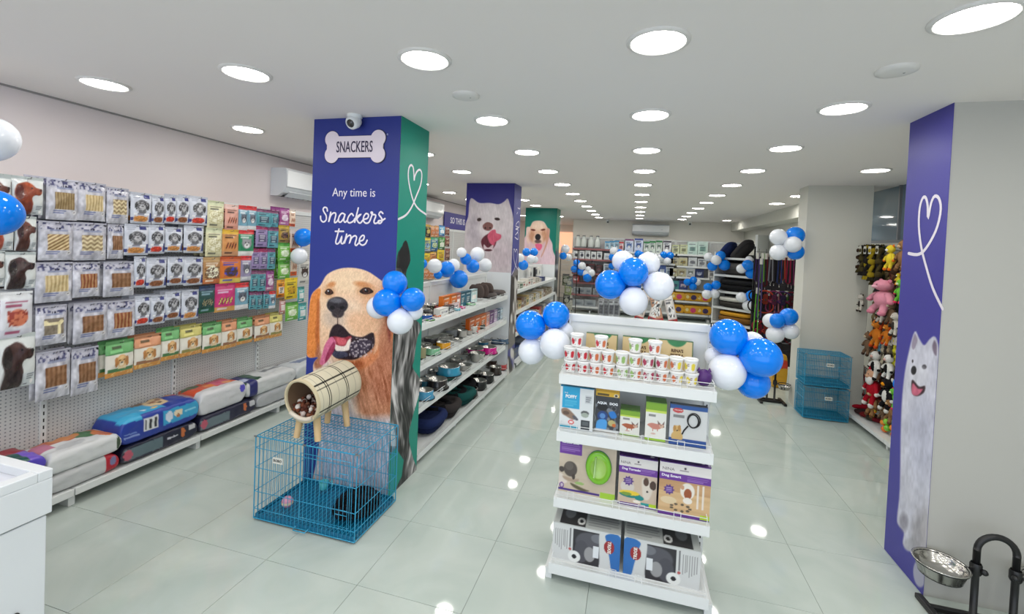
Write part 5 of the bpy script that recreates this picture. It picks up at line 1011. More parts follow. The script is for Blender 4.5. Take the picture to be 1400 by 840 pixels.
# -- shelf 3
def purplebox(w_, h_, kind):
    cv = kcanvas(w_, h_, int(w_ * .62), int(h_ * .62), (200, 180, 160)); cv.rect(0, 0, w_, h_ * .24, (220, 216, 214)); cv.rect(0, h_ * .2, w_, h_ * .34, (106, 54, 150)); cv.lines(w_ * .55, h_ * .23, w_ * .95, h_ * .31, (170, 140, 200), 3, .6)
    cv.lines(w_ * .04, h_ * .09, w_ * .27, h_ * .16, (96, 92, 96), 1, .0); cv.ell(w_ * .5, h_ * .085, w_ * .025, h_ * .02, (70, 60, 70)); cv.lines(w_ * .4, h_ * .12, w_ * .62, h_ * .14, (140, 130, 140), 1)
    def burst(cx, cy, r):
        P = [(cx + r * (1 if i % 2 == 0 else .68) * math.cos(i * PI / 9), cy + r * (1 if i % 2 == 0 else .68) * math.sin(i * PI / 9)) for i in range(18)]; cv.poly(P, (84, 50, 130), 1, False)
        for q in (-.3, 0, .3): cv.line([(cx - r * .42, cy + q * r), (cx + r * .42, cy + q * r)], 1.6, (190, 170, 215), 1)
    if kind == 0:
        cv.ell(w_ * .24, h_ * .62, 18, 18, (206, 198, 190)); burst(w_ * .26, h_ * .5, 15)
        cv.ell(w_ * .72, h_ * .46, 8, 12, (74, 56, 46)); cv.ell(w_ * .9, h_ * .52, 8, 13, (64, 46, 40)); cv.poly([(w_ * .62, h_ * .42), (w_ * .78, h_ * .4), (w_ * .9, h_ * .55), (w_ * .82, h_ * .8), (w_ * .68, h_ * .82), (w_ * .62, h_ * .62)], (220, 214, 204), 4, a=.75); cv.ell(w_ * .72, h_ * .47, 7, 11, (84, 62, 50)); cv.ell(w_ * .88, h_ * .52, 7, 11, (74, 52, 44)); cv.ell(w_ * .76, h_ * .66, 3, 3, (40, 30, 30))
        cv.ell(w_ * .32, h_ * .78, w_ * .28, h_ * .06, (24, 120, 120)); cv.ell(w_ * .3, h_ * .745, w_ * .26, h_ * .05, (226, 196, 60)); cv.ell(w_ * .22, h_ * .77, w_ * .14, h_ * .035, (120, 150, 60)); cv.ell(w_ * .56, h_ * .82, w_ * .12, h_ * .05, (20, 130, 130)); cv.rect(w_ * .6, h_ * .9, w_ * .84, h_ * .98, (30, 150, 150)); cv.ell(w_ * .5, h_ * .9, w_ * .1, h_ * .03, (236, 230, 220))
    else:
        cv.rect(0, h_ * .34, w_, h_, (206, 172, 128)); cv.rect(0, h_ * .34, w_, h_ * .55, (190, 150, 108)); cv.noise(7, .01, .12, 4)
        for x in (.74, .84): cv.rect(w_ * x, h_ * .36, w_ * (x + .045), h_ * .8, (222, 212, 200)); 
        cv.ell(w_ * .56, h_ * .5, w_ * .14, h_ * .15, (226, 220, 210)); cv.ell(w_ * .57, h_ * .55, w_ * .075, h_ * .10, (150, 80, 46)); cv.ell(w_ * .57, h_ * .68, w_ * .09, h_ * .06, (230, 224, 214)); cv.ell(w_ * .46, h_ * .44, 5, 6, (196, 150, 120)); cv.ell(w_ * .2, h_ * .72, w_ * .16, h_ * .07, (216, 196, 160))
        for i in range(9): a_ = i * 2 * PI / 9; cv.ell(w_ * .44 + 24 * math.cos(a_), h_ * .83 + 9 * math.sin(a_), 4.5, 3, (96, 84, 70))
        burst(w_ * .2, h_ * .52, 15)
    cv.rect(0, h_ * .95, w_, h_, (96, 50, 140)); cv.rect(w_ * .82, h_ * .9, w_, h_ * .98, (176, 206, 40)); return cv
def ptop(w_, txt=0):
    cv = kcanvas(w_, 50, 40, 20, (86, 44, 128)); cv.blotch((0, 0, w_, 50), (72, 34, 112), .05, .5, 3, .8); cv.ell(w_ * .86, 38, 5, 4, (226, 220, 236)); cv.ell(w_ * .2, 20, 8, 3, (220, 214, 230)); return cv
o, w, h = boxgood('puzzle_box', 'purple and white puzzle toy box, middle of the third shelf', purplebox(100, 140, 0), (845, 636, 898, 703), 2.665, Z3, .17, (80, 60, 110), (86, 44, 128), 'purple puzzle boxes on the third shelf', topcv=ptop(100)); btxt(o, 'Dog Tornado', -.18 * w, h * .745, .017, (240, 236, 246), .17, w * .48, .0006); btxt(o, 'NINA', -.33 * w, h * .87, .022, (120, 112, 118), .17, w * .26)
o, w, h = boxgood('puzzle_box', 'purple and wood toned puzzle toy box at the right end', purplebox(130, 142, 1), (900, 648, 971, 721), 2.645, Z3, .19, (90, 70, 110), (86, 44, 128), 'purple puzzle boxes on the third shelf', topcv=ptop(130)); btxt(o, 'Dog Smart', -.27 * w, h * .745, .019, (240, 236, 246), .19, w * .38, .0006); btxt(o, 'NINA', -.33 * w, h * .87, .024, (120, 112, 118), .19, w * .24)
W3 = 165
cv = kcanvas(W3, 168, 84, 86, (194, 180, 160)); cv.view(-0.0, 0, 1); cv.rect(0, 0, W3, 24, (220, 216, 214)); cv.rect(0, 22, 66, 62, (106, 54, 150)); cv.lines(4, 36, 60, 54, (168, 136, 196), 4, .6); cv.ell(52, 10, 5, 4, (60, 54, 60)); cv.lines(38, 15, 62, 18, (140, 130, 140), 1); cv.noise(6, .02, .06, 5)
cv.ell(34, 102, 20, 21, (80, 72, 66)); cv.ell(30, 94, 12, 12, (98, 90, 84)); cv.ell(8, 106, 8, 8, (70, 62, 58)); cv.poly([(0, 118), (14, 122), (26, 140), (6, 148), (0, 146)], (216, 206, 196), 3); cv.poly([(12, 124), (40, 128), (60, 126), (52, 138), (20, 134)], (170, 150, 130), 4); cv.ell(44, 122, 5, 8, (66, 56, 52)); cv.poly([(36, 140), (74, 150), (92, 154), (70, 158), (44, 150)], (90, 84, 60), 3); cv.ell(62, 138, 14, 4, (150, 180, 110)); cv.ell(10, 150, 7, 8, (110, 70, 140)); cv.ell(10, 150, 4, 5, (200, 190, 200)); cv.rect(0, 158, 120, 163, (70, 44, 130)); cv.rect(122, 152, W3, 168, (160, 200, 60))
o, w, h = boxgood('puzzle_box', 'white puzzle toy box with a green disc shown, left end', cv, (764, 606, 842, 690), 2.68, Z3, .10, (196, 190, 186), (214, 210, 208), 'purple puzzle boxes on the third shelf'); btxt(o, 'Rainbow Bowl', -.31 * w, h * .82, .014, (240, 236, 246), .10, w * .3, .0006); btxt(o, 'NINA', -.36 * w, h * .93, .02, (96, 92, 96), .10, w * .17)
D_ = MB(); Mx = Matrix.Translation((w * .20, -.052, h * .5)) @ Matrix.Rotation(PI / 2, 4, 'X') @ Matrix.Diagonal((.92, 1.22, 1, 1))
D_.lathe([(.0005, .012), (.045, .014), (.05, .022), (.054, .014), (.067, .02), (.08, .014), (.083, .0), ], 40, M=Mx, cols=[(170, 206, 110), (160, 200, 96), (140, 196, 40), (130, 184, 40), (120, 190, 40), (110, 170, 36), (40, 120, 110)])
ob('green_disc', D_.mesh('green_disc', M_PLAST), o, label='glossy green plastic disc set in the box front'); ob('disc_handle', MB().tube([(w * .15, -.068, h * .68), (w * .14, -.074, h * .5), (w * .13, -.068, h * .34)], .006, 8).mesh('disc_handle', mat('clear_green', (170, 206, 130), .15, coat=.5)), o)
# -- deck
def trix(flip):
    W_, H_ = 150, 100; cv = kcanvas(W_, H_, 96, 64, (206, 208, 208)); X = (lambda x: W_ - x) if flip else (lambda x: x)
    def R(x0, y0, x1, y1, c, a=1): cv.rect(min(X(x0), X(x1)), y0, max(X(x0), X(x1)), y1, c, a)
    R(46, 8, 108, 100, (44, 42, 48)); cv.ell(X(82), 40, 30, 28, (82, 82, 90)); cv.ell(X(66), 66, 16, 30, (74, 74, 82)); cv.ell(X(84), 70, 12, 20, (150, 150, 152)); R(92, 44, 104, 76, (220, 224, 228)); cv.ell(X(100), 24, 14, 12, (110, 112, 120))
    cv.poly([(X(104), 4), (X(118), 30), (X(124), 60), (X(122), 100), (X(106), 100), (X(106), 80)], (206, 208, 208), 2); cv.poly([(X(118), 8), (X(150), 8), (X(150), 100), (X(134), 100), (X(128), 70), (X(122), 34)], (44, 106, 176), 1.5)
    cv.ell(X(126), 40, 11, 17, (150, 40, 44)); cv.ell(X(126), 40, 11, 17, (150, 40, 44)); cv.ell(X(50), 84, 14, 16, (226, 228, 226)); cv.ell(X(50), 84, 5, 6, (30, 30, 34))
    for i in range(7): R(6 + i * 4.4, 16, 7.6 + i * 4.4, 60 + 12 * ((i * 5) % 4) / 3, (120, 120, 122), .8)
    R(38, 8, 42, 60, (90, 90, 94), .8); cv.ell(X(40), 66, 3, 4, (180, 90, 90)); return cv
def trixtop(flip):
    cv = kcanvas(150, 60, 80, 32, (176, 180, 178)); X = (lambda x: 150 - x) if flip else (lambda x: x)
    a, b = sorted((X(14), X(72))); cv.rect(a, 18, b, 60, (50, 48, 50)); cv.rect(a, 0, b, 20, (60, 66, 120)); cv.ell(X(34), 34, 12, 12, (110, 112, 116)); cv.ell(X(62), 48, 9, 8, (214, 214, 212)); cv.ell(X(62), 48, 4, 4, (30, 30, 30)); a, b = sorted((X(78), X(146))); cv.lines(a, 24, b, 54, (120, 122, 124), 6, .8); a, b = sorted((X(40), X(52))); cv.rect(a, 0, b, 14, (150, 60, 90)); return cv
for fl_, rc_, lb in ((False, (755, 722, 848, 782), 'white and blue boxed dog harness, left on the bottom deck'), (True, (852, 735, 958, 803), 'white and blue boxed dog harness, right on the bottom deck')):
    o, w, h = boxgood('harness_box', lb, trix(fl_), rc_, 2.58, Z4, .27, (190, 192, 192), (180, 182, 180), 'large boxes on the bottom deck', topcv=trixtop(fl_), hfix=.215)
    btxt(o, 'TRIXIE', (.34 if not fl_ else -.34) * w, h * (.6 if not fl_ else .6), .026, (240, 236, 230), .27, .07, .0006, PI / 2 if not fl_ else -PI / 2)
# ================================================================== MIDDLE SHELVES (bowls)
uM = unit('gondola', 'long white shelf unit of bowls between the first two pillars', (-2.11, 3.46, 0), PI / 2, 3, .925, 1.51, [1.205, .85, .475], .35, .39, lip=.05, zd=.1, slots=False, peg=False, fence=True)
uM2 = unit('gondola', 'white shelf unit between the second and third pillars', (-2.11, 6.78, 0), PI / 2, 4, .88, 1.53, [1.235, .90, .55], .35, .39, lip=.05, zd=.1, slots=False, peg=False)
for u, n, bw in ((uM, 3, .925), (uM2, 4, .88)):
    ob('rear_panel', boxmesh('rear_panel', M_WHITE, .004, n * bw - .004, .03, .045, .04, 1.5), u)
def bowl(outer, loc, r, h, label, m=None, flare=1.0, dark=False, group='pet bowls on the middle shelves', name='pet_bowl', inner=True):
    e = empty(name, label, 'pet bowl', group, loc)
    if outer is not None:
        c = outer; mb = MB().lathe([(.0005, 0.001), (r * .93 * flare, 0), (r * 1.0 * flare, .006), (r * .97, h * .5), (r * 1.0, h * .9), (r * .98, h), (r * .93, h * .98), (r * .9, h * .8)], 32, col=c); ob('shell', mb.mesh('shell', M_PLAST), e)
        ob('base_ring', MB().lathe([(r * .94 * flare, 0), (r * 1.01 * flare, .002), (r * 1.0 * flare, h * .14)], 32).mesh('base_ring', M_BLACK), e)
        ob('steel_liner', MB().lathe([(r * .98, h * .97), (r * .96, h * 1.03), (r * .88, h * .99), (r * .8, h * .45), (r * .6, h * .22), (.0005, h * .2)], 32).mesh('steel_liner', M_CHROME), e)
    else:
        ob('steel_body', MB().lathe([(.0005, .001), (r * .75 * flare, 0), (r * .8 * flare, .004), (r * .92, h * .85), (r * 1.0, h * .94), (r * 1.0, h), (r * .93, h * .97), (r * .84, h * .6), (r * .62, h * .16), (.0005, h * .14)], 32).mesh('steel_body', m or M_CHROME), e)
        ob('rubber_ring', MB().lathe([(r * .76 * flare, 0), (r * .8 * flare, .0), (r * .8 * flare, .005)], 24).mesh('rubber_ring', M_BLACK), e)
    return e
zb4 = lambda x, y: (560 + x / 4.667, 460 + y / 4.667)
zb8 = lambda x, y: (565 + x / 8.4, 370 + y / 8.4)
def onshelf(px, py, z, X0=-1.9):     # base point on shelf plane z, keeps x inside the shelf
    p = at(px, py, Z=z); x = min(max(p.x, -2.0), -1.80); p2 = at(px, py, X=x); return Vector((x, p2.y, z + .001))
ZS3, ZS2, ZS1 = .476, .851, 1.206
def bowlpx(f, cx, cy, wpx, hr, outer, z, label, X, k, **kw):
    px, py = f(cx, cy); p = at(px, py, X=X); dist = (p - Vector((0, 0, CAMZ))).length; depth = float(np.dot(np.array(p) - np.array([0, 0, CAMZ]), AF)); r = wpx / k / 2 * depth / F
    return bowl(outer, (X, p.y, z + .001), r, r * hr, label, **kw)
B3 = [(95, 400, 112, 1.0, (70, 150, 190), -1.83, 'sky blue bowl with steel liner, nearest on the third shelf'), (175, 330, 128, .95, (40, 34, 34), -1.85, 'black bowl with steel liner beside the sky blue bowl'), (95, 270, 100, .9, (30, 90, 110), -1.99, 'dark teal bowl at the back of the third shelf'),
      (250, 250, 140, .8, (50, 150, 186), -1.87, 'wide light blue bowl on a green bowl'), (190, 205, 90, .8, (80, 70, 76), -2.02, 'small dark bowl behind the light blue bowl'), (352, 215, 92, .75, None, -1.84, 'shallow flared steel dish on the third shelf'), (315, 145, 110, .8, None, -1.97, 'steel bowl at the back, third shelf'), (432, 145, 100, 1.1, None, -1.84, 'deep steel bowl on the third shelf'), (380, 105, 80, .8, None, -2.0, 'small steel bowl behind the deep one'),
      (420, 65, 110, .9, (196, 30, 130), -1.95, 'magenta bowl with steel liner, rear one'), (508, 78, 96, .9, (206, 34, 140), -1.83, 'magenta bowl with steel liner, front one'), (548, 40, 70, .9, (70, 92, 116), -1.94, 'slate blue bowl beside the magenta bowls'), (594, 45, 72, .9, (74, 98, 124), -1.84, 'slate blue bowl at the far end of the third shelf')]
for x, y, w_, hr, c, X, lb in B3: bowlpx(zb4, x, y, w_, hr, c, ZS3, lb, X, 4.667, flare=1.18 if c else 1.0)
b0 = [o for o in TOPS if o['label'].startswith('wide light blue')][0]
ng = bowl((20, 84, 70), (b0.location.x, b0.location.y, ZS3 + .001), .088, .045, 'dark green bowl under the light blue bowl'); b0.location.z += .047
B2 = [(75, 120, 60, 2.6, (150, 146, 110), -1.86, 'small beige patterned jar at the near end of the second shelf'), (145, 85, 100, .85, (130, 190, 150), -1.85, 'mint green bowl with steel liner'), (215, 55, 92, .85, (226, 160, 30), -1.86, 'yellow bowl with steel liner'), (130, 45, 80, .7, None, -2.0, 'steel bowl behind the mint bowl')]
for x, y, w_, hr, c, X, lb in B2: bowlpx(zb4, x, y, w_, hr, c, ZS2, lb, X, 4.667, flare=1.15 if c and hr < 2 else 1.0)
B2b = [(395, 745, 150, .7, None, -1.98, 'steel bowl at the back of the second shelf'), (425, 770, 110, .9, None, -1.85, 'steel bowl in front on the second shelf'), (560, 700, 130, 1.2, None, -1.9, 'steel pail on the second shelf'), (640, 700, 100, 1.1, None, -1.87, 'second steel pail on the second shelf'), (722, 690, 56, 1.0, (206, 70, 80), -1.83, 'small red bowl on the second shelf'), (520, 775, 110, .6, None, -1.84, 'low ribbed steel dish on the second shelf')]
for x, y, w_, hr, c, X, lb in B2b: bowlpx(zb8, x, y, w_, hr, c, ZS2, lb, X, 8.4)
bowlpx(zb8, 635, 600, 210, .75, (196, 196, 192), ZS2, 'large white paw dotted bowl on the second shelf', -1.93, 8.4, flare=1.1)
bowlpx(zb8, 785, 600, 90, 1.1, (60, 72, 70), ZS2, 'dark grey green bowl beside the orange packs', -1.86, 8.4)
B1 = [(190, 370, 90, 1.1, None, -1.98, 'steel jar on the top shelf'), (260, 350, 70, 1.3, None, -1.98, 'second steel jar on the top shelf'), (180, 420, 110, 1, (60, 60, 62), -1.94, 'dark bowl stacked at the near end of the top shelf'), (300, 470, 80, 1.0, None, -1.9, 'small steel cup on the top shelf'), (150, 530, 140, .8, (30, 84, 170), -1.86, 'blue bowl at the near end of the top shelf'), (275, 545, 90, .5, (226, 120, 60), -1.84, 'orange ring bowl on the top shelf'), (280, 515, 80, .5, (60, 170, 90), -1.9, 'green ring bowl on the top shelf'), (90, 590, 60, .9, (150, 156, 160), -1.84, 'grey cup at the near corner of the top shelf'),
      (190, 600, 120, .3, (90, 160, 80), -1.81, 'flat green dish at the front edge of the top shelf'), (660, 395, 120, .45, (140, 196, 150), -1.86, 'flat mint bowl on the top shelf'), (570, 400, 60, 1.0, (230, 50, 150), -1.83, 'small hot pink bowl on the top shelf'), (505, 425, 80, .8, (100, 190, 210), -1.83, 'small pale cyan bowl on the top shelf')]
for x, y, w_, hr, c, X, lb in B1: bowlpx(zb8, x, y, w_, hr, c, ZS1, lb, X, 8.4)
def sidebox(px0, px1, X, zb, h, d, cvk, side, top, name, label, group, f=None, cat='box', tilt=0):
    a = at(px0[0], px0[1], X=X); b = at(px1[0], px1[1], X=X); w = abs(b.y - a.y)
    o = ob(name, carton(name, cvk, w, d, h, side, top), None, (X - d / 2, (a.y + b.y) / 2, zb + .001), (0, tilt, PI / 2)); 
    tag(o, label, cat, group); return o
def small(bg, fg, seed, txt=(250, 250, 250)): return k_pack(seed, bg, tuple(int(x * .8) for x in bg), fg, bg, None, txt, 2, n=14, w=100, h=120)
for i, (x0, x1, y, h_, c, nm) in enumerate(((310, 410, 460, .07, (226, 226, 222), 'white'), (405, 470, 440, .075, (40, 44, 52), 'black'), (330, 420, 395, .06, (196, 90, 90), 'red and white'), (420, 530, 385, .07, (222, 200, 204), 'pale pink'))):
    sidebox(zb8(x0, y), zb8(x1, y), -1.82 - .07 * (i > 1), ZS1, h_, .07, small(c, (120, 120, 130), i), c, c, 'small_box', '%s small carton on the top bowl shelf' % nm, 'small cartons on the bowl shelf')
for i, (x0, x1, c) in enumerate(((345, 425, (222, 116, 26)), (435, 500, (222, 116, 26)), (498, 545, (196, 110, 90)), (545, 600, (10, 92, 116)), (600, 665, (10, 92, 116)), (665, 735, (196, 222, 222)))):
    sidebox(zb8(x0, 300), zb8(x1, 300), -1.90, ZS1, .165, .05, small(c, (250, 240, 230) if i in (2, 5) else tuple(int(x * .75) for x in c), i), c, c, 'bowl_pack', '%s upright pack on the top bowl shelf' % ['orange', 'orange', 'terracotta', 'deep teal', 'deep teal', 'pale aqua'][i], 'upright packs on the bowl shelf', tilt=0)
for i, (x0, x1, c) in enumerate(((650, 715, (196, 90, 20)), (715, 775, (214, 104, 24)), (775, 840, (222, 112, 30)), (842, 880, (206, 150, 140)), (880, 930, (92, 30, 110)), (930, 965, (190, 170, 200)), (965, 1000, (60, 90, 120)), (1000, 1040, (180, 200, 214)))):
    sidebox(zb8(x0, 500), zb8(x1, 500), -1.86, ZS2, .185 - .004 * i, .05, small(c, tuple(int(x * .7) for x in c), i), c, c, 'bowl_pack', '%s upright pack on the second bowl shelf' % ['dark orange', 'orange', 'bright orange', 'pinkish', 'purple', 'pale lilac', 'slate blue', 'pale blue'][i], 'upright packs on the second shelf')
def cushion(name, label, loc, rot, w, d, h, col, group=None, tilt=(0, 0), cat='pet bed', bolster=True, m=None):
    N, Mv = 28, 14; mb = MB(); V = []
    for i in range(Mv + 1):
        ph = -PI / 2 + PI * i / Mv
        for k in range(N):
            a = 2 * PI * k / N; c, s_ = math.cos(a), math.sin(a); x = math.copysign(abs(c) ** .5, c) * w / 2; y = math.copysign(abs(s_) ** .5, s_) * d / 2; q = math.cos(ph) ** .45 if math.cos(ph) > 0 else 0
            V.append((x * q, y * q, h / 2 + math.sin(ph) * h / 2 * (1 - .10 * random.random())))
    mb.add(V, [(i * N + k, i * N + (k + 1) % N, (i + 1) * N + (k + 1) % N, (i + 1) * N + k) for i in range(Mv) for k in range(N)], True, col)
    e = empty(name, label, cat, group, loc, (tilt[0], tilt[1], rot)); ob('pad', mb.mesh('pad', m or M_FAB), e)
    if bolster:
        pts = [(w * .46 * math.copysign(abs(math.cos(t)) ** .6, math.cos(t)), d * .46 * math.copysign(abs(math.sin(t)) ** .6, math.sin(t)), h * .8) for t in np.linspace(0, 2 * PI, 28, endpoint=False)]
        ob('bolster', MB().tube(pts, h * .3, 10, closed=True, col=tuple(min(255, x * 1.15 + 4) for x in col)).mesh('bolster', m or M_FAB), e)
    return e
for i, px in enumerate((653, 659.5, 666)): cushion('travel_bowl', 'grey brown ribbed pouch leaning at the far end of the top shelf', (-1.93, at(px, 398, X=-1.93).y, ZS1 + .035), PI / 2, .05, .2, .19, (92, 80, 76), 'ribbed pouches', (0, -.35), cat='pouch', bolster=False)

for i, px in enumerate((668, 680)): cushion('travel_bowl', 'dark grey quilted pack at the far end of the top shelf', (-1.90, at(px, 405, X=-1.9).y, ZS1), .3, .24, .2, .08, (92, 86, 84), 'padded packs', cat='pack', bolster=False)
for sh_, z_, ys, cols_, nm_ in ((0, ZS3, np.arange(3.75, 6.2, .17), [None, (60, 62, 66), None, (40, 110, 140), None], 'third'), (1, ZS2, np.arange(3.6, 5.6, .17), [None, None, (120, 124, 128), None, (60, 60, 64)], 'second'), (2, ZS1, np.arange(3.62, 4.5, .15), [None, (120, 110, 96), None, (80, 84, 90)], 'top')):
    for i, y in enumerate(ys): bowl(cols_[i % len(cols_)], (-2.02 + .01 * (i % 2), y, z_ + .001), .068 + .006 * (i % 3), .06 + .012 * ((i * 2) % 3), '%s bowl in the back row of the %s shelf' % ('steel' if cols_[i % len(cols_)] is None else 'dark', nm_))
# deck of beds
for i, (x, y, w_, c, X, lb) in enumerate(((112, 690, .36, (24, 34, 70), -1.88, 'navy blue pet bed nearest on the bowl unit deck'), (150, 590, .3, (12, 12, 16), -1.95, 'black pet bed behind the navy bed'), (225, 560, .28, (46, 42, 42), -1.87, 'charcoal pet bed on the bowl unit deck'), (260, 500, .34, (10, 12, 16), -1.95, 'second black pet bed on the deck'), (320, 460, .3, (20, 64, 62), -1.86, 'dark green pet bed on the deck'), (330, 410, .34, (10, 10, 14), -1.96, 'third black pet bed on the deck'))):
    p = at(*zb4(x, y), X=X); cushion('pet_bed', lb, (X, p.y, .101), random.uniform(-.2, .2), .26, w_ * 1.05, .15, c, 'pet beds on the deck')
for i, (x, y, c, lb) in enumerate(((380, 370, (14, 14, 18), 'black glossy bowl on the deck, nearest'), (440, 320, (14, 14, 18), 'black glossy bowl on the deck, middle'), (490, 265, (16, 16, 20), 'black glossy bowl on the deck, farthest'), (345, 340, (12, 12, 16), 'black bowl at the back of the deck'), (420, 280, (12, 12, 16), 'another black bowl at the back of the deck'), (520, 235, (60, 46, 40), 'dark brown bowl on the deck'), (545, 250, (52, 44, 40), 'brown bowl near the far end of the deck'), (582, 200, (176, 56, 60), 'red bowl at the far end of the deck'))):
    X = -1.84 if i in (0, 1, 2, 6, 7) else -2.0; p = at(*zb4(x, y + 30), X=X); bowl(c, (X, p.y, .101), .10 if i < 5 else .085, .11 if i < 7 else .08, lb, flare=1.1)
# second unit goods: rows of cartons / books
PAL = [(196, 190, 180), (150, 140, 120), (90, 96, 110), (206, 204, 200), (120, 84, 60), (196, 170, 110), (70, 110, 80), (40, 60, 110), (176, 60, 60), (226, 222, 214)]
PALN = ['pale grey', 'khaki', 'slate', 'off white', 'brown', 'straw', 'green', 'navy', 'red', 'white']
def boxrow(y0, y1, X, z, n, hmin, hmax, d, cols, group, where, tilt=0, rngk=.97, cat='box'):
    st = (y1 - y0) / n
    for i in range(n):
        c = random.choice(cols); col = PAL[c]; h_ = random.uniform(hmin, hmax); cv = small(col, PAL[(c * 3 + 1) % 10], i, (60, 60, 60))
        o = ob('carton', carton('carton', cv, st * rngk, d, h_, col, col), None, (X - d / 2, y0 + (i + .5) * st, z + .001), (0, 0, PI / 2)); tag(o, '%s carton %s' % (PALN[c], where), cat, group)
boxrow(6.9, 9.2, -1.80, 1.235, 12, .05, .12, .16, [0, 6, 7, 3, 9], 'cartons on the far middle unit', 'on the top shelf beyond the white dog pillar')
boxrow(6.85, 10.2, -1.80, .90, 18, .09, .17, .2, [0, 1, 5, 3, 4], 'packs on the far middle unit', 'on the second shelf beyond the white dog pillar')
boxrow(6.85, 10.2, -1.80, .55, 16, .12, .2, .2, [0, 2, 7, 8, 9], 'packs on the lower far middle unit', 'on the third shelf beyond the white dog pillar')
boxrow(6.85, 10.2, -1.80, .10, 14, .15, .3, .26, [2, 7, 4, 8, 9], 'packs on the far middle deck', 'on the deck beyond the white dog pillar')
# tall packs seen through the balloon gaps on the top shelf
for i, (x, c) in enumerate(((205, (226, 226, 224)), (255, (30, 30, 34)), (285, (230, 230, 226)))):
    p = at(700 + x / 7, 280 + 620 / 7, X=-1.95); o = ob('toy_pack', carton('toy_pack', k_pack(i, c, (230, 226, 220), (40, 40, 44), c, None, (120, 120, 120), 1, n=12), .16, .05, .26, c, c), None, (-2.02, p.y, 1.236), PI / 2); tag(o, '%s tall pack on the far middle unit' % ['white', 'black', 'white and black'][i], 'pack', 'tall packs on the far middle unit')
# ================================================================== BACK WALL
YS = 13.62; YP = 13.98
uB = unit('shelving_unit', 'tall white shelving with dark boards, left part of the back wall', (-1.86, YP, 0), 0, 2, .60, 2.3, [1.95, 1.63, 1.21, .92, .56], .36, .4, lip=.05, zd=.2, slots=False, shelfm=mat('maroon_shelf', (150, 96, 98), .4))
uB2 = unit('shelving_unit', 'white shelving under the far air conditioner on the back wall', (-.62, YP, 0), 0, 2, .86, 2.3, [1.90, 1.61, 1.25, .9, .57], .36, .4, lip=.05, zd=.2, slots=False)
uB3 = unit('shelving_unit', 'white shelving with yellow packs, right part of the back wall', (1.14, YP, 0), 0, 1, .90, 2.3, [1.90, 1.565, 1.25, .88, .565], .36, .4, lip=.05, zd=.2, slots=False)
uB4 = unit('shelving_unit', 'white shelving bay in the far right corner of the back wall', (2.06, YP, 0), 0, 1, .86, 2.3, [1.90, 1.565, 1.25], .36, .4, lip=.05, zd=.2, slots=False)
def backitem(x, z, w, h, bg, fg, top, name, label, cat, group, d=.2, fig=2, seed=0, jar=False, y=YS + .03):
    e = ob(name, carton(name, k_pack(seed, bg, top, fg, bg, None, (90, 96, 110), fig, n=12, w=100, h=int(100 * h / w)), w, d, h, bg, top), None, (x, y + d / 2, z + .001)); tag(e, label, cat, group); return e
def pxx(px, Y=YS): return at(px, 360, Y=Y).x
# jugs with handles (clear feeders), top left
jb = MB().lathe([(.0005, 0), (.085, 0), (.09, .02), (.09, .2), (.08, .26), (.05, .3), (.045, .36)], 16, col=(206, 212, 208)).mesh('tank', M_PLAST)
for i, px in enumerate((788, 796, 806, 815)):
    f = empty('pet_feeder', 'pale gravity feeder on the top back shelf', 'feeder', 'gravity feeders on the back wall', (pxx(px), YS + .16, 1.951)); ob('tank', jb, f); ob('bowl', MB().box(-.09, .09, -.14, .02, 0, .05, bev=.01).mesh('bowl', mat('grey_plastic', (110, 112, 114), .4)), f); ob('lid', MB().lathe([(.05, .36), (.05, .39), (.0005, .395)], 12).mesh('lid', mat('grey_plastic')), f)
def row(pxs, z, w, h, specs, label, group, cat='box', **k):
    for i, px in enumerate(pxs):
        bg, fg, top, nm = specs[i % len(specs)]; backitem(pxx(px), z, w, h * (1 + .06 * ((i * 7) % 3 - 1)), bg, fg, top, 'carton', '%s %s' % (nm, label), cat, group, seed=i, **k)
Wt, Bk, Lb, Gn = (214, 218, 218), (40, 38, 40), (120, 170, 200), (30, 120, 60)
row((787, 795, 803, 811, 819), 1.631, .15, .24, [(Wt, Bk, Wt, 'white and black box')], 'on the second shelf of the left back bay', 'boxes in the left back bay', fig=0)
row((789, 799, 809, 819), 1.211, .18, .26, [((50, 30, 30), (120, 60, 56), (90, 40, 44), 'dark maroon box')], 'on the third shelf of the left back bay', 'boxes in the left back bay', fig=0)
row((790, 797, 806, 817), .561, .2, .2, [((150, 156, 160), (110, 120, 130), (180, 186, 190), 'grey folded mat')], 'on the fifth shelf, left back bay', 'boxes in the left back bay')
row((789, 795), .561, .16, .12, [((190, 150, 120), (150, 110, 90), (200, 170, 140), 'tan pack')], 'in the left back bay, lower shelf', 'tan packs back left')if False else None
row((793, 809), .201, .34, .2, [((150, 158, 164), (120, 130, 136), (170, 176, 180), 'grey mat')], 'on the deck of the left back bay', 'boxes in the left back bay')
row((788, 818), .921, .2, .2, [((180, 60, 60), (240, 230, 230), (140, 40, 44), 'red pack'), ((90, 60, 60), (160, 120, 110), (100, 60, 60), 'brown pack')], 'on the fourth shelf, left back bay', 'boxes in the left back bay')
row((829, 835.5, 842), 1.901, .14, .30, [((170, 200, 216), (90, 120, 140), (40, 130, 180), 'pale blue topped pack')], 'on the top shelf under the air conditioner', 'packs on the top back shelf', fig=1)
row((848,), 1.901, .14, .30, [((220, 200, 200), (190, 60, 60), (190, 40, 50), 'red topped pack')], 'on the top shelf under the air conditioner', 'packs on the top back shelf')
row((859, 872), 1.901, .24, .40, [((196, 206, 226), (60, 90, 150), (120, 70, 110), 'large blue bag'), ((200, 210, 230), (60, 80, 140), (40, 60, 140), 'large navy topped bag')], 'on the top shelf under the air conditioner', 'packs on the top back shelf', fig=1)
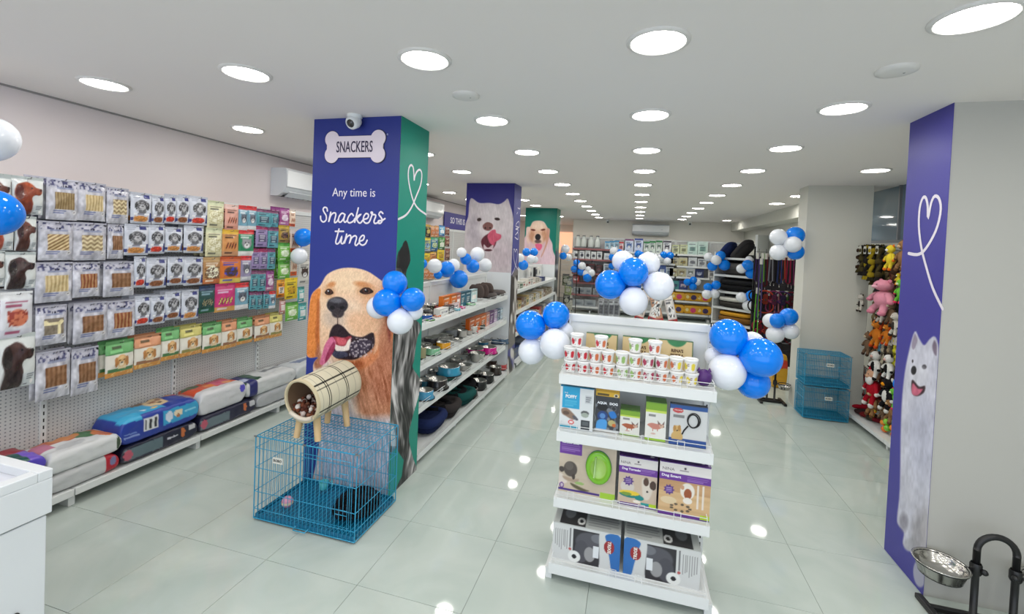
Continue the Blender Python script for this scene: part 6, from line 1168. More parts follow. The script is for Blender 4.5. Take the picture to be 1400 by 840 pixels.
row((883, 891, 900), 1.901, .17, .34, [((206, 216, 206), (90, 110, 100), Gn, 'green topped bag')], 'on the top shelf under the air conditioner', 'packs on the top back shelf', fig=1)
row((911,), 1.901, .22, .38, [((226, 228, 230), (60, 56, 70), (60, 56, 70), 'dark topped white tub')], 'on the top shelf under the air conditioner', 'packs on the top back shelf', fig=1)
row((830, 841, 852, 863, 884, 895, 906, 915), 1.611, .2, .23, [(Wt, (150, 160, 170), Wt, 'white box')], 'on the second shelf of the middle back bays', 'boxes in the middle back bays', fig=1)
row((830, 841, 852, 884, 895, 906, 916), 1.251, .2, .28, [((190, 200, 208), (110, 130, 150), (206, 210, 214), 'pale grey box'), ((60, 90, 160), (220, 226, 236), (60, 90, 160), 'blue box')], 'on the third shelf of the middle back bays', 'boxes in the middle back bays')
row((832, 846, 860, 886, 900, 914), .901, .24, .26, [((196, 206, 210), (120, 140, 150), (206, 210, 214), 'white pack'), ((90, 120, 150), (206, 210, 220), (90, 120, 150), 'steel blue pack')], 'on the fourth shelf of the middle back bays', 'boxes in the middle back bays')
row((832, 848, 864, 886, 902), .571, .26, .24, [((170, 176, 178), (110, 120, 130), (180, 186, 190), 'grey pack')], 'on the fifth shelf of the middle back bays', 'boxes in the middle back bays')
row((923, 934), 1.901, .2, .27, [((206, 210, 176), (150, 150, 100), (190, 196, 150), 'cream bag'), ((200, 206, 170), (140, 140, 90), (196, 200, 160), 'cream bag')], 'on the top shelf, right back bay', 'bags in the right back bay', cat='bag')
row((946, 960), 1.901, .26, .38, [((196, 220, 212), (120, 160, 150), (206, 226, 220), 'pale mint bag')], 'on the top shelf, right back bay', 'bags in the right back bay', fig=2, cat='bag')
row((922, 934, 947, 960), 1.566, .23, .24, [((196, 190, 160), (150, 130, 80), (206, 200, 180), 'beige box'), ((196, 190, 150), (140, 120, 60), (206, 200, 180), 'beige box'), ((200, 204, 206), (120, 120, 124), (206, 210, 214), 'grey box'), ((200, 204, 206), (130, 130, 134), (206, 210, 214), 'grey box')], 'on the second shelf, right back bay', 'boxes in the right back bay', fig=0)
row((922, 933, 945, 957), 1.251, .23, .25, [((190, 184, 150), (120, 100, 60), (206, 200, 180), 'khaki box'), ((190, 184, 150), (120, 100, 60), (206, 200, 180), 'khaki box'), ((196, 198, 196), (110, 120, 110), (206, 210, 214), 'silver box'), ((40, 50, 90), (150, 160, 190), (50, 60, 110), 'navy box')], 'on the third shelf, right back bay', 'boxes in the right back bay', fig=1)
row((924, 936, 948), .881, .24, .26, [((60, 130, 130), (40, 60, 90), (60, 130, 130), 'teal box'), ((50, 60, 120), (206, 190, 200), (50, 60, 120), 'indigo box'), ((110, 116, 120), (60, 64, 70), (110, 116, 120), 'dark grey box')], 'on the fourth shelf, right back bay', 'boxes in the right back bay')
for i, (px, z) in enumerate(((929, .566), (949, .566), (965, .566), (929, .201), (949, .201), (966, .201))):
    s = sack('food_sack', .42, .3, .24, SP((222, 164, 30), [('fell', .6, .18, .45, .3, (206, 60, 110) if i % 2 == 0 else (60, 40, 90)), ('fell', .22, .1, .5, .2, (240, 220, 150)), ('tell', .5, .3, .5, .3, (236, 190, 60))]), 'yellow litter sack with pink disc, %s' % ('second lowest back shelf' if z > .5 else 'lowest back shelf'), (pxx(px), YS + .2, z), 0, 'litter sack', grp='yellow sacks at the back')
for i, px in enumerate((975, 985, 996)): backitem(pxx(px), 1.251, .22, .26, (200, 200, 200), (120, 120, 120), (210, 210, 210), 'carton', 'pale carton in the far right corner bay', 'box', 'corner bay cartons', seed=i)
# orange poster in the far left passage, emission added to brighten it
o = ob('orange_poster', boxmesh('orange_poster', mat('poster_added_glow', (240, 176, 140), .5, emit=1.1), -.35, .35, -.03, 0, 0, .8), None, (-2.75, 17.49, 1.75)); tag(o, 'pale orange poster with added glow on the wall of the far left passage', 'poster')
# blue sign above the far left packets
sg = empty('wall_sign', 'blue wall sign with white letters SO THIS IS beyond the first pillar', 'sign', None, (-4.03, 10.3, 2.25)); ob('board', boxmesh('board', mat('sign_blue', (58, 56, 140), .45), -1.36, 1.2, -.02, 0, 0, .36), sg, rot=PI / 2); t = ob('lettering', textmesh('SO THIS IS', .19, None, (226, 224, 236), 1, .001, .004), sg, (.022, -.62, .185), PI / 2)
# dense little boxes under the sign
uL3 = unit('shelving_unit', 'small boxes shelving under the blue sign', (-4.0, 10.35, 0), PI / 2, 2, .9, 2.2, [1.95, 1.65, 1.35, 1.05, .7, .4], .22, .34, slots=False, shelfm=mat('maroon_shelf'), zd=.1)
for zi, z in enumerate((1.951, 1.651, 1.351)):
    for k in range(12):
        c = ((206, 190, 184), (70, 40, 44), (216, 206, 200), (150, 60, 60))[(k * 3 + zi) % 4]; o = ob('carton', carton('carton', small(c, (120, 60, 60), k), .11, .1, .2, c, c), None, (-3.87, 10.45 + .135 * k, z), PI / 2); tag(o, 'small carton under the blue sign, %s' % ['top row', 'second row', 'third row'][zi], 'box', 'small cartons under the sign')
# hanging goods right of pillar 3
for i, (px, py, c) in enumerate(((774, 385, (60, 70, 50)), (777, 398, (120, 130, 90)), (775, 412, (40, 44, 44)), (779, 388, (90, 100, 110)), (778, 418, (170, 170, 160)), (774, 428, (50, 40, 40)))):
    cvh = k_pack(i, c, (80, 80, 80), (150, 150, 140), c, None, (180, 180, 170), 0); p = at(px, py - 10, Y=11.6); o = ob('treat_pouch', pouch('pouch', cvh, .18, .3, .05), None, p); tag(o, '%s packet on the rack beyond the green pillar' % ['olive', 'sage', 'black', 'slate', 'pale grey', 'dark brown'][i], 'packet', 'packets beyond the third pillar')
rk = empty('display_rack', 'narrow wire rack beyond the green pillar', 'rack', None, (at(776, 400, Y=11.65).x, 11.65, 0))
mb = MB()
for x in (-.22, .22): mb.tube([(x, 0, 0), (x, 0, 1.9)], .012, 6)
ob('frame', mb.mesh('frame', M_BLACK), rk); mb = MB()
for z in np.arange(.3, 1.95, .15): mb.tube([(-.22, 0, z), (.22, 0, z)], .004, 5)
ob('cross_wires', mb.mesh('cross_wires', M_GALV), rk, kind='stuff')
# ================================================================== CUSHION UNIT, back right, standing diagonally
A_, B_ = Vector((1.91, 12.0, 0)), Vector((2.62, 11.33, 0)); rotc = math.atan2(B_.y - A_.y, B_.x - A_.x); Wc = (B_ - A_).length
uC = empty('shelf_unit', 'white cubby unit stacked with dark pet beds in the back right corner', 'shelf unit', None, A_, rotc)
for x0, x1, nm in ((-.03, 0, 'side_panel'), (Wc, Wc + .06, 'side_panel')): ob(nm, boxmesh(nm, M_WHITE, x0, x1, -.02, .45, 0, 2.42 if x1 > 1 else 2.0), uC)
ob('back_panel', boxmesh('back_panel', mat('dark_back', (70, 68, 70), .6), 0, Wc, .44, .45, .05, 1.95), uC)
CZ = [1.92, 1.60, 1.20, .80, .40, .06]
CZ = [round(at(1010, y, Y=11.65).z, 3) for y in (353, 377, 400, 422.5)] + [.30, .03]
for z in CZ: ob('shelf_board', boxmesh('shelf_board', M_WHITE, 0, Wc, -.02, .44, z - .05, z), uC)
Mc = Matrix.Translation(A_) @ Matrix.Rotation(rotc, 4, 'Z')
def cc(x, y, z): return Mc @ Vector((x, y, z))
for (x, z, w, h, c, lb, t) in ((.28, CZ[0] + .09, .42, .18, (34, 44, 84), 'navy oval pet bed leaning on top of the bed unit', (.0, -.9)), (.66, CZ[0] + .09, .55, .2, (52, 50, 52), 'charcoal pet bed leaning on top of the bed unit', (.0, -.85)),
    (.5, CZ[1], .8, .26, (74, 72, 72), 'grey pet bed on the second shelf of the bed unit', (0, 0)), (.5, CZ[2], .9, .14, (26, 26, 28), 'black flat pet bed on the third shelf', (0, 0)), (.5, CZ[2] + .14, .86, .13, (34, 34, 36), 'black pet bed stacked on another, third shelf', (0, 0)),
    (.5, CZ[3], .85, .12, (60, 58, 56), 'dark pet bed on the fourth shelf', (0, 0)), (.42, CZ[3] + .13, .7, .1, (206, 204, 198), 'pale grey pet bed stacked on the fourth shelf', (0, 0)), (.5, CZ[4], .85, .14, (120, 84, 40), 'brown pet bed on the lower shelf', (0, 0)), (.5, CZ[4] + .15, .8, .1, (206, 150, 50), 'mustard pet bed stacked on the lower shelf', (0, 0)), (.5, CZ[5], .85, .16, (50, 44, 44), 'dark pet bed on the floor shelf', (0, 0))):
    cushion('pet_bed', lb, cc(x, .2, z + .002), rotc, w, .36, h, c, 'pet beds in the corner unit', tilt=t)
# ================================================================== LEASH RACK behind the grey pillar
LR = empty('leash_rack', 'wire grid rack hung with leashes and harnesses behind the grey pillar', 'rack', None, (2.15, 7.75, 0))
mb = MB()
for x in (-.36, .30): mb.tube([(x, 0, .0), (x, 0, 2.08)], .013, 8)
ob('frame', mb.mesh('frame', M_BLACK), LR); mb = MB()
for z in np.arange(.3, 2.08, .1): mb.tube([(-.36, 0, z), (.30, 0, z)], .0025, 5)
for x in np.arange(-.3, .3, .1): mb.tube([(x, 0, .25), (x, 0, 2.05)], .0025, 5)
ob('grid', mb.mesh('grid', M_BLACK), LR, kind='stuff'); ob('backing', boxmesh('backing', mat('dark_board', (46, 42, 48), .7), -.36, .30, .01, .02, .25, 1.93), LR)
STC = [((60, 44, 84), 'violet'), ((130, 34, 56), 'crimson'), ((24, 24, 28), 'black'), ((86, 130, 60), 'moss green'), ((110, 50, 84), 'plum'), ((40, 50, 90), 'navy'), ((90, 30, 40), 'maroon'), ((180, 120, 130), 'dusty pink'), ((160, 60, 44), 'scarlet'), ((110, 110, 116), 'grey')]
def strap(L, w, c, loops=2):
    mb = MB()
    for s in (-1, 1):
        pts = [(s * .012 * (1 + i / 10), -.01 * s, -L * i / 12 + .0) for i in range(13)]; n = len(pts); vs = []
        for p in pts: vs += [(p[0] - w / 2, p[1], p[2]), (p[0] + w / 2, p[1] - .004, p[2]), (p[0] + w / 2, p[1] + .003, p[2]), (p[0] - w / 2, p[1] + .004, p[2])]
        mb.add(vs, [(4 * i + q, 4 * i + (q + 1) % 4, 4 * i + 4 + (q + 1) % 4, 4 * i + 4 + q) for i in range(n - 1) for q in range(4)], False, c)
    mb.tube([(-.014, 0, -L), (-.012, 0, -L - .02), (.012, 0, -L - .02), (.014, 0, -L)], w * .4, 5, col=c)
    return mb
def leash(loc, L, c, nm, where, group, rot=0, w=.018):
    e = empty('dog_leash', '%s strap leash %s' % (nm, where), 'leash', group, loc, rot); ob('strap', strap(L, w, c).mesh('strap', M_FAB), e)
    ob('clip', MB().tube([(0, -.006, -L - .02), (0, -.008, -L - .07)], .005, 6).mesh('clip', M_CHROME), e); ob('card', boxmesh('card', mat('card_white', (206, 204, 196), .5), -.025, .025, -.012, -.010, -.09, .0), e); return e
def harness(loc, sz, c, nm, where, group, rot=0):
    e = empty('dog_harness', '%s dog harness %s' % (nm, where), 'harness', group, loc, rot); r = sz / 2; mb = MB()
    mb.tube([(r * .8 * math.cos(t), -.02 - .02 * math.sin(t * 2), -r * .8 + r * .7 * math.sin(t)) for t in np.linspace(0, 2 * PI, 18, endpoint=False)], .012, 6, closed=True, col=c)
    mb.tube([(r * .9 * math.cos(t), -.035, -r * 1.9 + r * .8 * math.sin(t)) for t in np.linspace(0, 2 * PI, 18, endpoint=False)], .011, 6, closed=True, col=c)
    ob('straps', mb.mesh('straps', M_FAB), e); ob('pad', MB().box(-.035, .035, -.05, -.03, -r * 1.7, -r * .5, bev=.01, col=tuple(x * .7 for x in c)).mesh('pad', M_FAB), e); ob('buckle', MB().box(-.012, .012, -.058, -.048, -r * 1.25, -r * 1.05, bev=.003).mesh('buckle', M_BLACK), e); return e
random.seed(11)
for rrow, (z, n_) in enumerate(((1.98, 11), (1.42, 11))):
    for i in range(n_):
        x = 1.82 + .6 * i / (n_ - 1); c, nm = STC[(i * 3 + rrow * 2) % 10]
        if rrow == 0: leash((x, 7.70 - .05 * (i % 2), z), random.uniform(.35, .5), c, nm, 'on the upper rack behind the pillar', 'leashes on the rack')
        elif i % 2 == 0: harness((x, 7.66, z), .26, c, nm, 'on the middle of the rack', 'harnesses on the rack')
        else: leash((x, 7.70, z), random.uniform(.3, .45), c, nm, 'on the middle of the rack', 'leashes on the rack')
for i in range(7):
    c, nm = STC[(i * 7 + 1) % 10]; harness((1.88 + .09 * i, 7.66, .95), .24, c, nm, 'low on the rack', 'harnesses on the rack')
leash((1.82, 7.60, 1.45), .75, (96, 170, 60), 'bright lime green long', 'at the left edge of the rack', 'leashes on the rack', w=.012); leash((1.84, 7.55, 1.9), .9, (70, 60, 100), 'long dark violet', 'at the left edge of the rack', 'leashes on the rack')
sack('ball_net', .2, .16, .5, SP((214, 160, 40), [('front', 0, 1, .6, 1, (206, 60, 40))]), 'yellow and red bag at the foot of the leash rack', (2.12, 7.45, .0), 0, 'bag', grp=None)
# ================================================================== STACKED CAGES by the grey pillar
for i, (z, lb) in enumerate(((0, 'lower blue wire cage of the stack by the grey pillar'), (.40, 'upper blue wire cage of the stack by the grey pillar'))):
    cage('pet_cage', lb, (2.27, 6.285, z), 0, .47, .30, .385, (.02, .27), n_w=26, n_d=13, door=True, group=None)
# ================================================================== BOWL STANDS
def bowlstand(loc, rot, label, w, h, label2, scale=1.0, arch=True, br=.115):
    s = empty('bowl_stand', label, 'bowl stand', None, loc, rot)
    for x in (-w, w): 
        ob('post', MB().tube([(x, 0, .03), (x, 0, h - w)], .016 * scale, 10).mesh('post', M_BLACK), s)
    if arch: ob('arch', MB().tube([(w * math.cos(t), 0, h - w + w * math.sin(t)) for t in np.linspace(0, PI, 15)], .016 * scale, 10).mesh('arch', M_BLACK), s)
    for x in (-w * 3.1, w * 3.1): ob('foot', MB().box(x - .018, x + .018, -.15, .13, 0, .03, bev=.006).mesh('foot', M_BLACK), s)
    for yy in (-.035, .035): ob('base_bar', MB().box(-w * 3.1, w * 3.1, yy - .014, yy + .014, .004, .034, bev=.005).mesh('base_bar', M_BLACK), s)
    for sd in (-1, 1):
        for zz in (.0,):
            ob('clamp', MB().lathe([(.022, -.03), (.026, -.02), (.026, .02), (.022, .03)], 12, c=(sd * w, 0, h * .62)).mesh('clamp', M_BLACK), s)
            k = ob('knob', MB().ball((sd * w + .02 * -sd, -.03, h * .62), .016, 8).mesh('knob', M_BLACK), s)
            hz = h * .60; bx = sd * (w + br + .04)
            ob('ring', MB().tube([(bx + br * math.cos(t), br * math.sin(t), hz) for t in np.linspace(0, 2 * PI, 28, endpoint=False)], .005, 6, closed=True).mesh('ring', M_BLACK), s)
            ob('bracket', MB().tube([(sd * w, 0, hz), (sd * (w + .045), 0, hz)], .009, 6).mesh('bracket', M_BLACK), s)
            b = bowl(None, (0, 0, 0), br + .007, .075 * br / .115, 'polished steel bowl %s' % label2[0 if sd < 0 else 1], flare=.95); M4 = Matrix.Translation(Vector(loc)) @ Matrix.Rotation(rot, 4, 'Z'); b.location = M4 @ Vector((bx, 0, hz - .066)); del b['group']
    return s
bowlstand((1.925, 2.97, 0), .0, 'black double bowl stand with arched frame, bottom right corner', .085, .49, ('on the left arm of the arched stand', 'on the right arm of the arched stand'))
st = bowlstand((1.82, 6.66, 0), 0, 'small black bowl stand on the floor left of the cages', .045, .42, ('on the small stand, left', 'on the small stand beside the cages'), .8, br=.07)
# ================================================================== TOY WALL on the right
uT = unit('shelving_unit', 'white wall unit hung with toys behind the right blue pillar', (XR - .02, 6.38, 0), -PI / 2, 3, .93, 2.12, [], .3, .40, lip=.04, zd=.10, slots=False)
G1, G2 = 'rope and plush toys on the right wall', 'toys on the right wall'
def thook(y, z, L=.22): hook(uT, 6.38 - y, z, L)
def plush(kind, loc, s, label, rot=-PI / 2):
    """soft toy: local -y faces out, origin at its top"""
    e = empty('plush_toy', label, 'plush toy', G2, loc, rot); K = {'bear': ((226, 150, 170), (214, 130, 152), (236, 180, 196)), 'santa': ((176, 28, 44), (232, 228, 224), (206, 160, 130)), 'lion': ((206, 120, 40), (190, 70, 30), (226, 160, 80)), 'penguin': ((30, 28, 32), (226, 224, 220), (236, 150, 30)), 'cow': ((226, 224, 220), (28, 26, 28), (214, 170, 160)), 'monkey': ((150, 112, 76), (110, 78, 52), (206, 176, 140)), 'duck': ((230, 206, 60), (236, 120, 40), (240, 240, 240)), 'dog': ((120, 96, 76), (70, 54, 46), (200, 184, 160)), 'frog': ((110, 190, 70), (220, 60, 100), (230, 236, 200)), 'zebra': ((206, 200, 190), (60, 54, 50), (206, 200, 190))}[kind]
    a, b, c = K
    bd = MB().ball((0, 0, -.62 * s), (.22 * s, .16 * s, .27 * s), 14, col=a)
    ob('body', bd.mesh('body', M_PLUSH), e)
    hd = MB().ball((0, -.03 * s, -.2 * s), (.18 * s, .16 * s, .17 * s), 14, col=a if kind not in ('santa',) else c); hd.ball((0, -.16 * s, -.24 * s), (.08 * s, .07 * s, .06 * s), 8, col=c)
    h_ = ob('head', hd.mesh('head', M_PLUSH), e)
    for sx in (-1, 1):
        ob('ear', MB().ball((sx * .14 * s, 0, -.07 * s), (.06 * s, .03 * s, .07 * s), 8, col=b).mesh('ear', M_PLUSH), e)
        ob('arm', MB().tube([(sx * .15 * s, -.02 * s, -.45 * s), (sx * .28 * s, -.06 * s, -.56 * s), (sx * .34 * s, -.08 * s, -.66 * s)], .065 * s, 8, r2=.05 * s, col=a).ball((sx * .35 * s, -.08 * s, -.68 * s), .06 * s, 8, col=b).mesh('arm', M_PLUSH), e)
        ob('leg', MB().tube([(sx * .1 * s, -.04 * s, -.8 * s), (sx * .17 * s, -.1 * s, -.93 * s), (sx * .18 * s, -.12 * s, -1.02 * s)], .075 * s, 8, r2=.06 * s, col=a).ball((sx * .18 * s, -.13 * s, -1.04 * s), .075 * s, 8, col=b).mesh('leg', M_PLUSH), e)
        ob('eye', MB().ball((sx * .06 * s, -.17 * s, -.17 * s), .014 * s, 6).mesh('eye', M_BLACK), h_)
    if kind == 'bear': e.scale = (1.35, 1.2, .78)
    if kind == 'santa': ob('beard', MB().ball((0, -.12 * s, -.34 * s), (.17 * s, .08 * s, .15 * s), 10, col=(236, 232, 230)).ball((0, 0, -.05 * s), (.16 * s, .13 * s, .06 * s), 10, col=(236, 232, 230)).mesh('beard', M_PLUSH), e); ob('hat', MB().lathe([(.15 * s, -.04 * s), (.08 * s, .08 * s), (.0005, .16 * s)], 12, col=a).mesh('hat', M_PLUSH), e)
    if kind == 'lion':
        mb = MB(); [mb.ball((.19 * s * math.cos(t), .03 * s, -.2 * s + .19 * s * math.sin(t)), .07 * s, 7, col=b) for t in np.linspace(0, 2 * PI, 12, endpoint=False)]; ob('mane', mb.mesh('mane', M_PLUSH), e)
    if kind in ('penguin', 'cow', 'zebra'): ob('patch', MB().ball((0, -.08 * s, -.62 * s), (.15 * s, .1 * s, .2 * s), 10, col=b).mesh('patch', M_PLUSH), e)
    if kind == 'penguin': ob('beak', MB().lathe([(.04 * s, 0), (.0005, .08 * s)], 8, M=Matrix.Translation((0, -.16 * s, -.22 * s)) @ Matrix.Rotation(PI / 2, 4, 'X'), col=c).mesh('beak', M_PLUSH), e)
    return e
def rope(loc, L, c1, c2, label, rot=-PI / 2, r=.016):
    e = empty('rope_toy', label, 'rope toy', G1, loc, rot)
    for q, c in ((-1, c1), (1, c2)):
        pts = [(q * .012 * math.cos(i * .9) + .0, .012 * math.sin(i * .9 + (0 if q < 0 else PI)), -L * i / 14) for i in range(15)]; ob('strand', MB().tube(pts, r, 6, col=c).mesh('strand', M_FAB), e)
    for z in (-.06, -L * .55, -L): ob('knot', MB().ball((0, 0, z), (r * 2.2, r * 2.2, r * 2), 8, col=c1).mesh('knot', M_FAB), e)
    ob('fringe', MB().lathe([(r * 1.2, -L), (r * 2.2, -L - .07)], 9, col=c2, smooth=False).mesh('fringe', M_FAB), e)
    ob('card', boxmesh('card', mat('card_white'), -.03, .03, -.03, -.028, -.1, -.01), e); return e
zt = lambda x, y: (1150 + x / 5.25, 320 + y / 5.25)
zt2 = lambda x, y: (1150 + x / 4.94, 460 + y / 4.94)
OL = [(70, 62, 34), (44, 40, 26), (96, 84, 40), (34, 30, 28), (120, 104, 36), (56, 40, 30), (150, 130, 30), (40, 50, 34)]
OLN = ['olive', 'dark olive', 'khaki', 'near black', 'mustard', 'dark brown', 'yellow green', 'dark green']
XT = 2.72
for i in range(17):
    px, py = zt(118 + i * 12, 78 + 4 * (i % 3)); p = at(px, py, X=XT); i2 = i % 8; rope((XT - .04 * (i % 3), p.y, p.z), random.uniform(.26, .42), OL[i2], OL[(i2 + 3) % 8], '%s camouflage rope toy in the top row' % OLN[i2], r=.02); thook(p.y, p.z - .01, .26)
p = at(*zt(90, 80), X=XT - .03); plush('dog', (XT - .02, p.y, p.z), .26, 'near black plush toy with white tag, leftmost in the top row').scale = (1, 1, 1)
for k, x, y, s, lb in (('duck', 365, 75, .26, 'white and orange long legged plush in the top row'), ('monkey', 460, 40, .30, 'brown plush by the window in the top row'), ('bear', 335, 325, .46, 'large pink plush bear in the second row'), ('frog', 440, 320, .24, 'lime green plush frog in the second row'), ('duck', 415, 280, .12, 'small yellow duck above the pink bear'), ('zebra', 150, 430, .2, 'grey and white plush at the left of the second row'),
                       ('lion', 270, 610, .30, 'orange plush lion in the third row'), ('lion', 340, 640, .22, 'second orange plush beside the lion'), ('zebra', 300, 480, .24, 'striped grey plush under the pink bear'), ('dog', 370, 480, .24, 'brown plush under the pink bear'), ('dog', 205, 700, .26, 'grey plush in the third row'), ('zebra', 400, 560, .24, 'pale patterned plush beside the window column')):
    p = at(*zt(x, y), X=XT - .05); plush(k, (XT - .05 - .02 * (s > .4), p.y, p.z), s, lb); thook(p.y, p.z - .02, .2)
for k, x, y, s, lb in (('cow', 245, 95, .30, 'black and white plush cow with bone in the fourth row'), ('santa', 228, 215, .40, 'red plush santa in the fifth row'), ('penguin', 330, 275, .34, 'black and white plush penguin in the fifth row'), ('monkey', 225, 350, .30, 'tan plush below the santa'), ('monkey', 340, 420, .24, 'tan plush below the penguin'), ('duck', 225, 440, .16, 'small yellow plush near the deck'), ('cow', 330, 120, .26, 'second black and white plush in the fourth row'), ('frog', 360, 350, .2, 'green plush beside the penguin'), ('dog', 290, 430, .2, 'brown plush near the deck')):
    p = at(*zt2(x, y), X=XT - .05); plush(k, (XT - .05, p.y, p.z), s, lb); thook(p.y, p.z - .02, .2)
for i, (x, y, L, c, nm) in enumerate(((105, 470, .4, (90, 60, 110), 'violet'), (125, 480, .45, (40, 90, 50), 'green'), (145, 500, .5, (30, 110, 60), 'bright green'), (165, 520, .3, (24, 24, 26), 'black'), (95, 520, .3, (90, 110, 120), 'grey'), (180, 560, .4, (40, 36, 36), 'dark grey'))):
    p = at(*zt(x, y), X=2.78); leash((2.78, p.y, p.z), L, c, nm, 'on the right toy wall', 'leashes on the toy wall', -PI / 2)
for i in range(8):
    px, py = zt(270 + 22 * i, 730 + 6 * (i % 2)); p = at(px, py, X=XT); c = [(150, 136, 100), (96, 150, 180), (206, 196, 170), (60, 50, 44), (170, 150, 120), (90, 84, 70), (206, 200, 60), (190, 180, 160)][i]; rope((XT, p.y, p.z), .3, c, tuple(x * .6 for x in c), '%s rope toy in the third row' % ['khaki', 'pale blue', 'cream', 'dark', 'tan', 'grey brown', 'yellow', 'pale tan'][i]); thook(p.y, p.z - .01)
for i in range(6):
    px, py = zt2(140 + 10 * i, 190 + 8 * i); p = at(px, py, X=2.8); leash((2.8, p.y, p.z), .34, [(120, 20, 36), (30, 26, 30), (150, 30, 50), (60, 40, 60), (170, 120, 40), (36, 40, 46)][i], ['dark red', 'black', 'red', 'dark violet', 'ochre', 'charcoal'][i], 'low on the toy wall', 'leashes on the toy wall', -PI / 2)
DKC = [((52, 46, 40), 'dark brown'), ((34, 32, 34), 'black'), ((120, 106, 76), 'khaki'), ((84, 60, 44), 'brown'), ((150, 140, 124), 'stone'), ((60, 66, 50), 'moss'), ((110, 60, 50), 'rust')]
for rr_, (z0_, n0_, L0_) in enumerate(((1.98, 13, .34), (1.62, 13, .36), (1.28, 13, .36), (.92, 13, .36), (.58, 11, .28))):
    for i in range(n0_):
        c, nm = DKC[(i * 3 + rr_) % 7]; y = 5.3 + i * .083 + .02 * (rr_ % 2); rope((2.80 + .03 * (i % 2), y, z0_ + .03 * ((i * 5) % 3)), L0_, c, tuple(min(255, x * 1.7) for x in c), '%s rope toy behind the plush toys, %s row' % (nm, ROWN[rr_]), r=.022); thook(y, z0_ + .03 * ((i * 5) % 3) - .01, .16)
# deck toys
def ballpack(x, y, i):
    p = at(*zt2(x, y), Z=.102); p.x = max(p.x, 2.62); e = empty('ball_pack', 'netted pack of orange and green balls on the toy deck', 'toy', 'ball packs on the toy deck', (p.x + .03, p.y, .102), -PI / 2)
    for q, (bx, bz, c) in enumerate(((0, .04, (236, 120, 30)), (.05, .07, (120, 200, 50)), (-.03, .1, (236, 140, 40)), (.03, .13, (140, 206, 60)))): ob('ball', MB().ball((bx, 0, bz), .034, 10, col=c).mesh('ball', M_PLAST), e)
    ob('card', MB().box(-.06, .06, .03, .034, 0, .24, col=(206, 206, 200)).mesh('card', M_CARD), e)
for i, (x, y) in enumerate(((270, 650), (335, 690), (360, 730))): ballpack(x, y, i)
for i, (x, y, c, lb, w_) in enumerate(((120, 475, (190, 30, 50), 'red flat toy at the near left of the toy deck', .2), (150, 520, (60, 40, 40), 'dark flat toy pack on the toy deck', .16), (185, 540, (110, 30, 30), 'maroon toy pack on the toy deck', .16), (220, 560, (60, 60, 50), 'olive toy pack on the toy deck', .14), (255, 570, (120, 30, 40), 'dark red toy pack on the toy deck', .14))):
    p = at(*zt2(x, y), Z=.12); cushion('toy_pack', lb, (max(p.x, 2.67), p.y, .102), .3 * i, w_, .14, .06, c, 'toy packs on the deck', cat='toy', bolster=False)
# black cable end peeking behind the right pillar
# ================================================================== BALLOONS
BM = {}
def balloonmesh():
    prof = []
    for i in range(25):
        t = PI * i / 24; r = math.sin(t); z = -math.cos(t); k = 1 + .0 * z; z2 = z * (1.10 if z < 0 else 1.0); r2 = r * (1 - .10 * (z < 0) * (-z) ** 2); prof.append((max(r2, .0006), z2 + 1.10))
    return prof
bprof = balloonmesh()
for nm, m in (('blue', M_BLUE), ('white', M_BWHITE)):
    BM[nm] = (MB().lathe(bprof, 32).mesh('balloon_skin', m), MB().lathe([(.03, .02), (.05, -.03), (.09, -.10), (.085, -.11), (.03, -.05)], 10).mesh('knot', m))
def cluster(items, Y=None, X=None, where='', n=''):
    pts = []
    for c, px, py, rp in [q[:4] for q in items]:
        p = at(px, py, Y=Y, X=X); d = float(np.dot(np.array(p) - np.array([0, 0, CAMZ]), AF)); pts.append((c, p, rp * d / F, px, py, rp))
    ctr = sum((p[1] for p in pts), Vector()) / len(pts); mx = sum(p[3] for p in pts) / len(pts); my = sum(p[4] for p in pts) / len(pts)
    for i, (c, p, r, px, py, rp) in enumerate(pts):
        off = items[i][4] if len(items[i]) > 4 else 0
        dr = (p - Vector((0, 0, CAMZ))).normalized(); p = p + dr * off * r; 
        vd = 'upper' if py < my - rp * .25 else ('lower' if py > my + rp * .25 else 'middle'); hd = 'left' if px < mx - rp * .25 else ('right' if px > mx + rp * .25 else 'centre')
        e = empty('balloon', '%s %s %s balloon %s' % (vd, hd, c, where), 'balloon', 'balloons ' + where, p)
        out = (p - ctr - dr * r * .3); out = out.normalized() if out.length > 1e-4 else Vector((0, 0, 1)); rot = Vector((0, 0, 1)).rotation_difference(out)
        e.rotation_mode = 'QUATERNION'; e.rotation_quaternion = rot; e.scale = (r, r, r)
        s1 = ob('skin', BM[c][0], e, (0, 0, -1.05)); s2 = ob('knot', BM[c][1], e, (0, 0, -1.05))
B, Wh = 'blue', 'white'
cluster([(B, 835, 389, 20, -.3), (B, 866, 372.5, 19.5, -.5), (Wh, 866, 411.6, 19, -.6), (Wh, 900, 391, 19.5, -.2), (Wh, 852, 358, 15, .9), (Wh, 886, 361, 16, .9), (B, 862, 390, 15, .9)], Y=3.0, where='on top of the front gondola')
cluster([(B, 725.6, 445, 20, 0), (B, 760, 431.5, 18.5, .3), (Wh, 758.5, 470, 20.5, -.6), (Wh, 727, 480, 18, .1), (Wh, 772, 453, 12, 1.2)], Y=2.85, where='left of the front gondola')
cluster([(B, 996.4, 462, 24.5, 0), (Wh, 994.5, 508, 24, -.4), (B, 1039, 489, 26, -.5), (B, 1028.4, 522, 22, .4), (Wh, 1028, 470, 16, 1.1), (Wh, 977, 488, 13, 1.1)], Y=2.8, where='right of the front gondola')
cluster([(B, 540, 388, 17, .2), (B, 530, 414, 19, -.4), (B, 564, 410, 16.5, 0), (Wh, 518, 420, 16, .2), (Wh, 547, 439, 17.5, -.3), (Wh, 566, 426, 12, .9)], Y=2.87, where='on the corner of the retriever pillar')
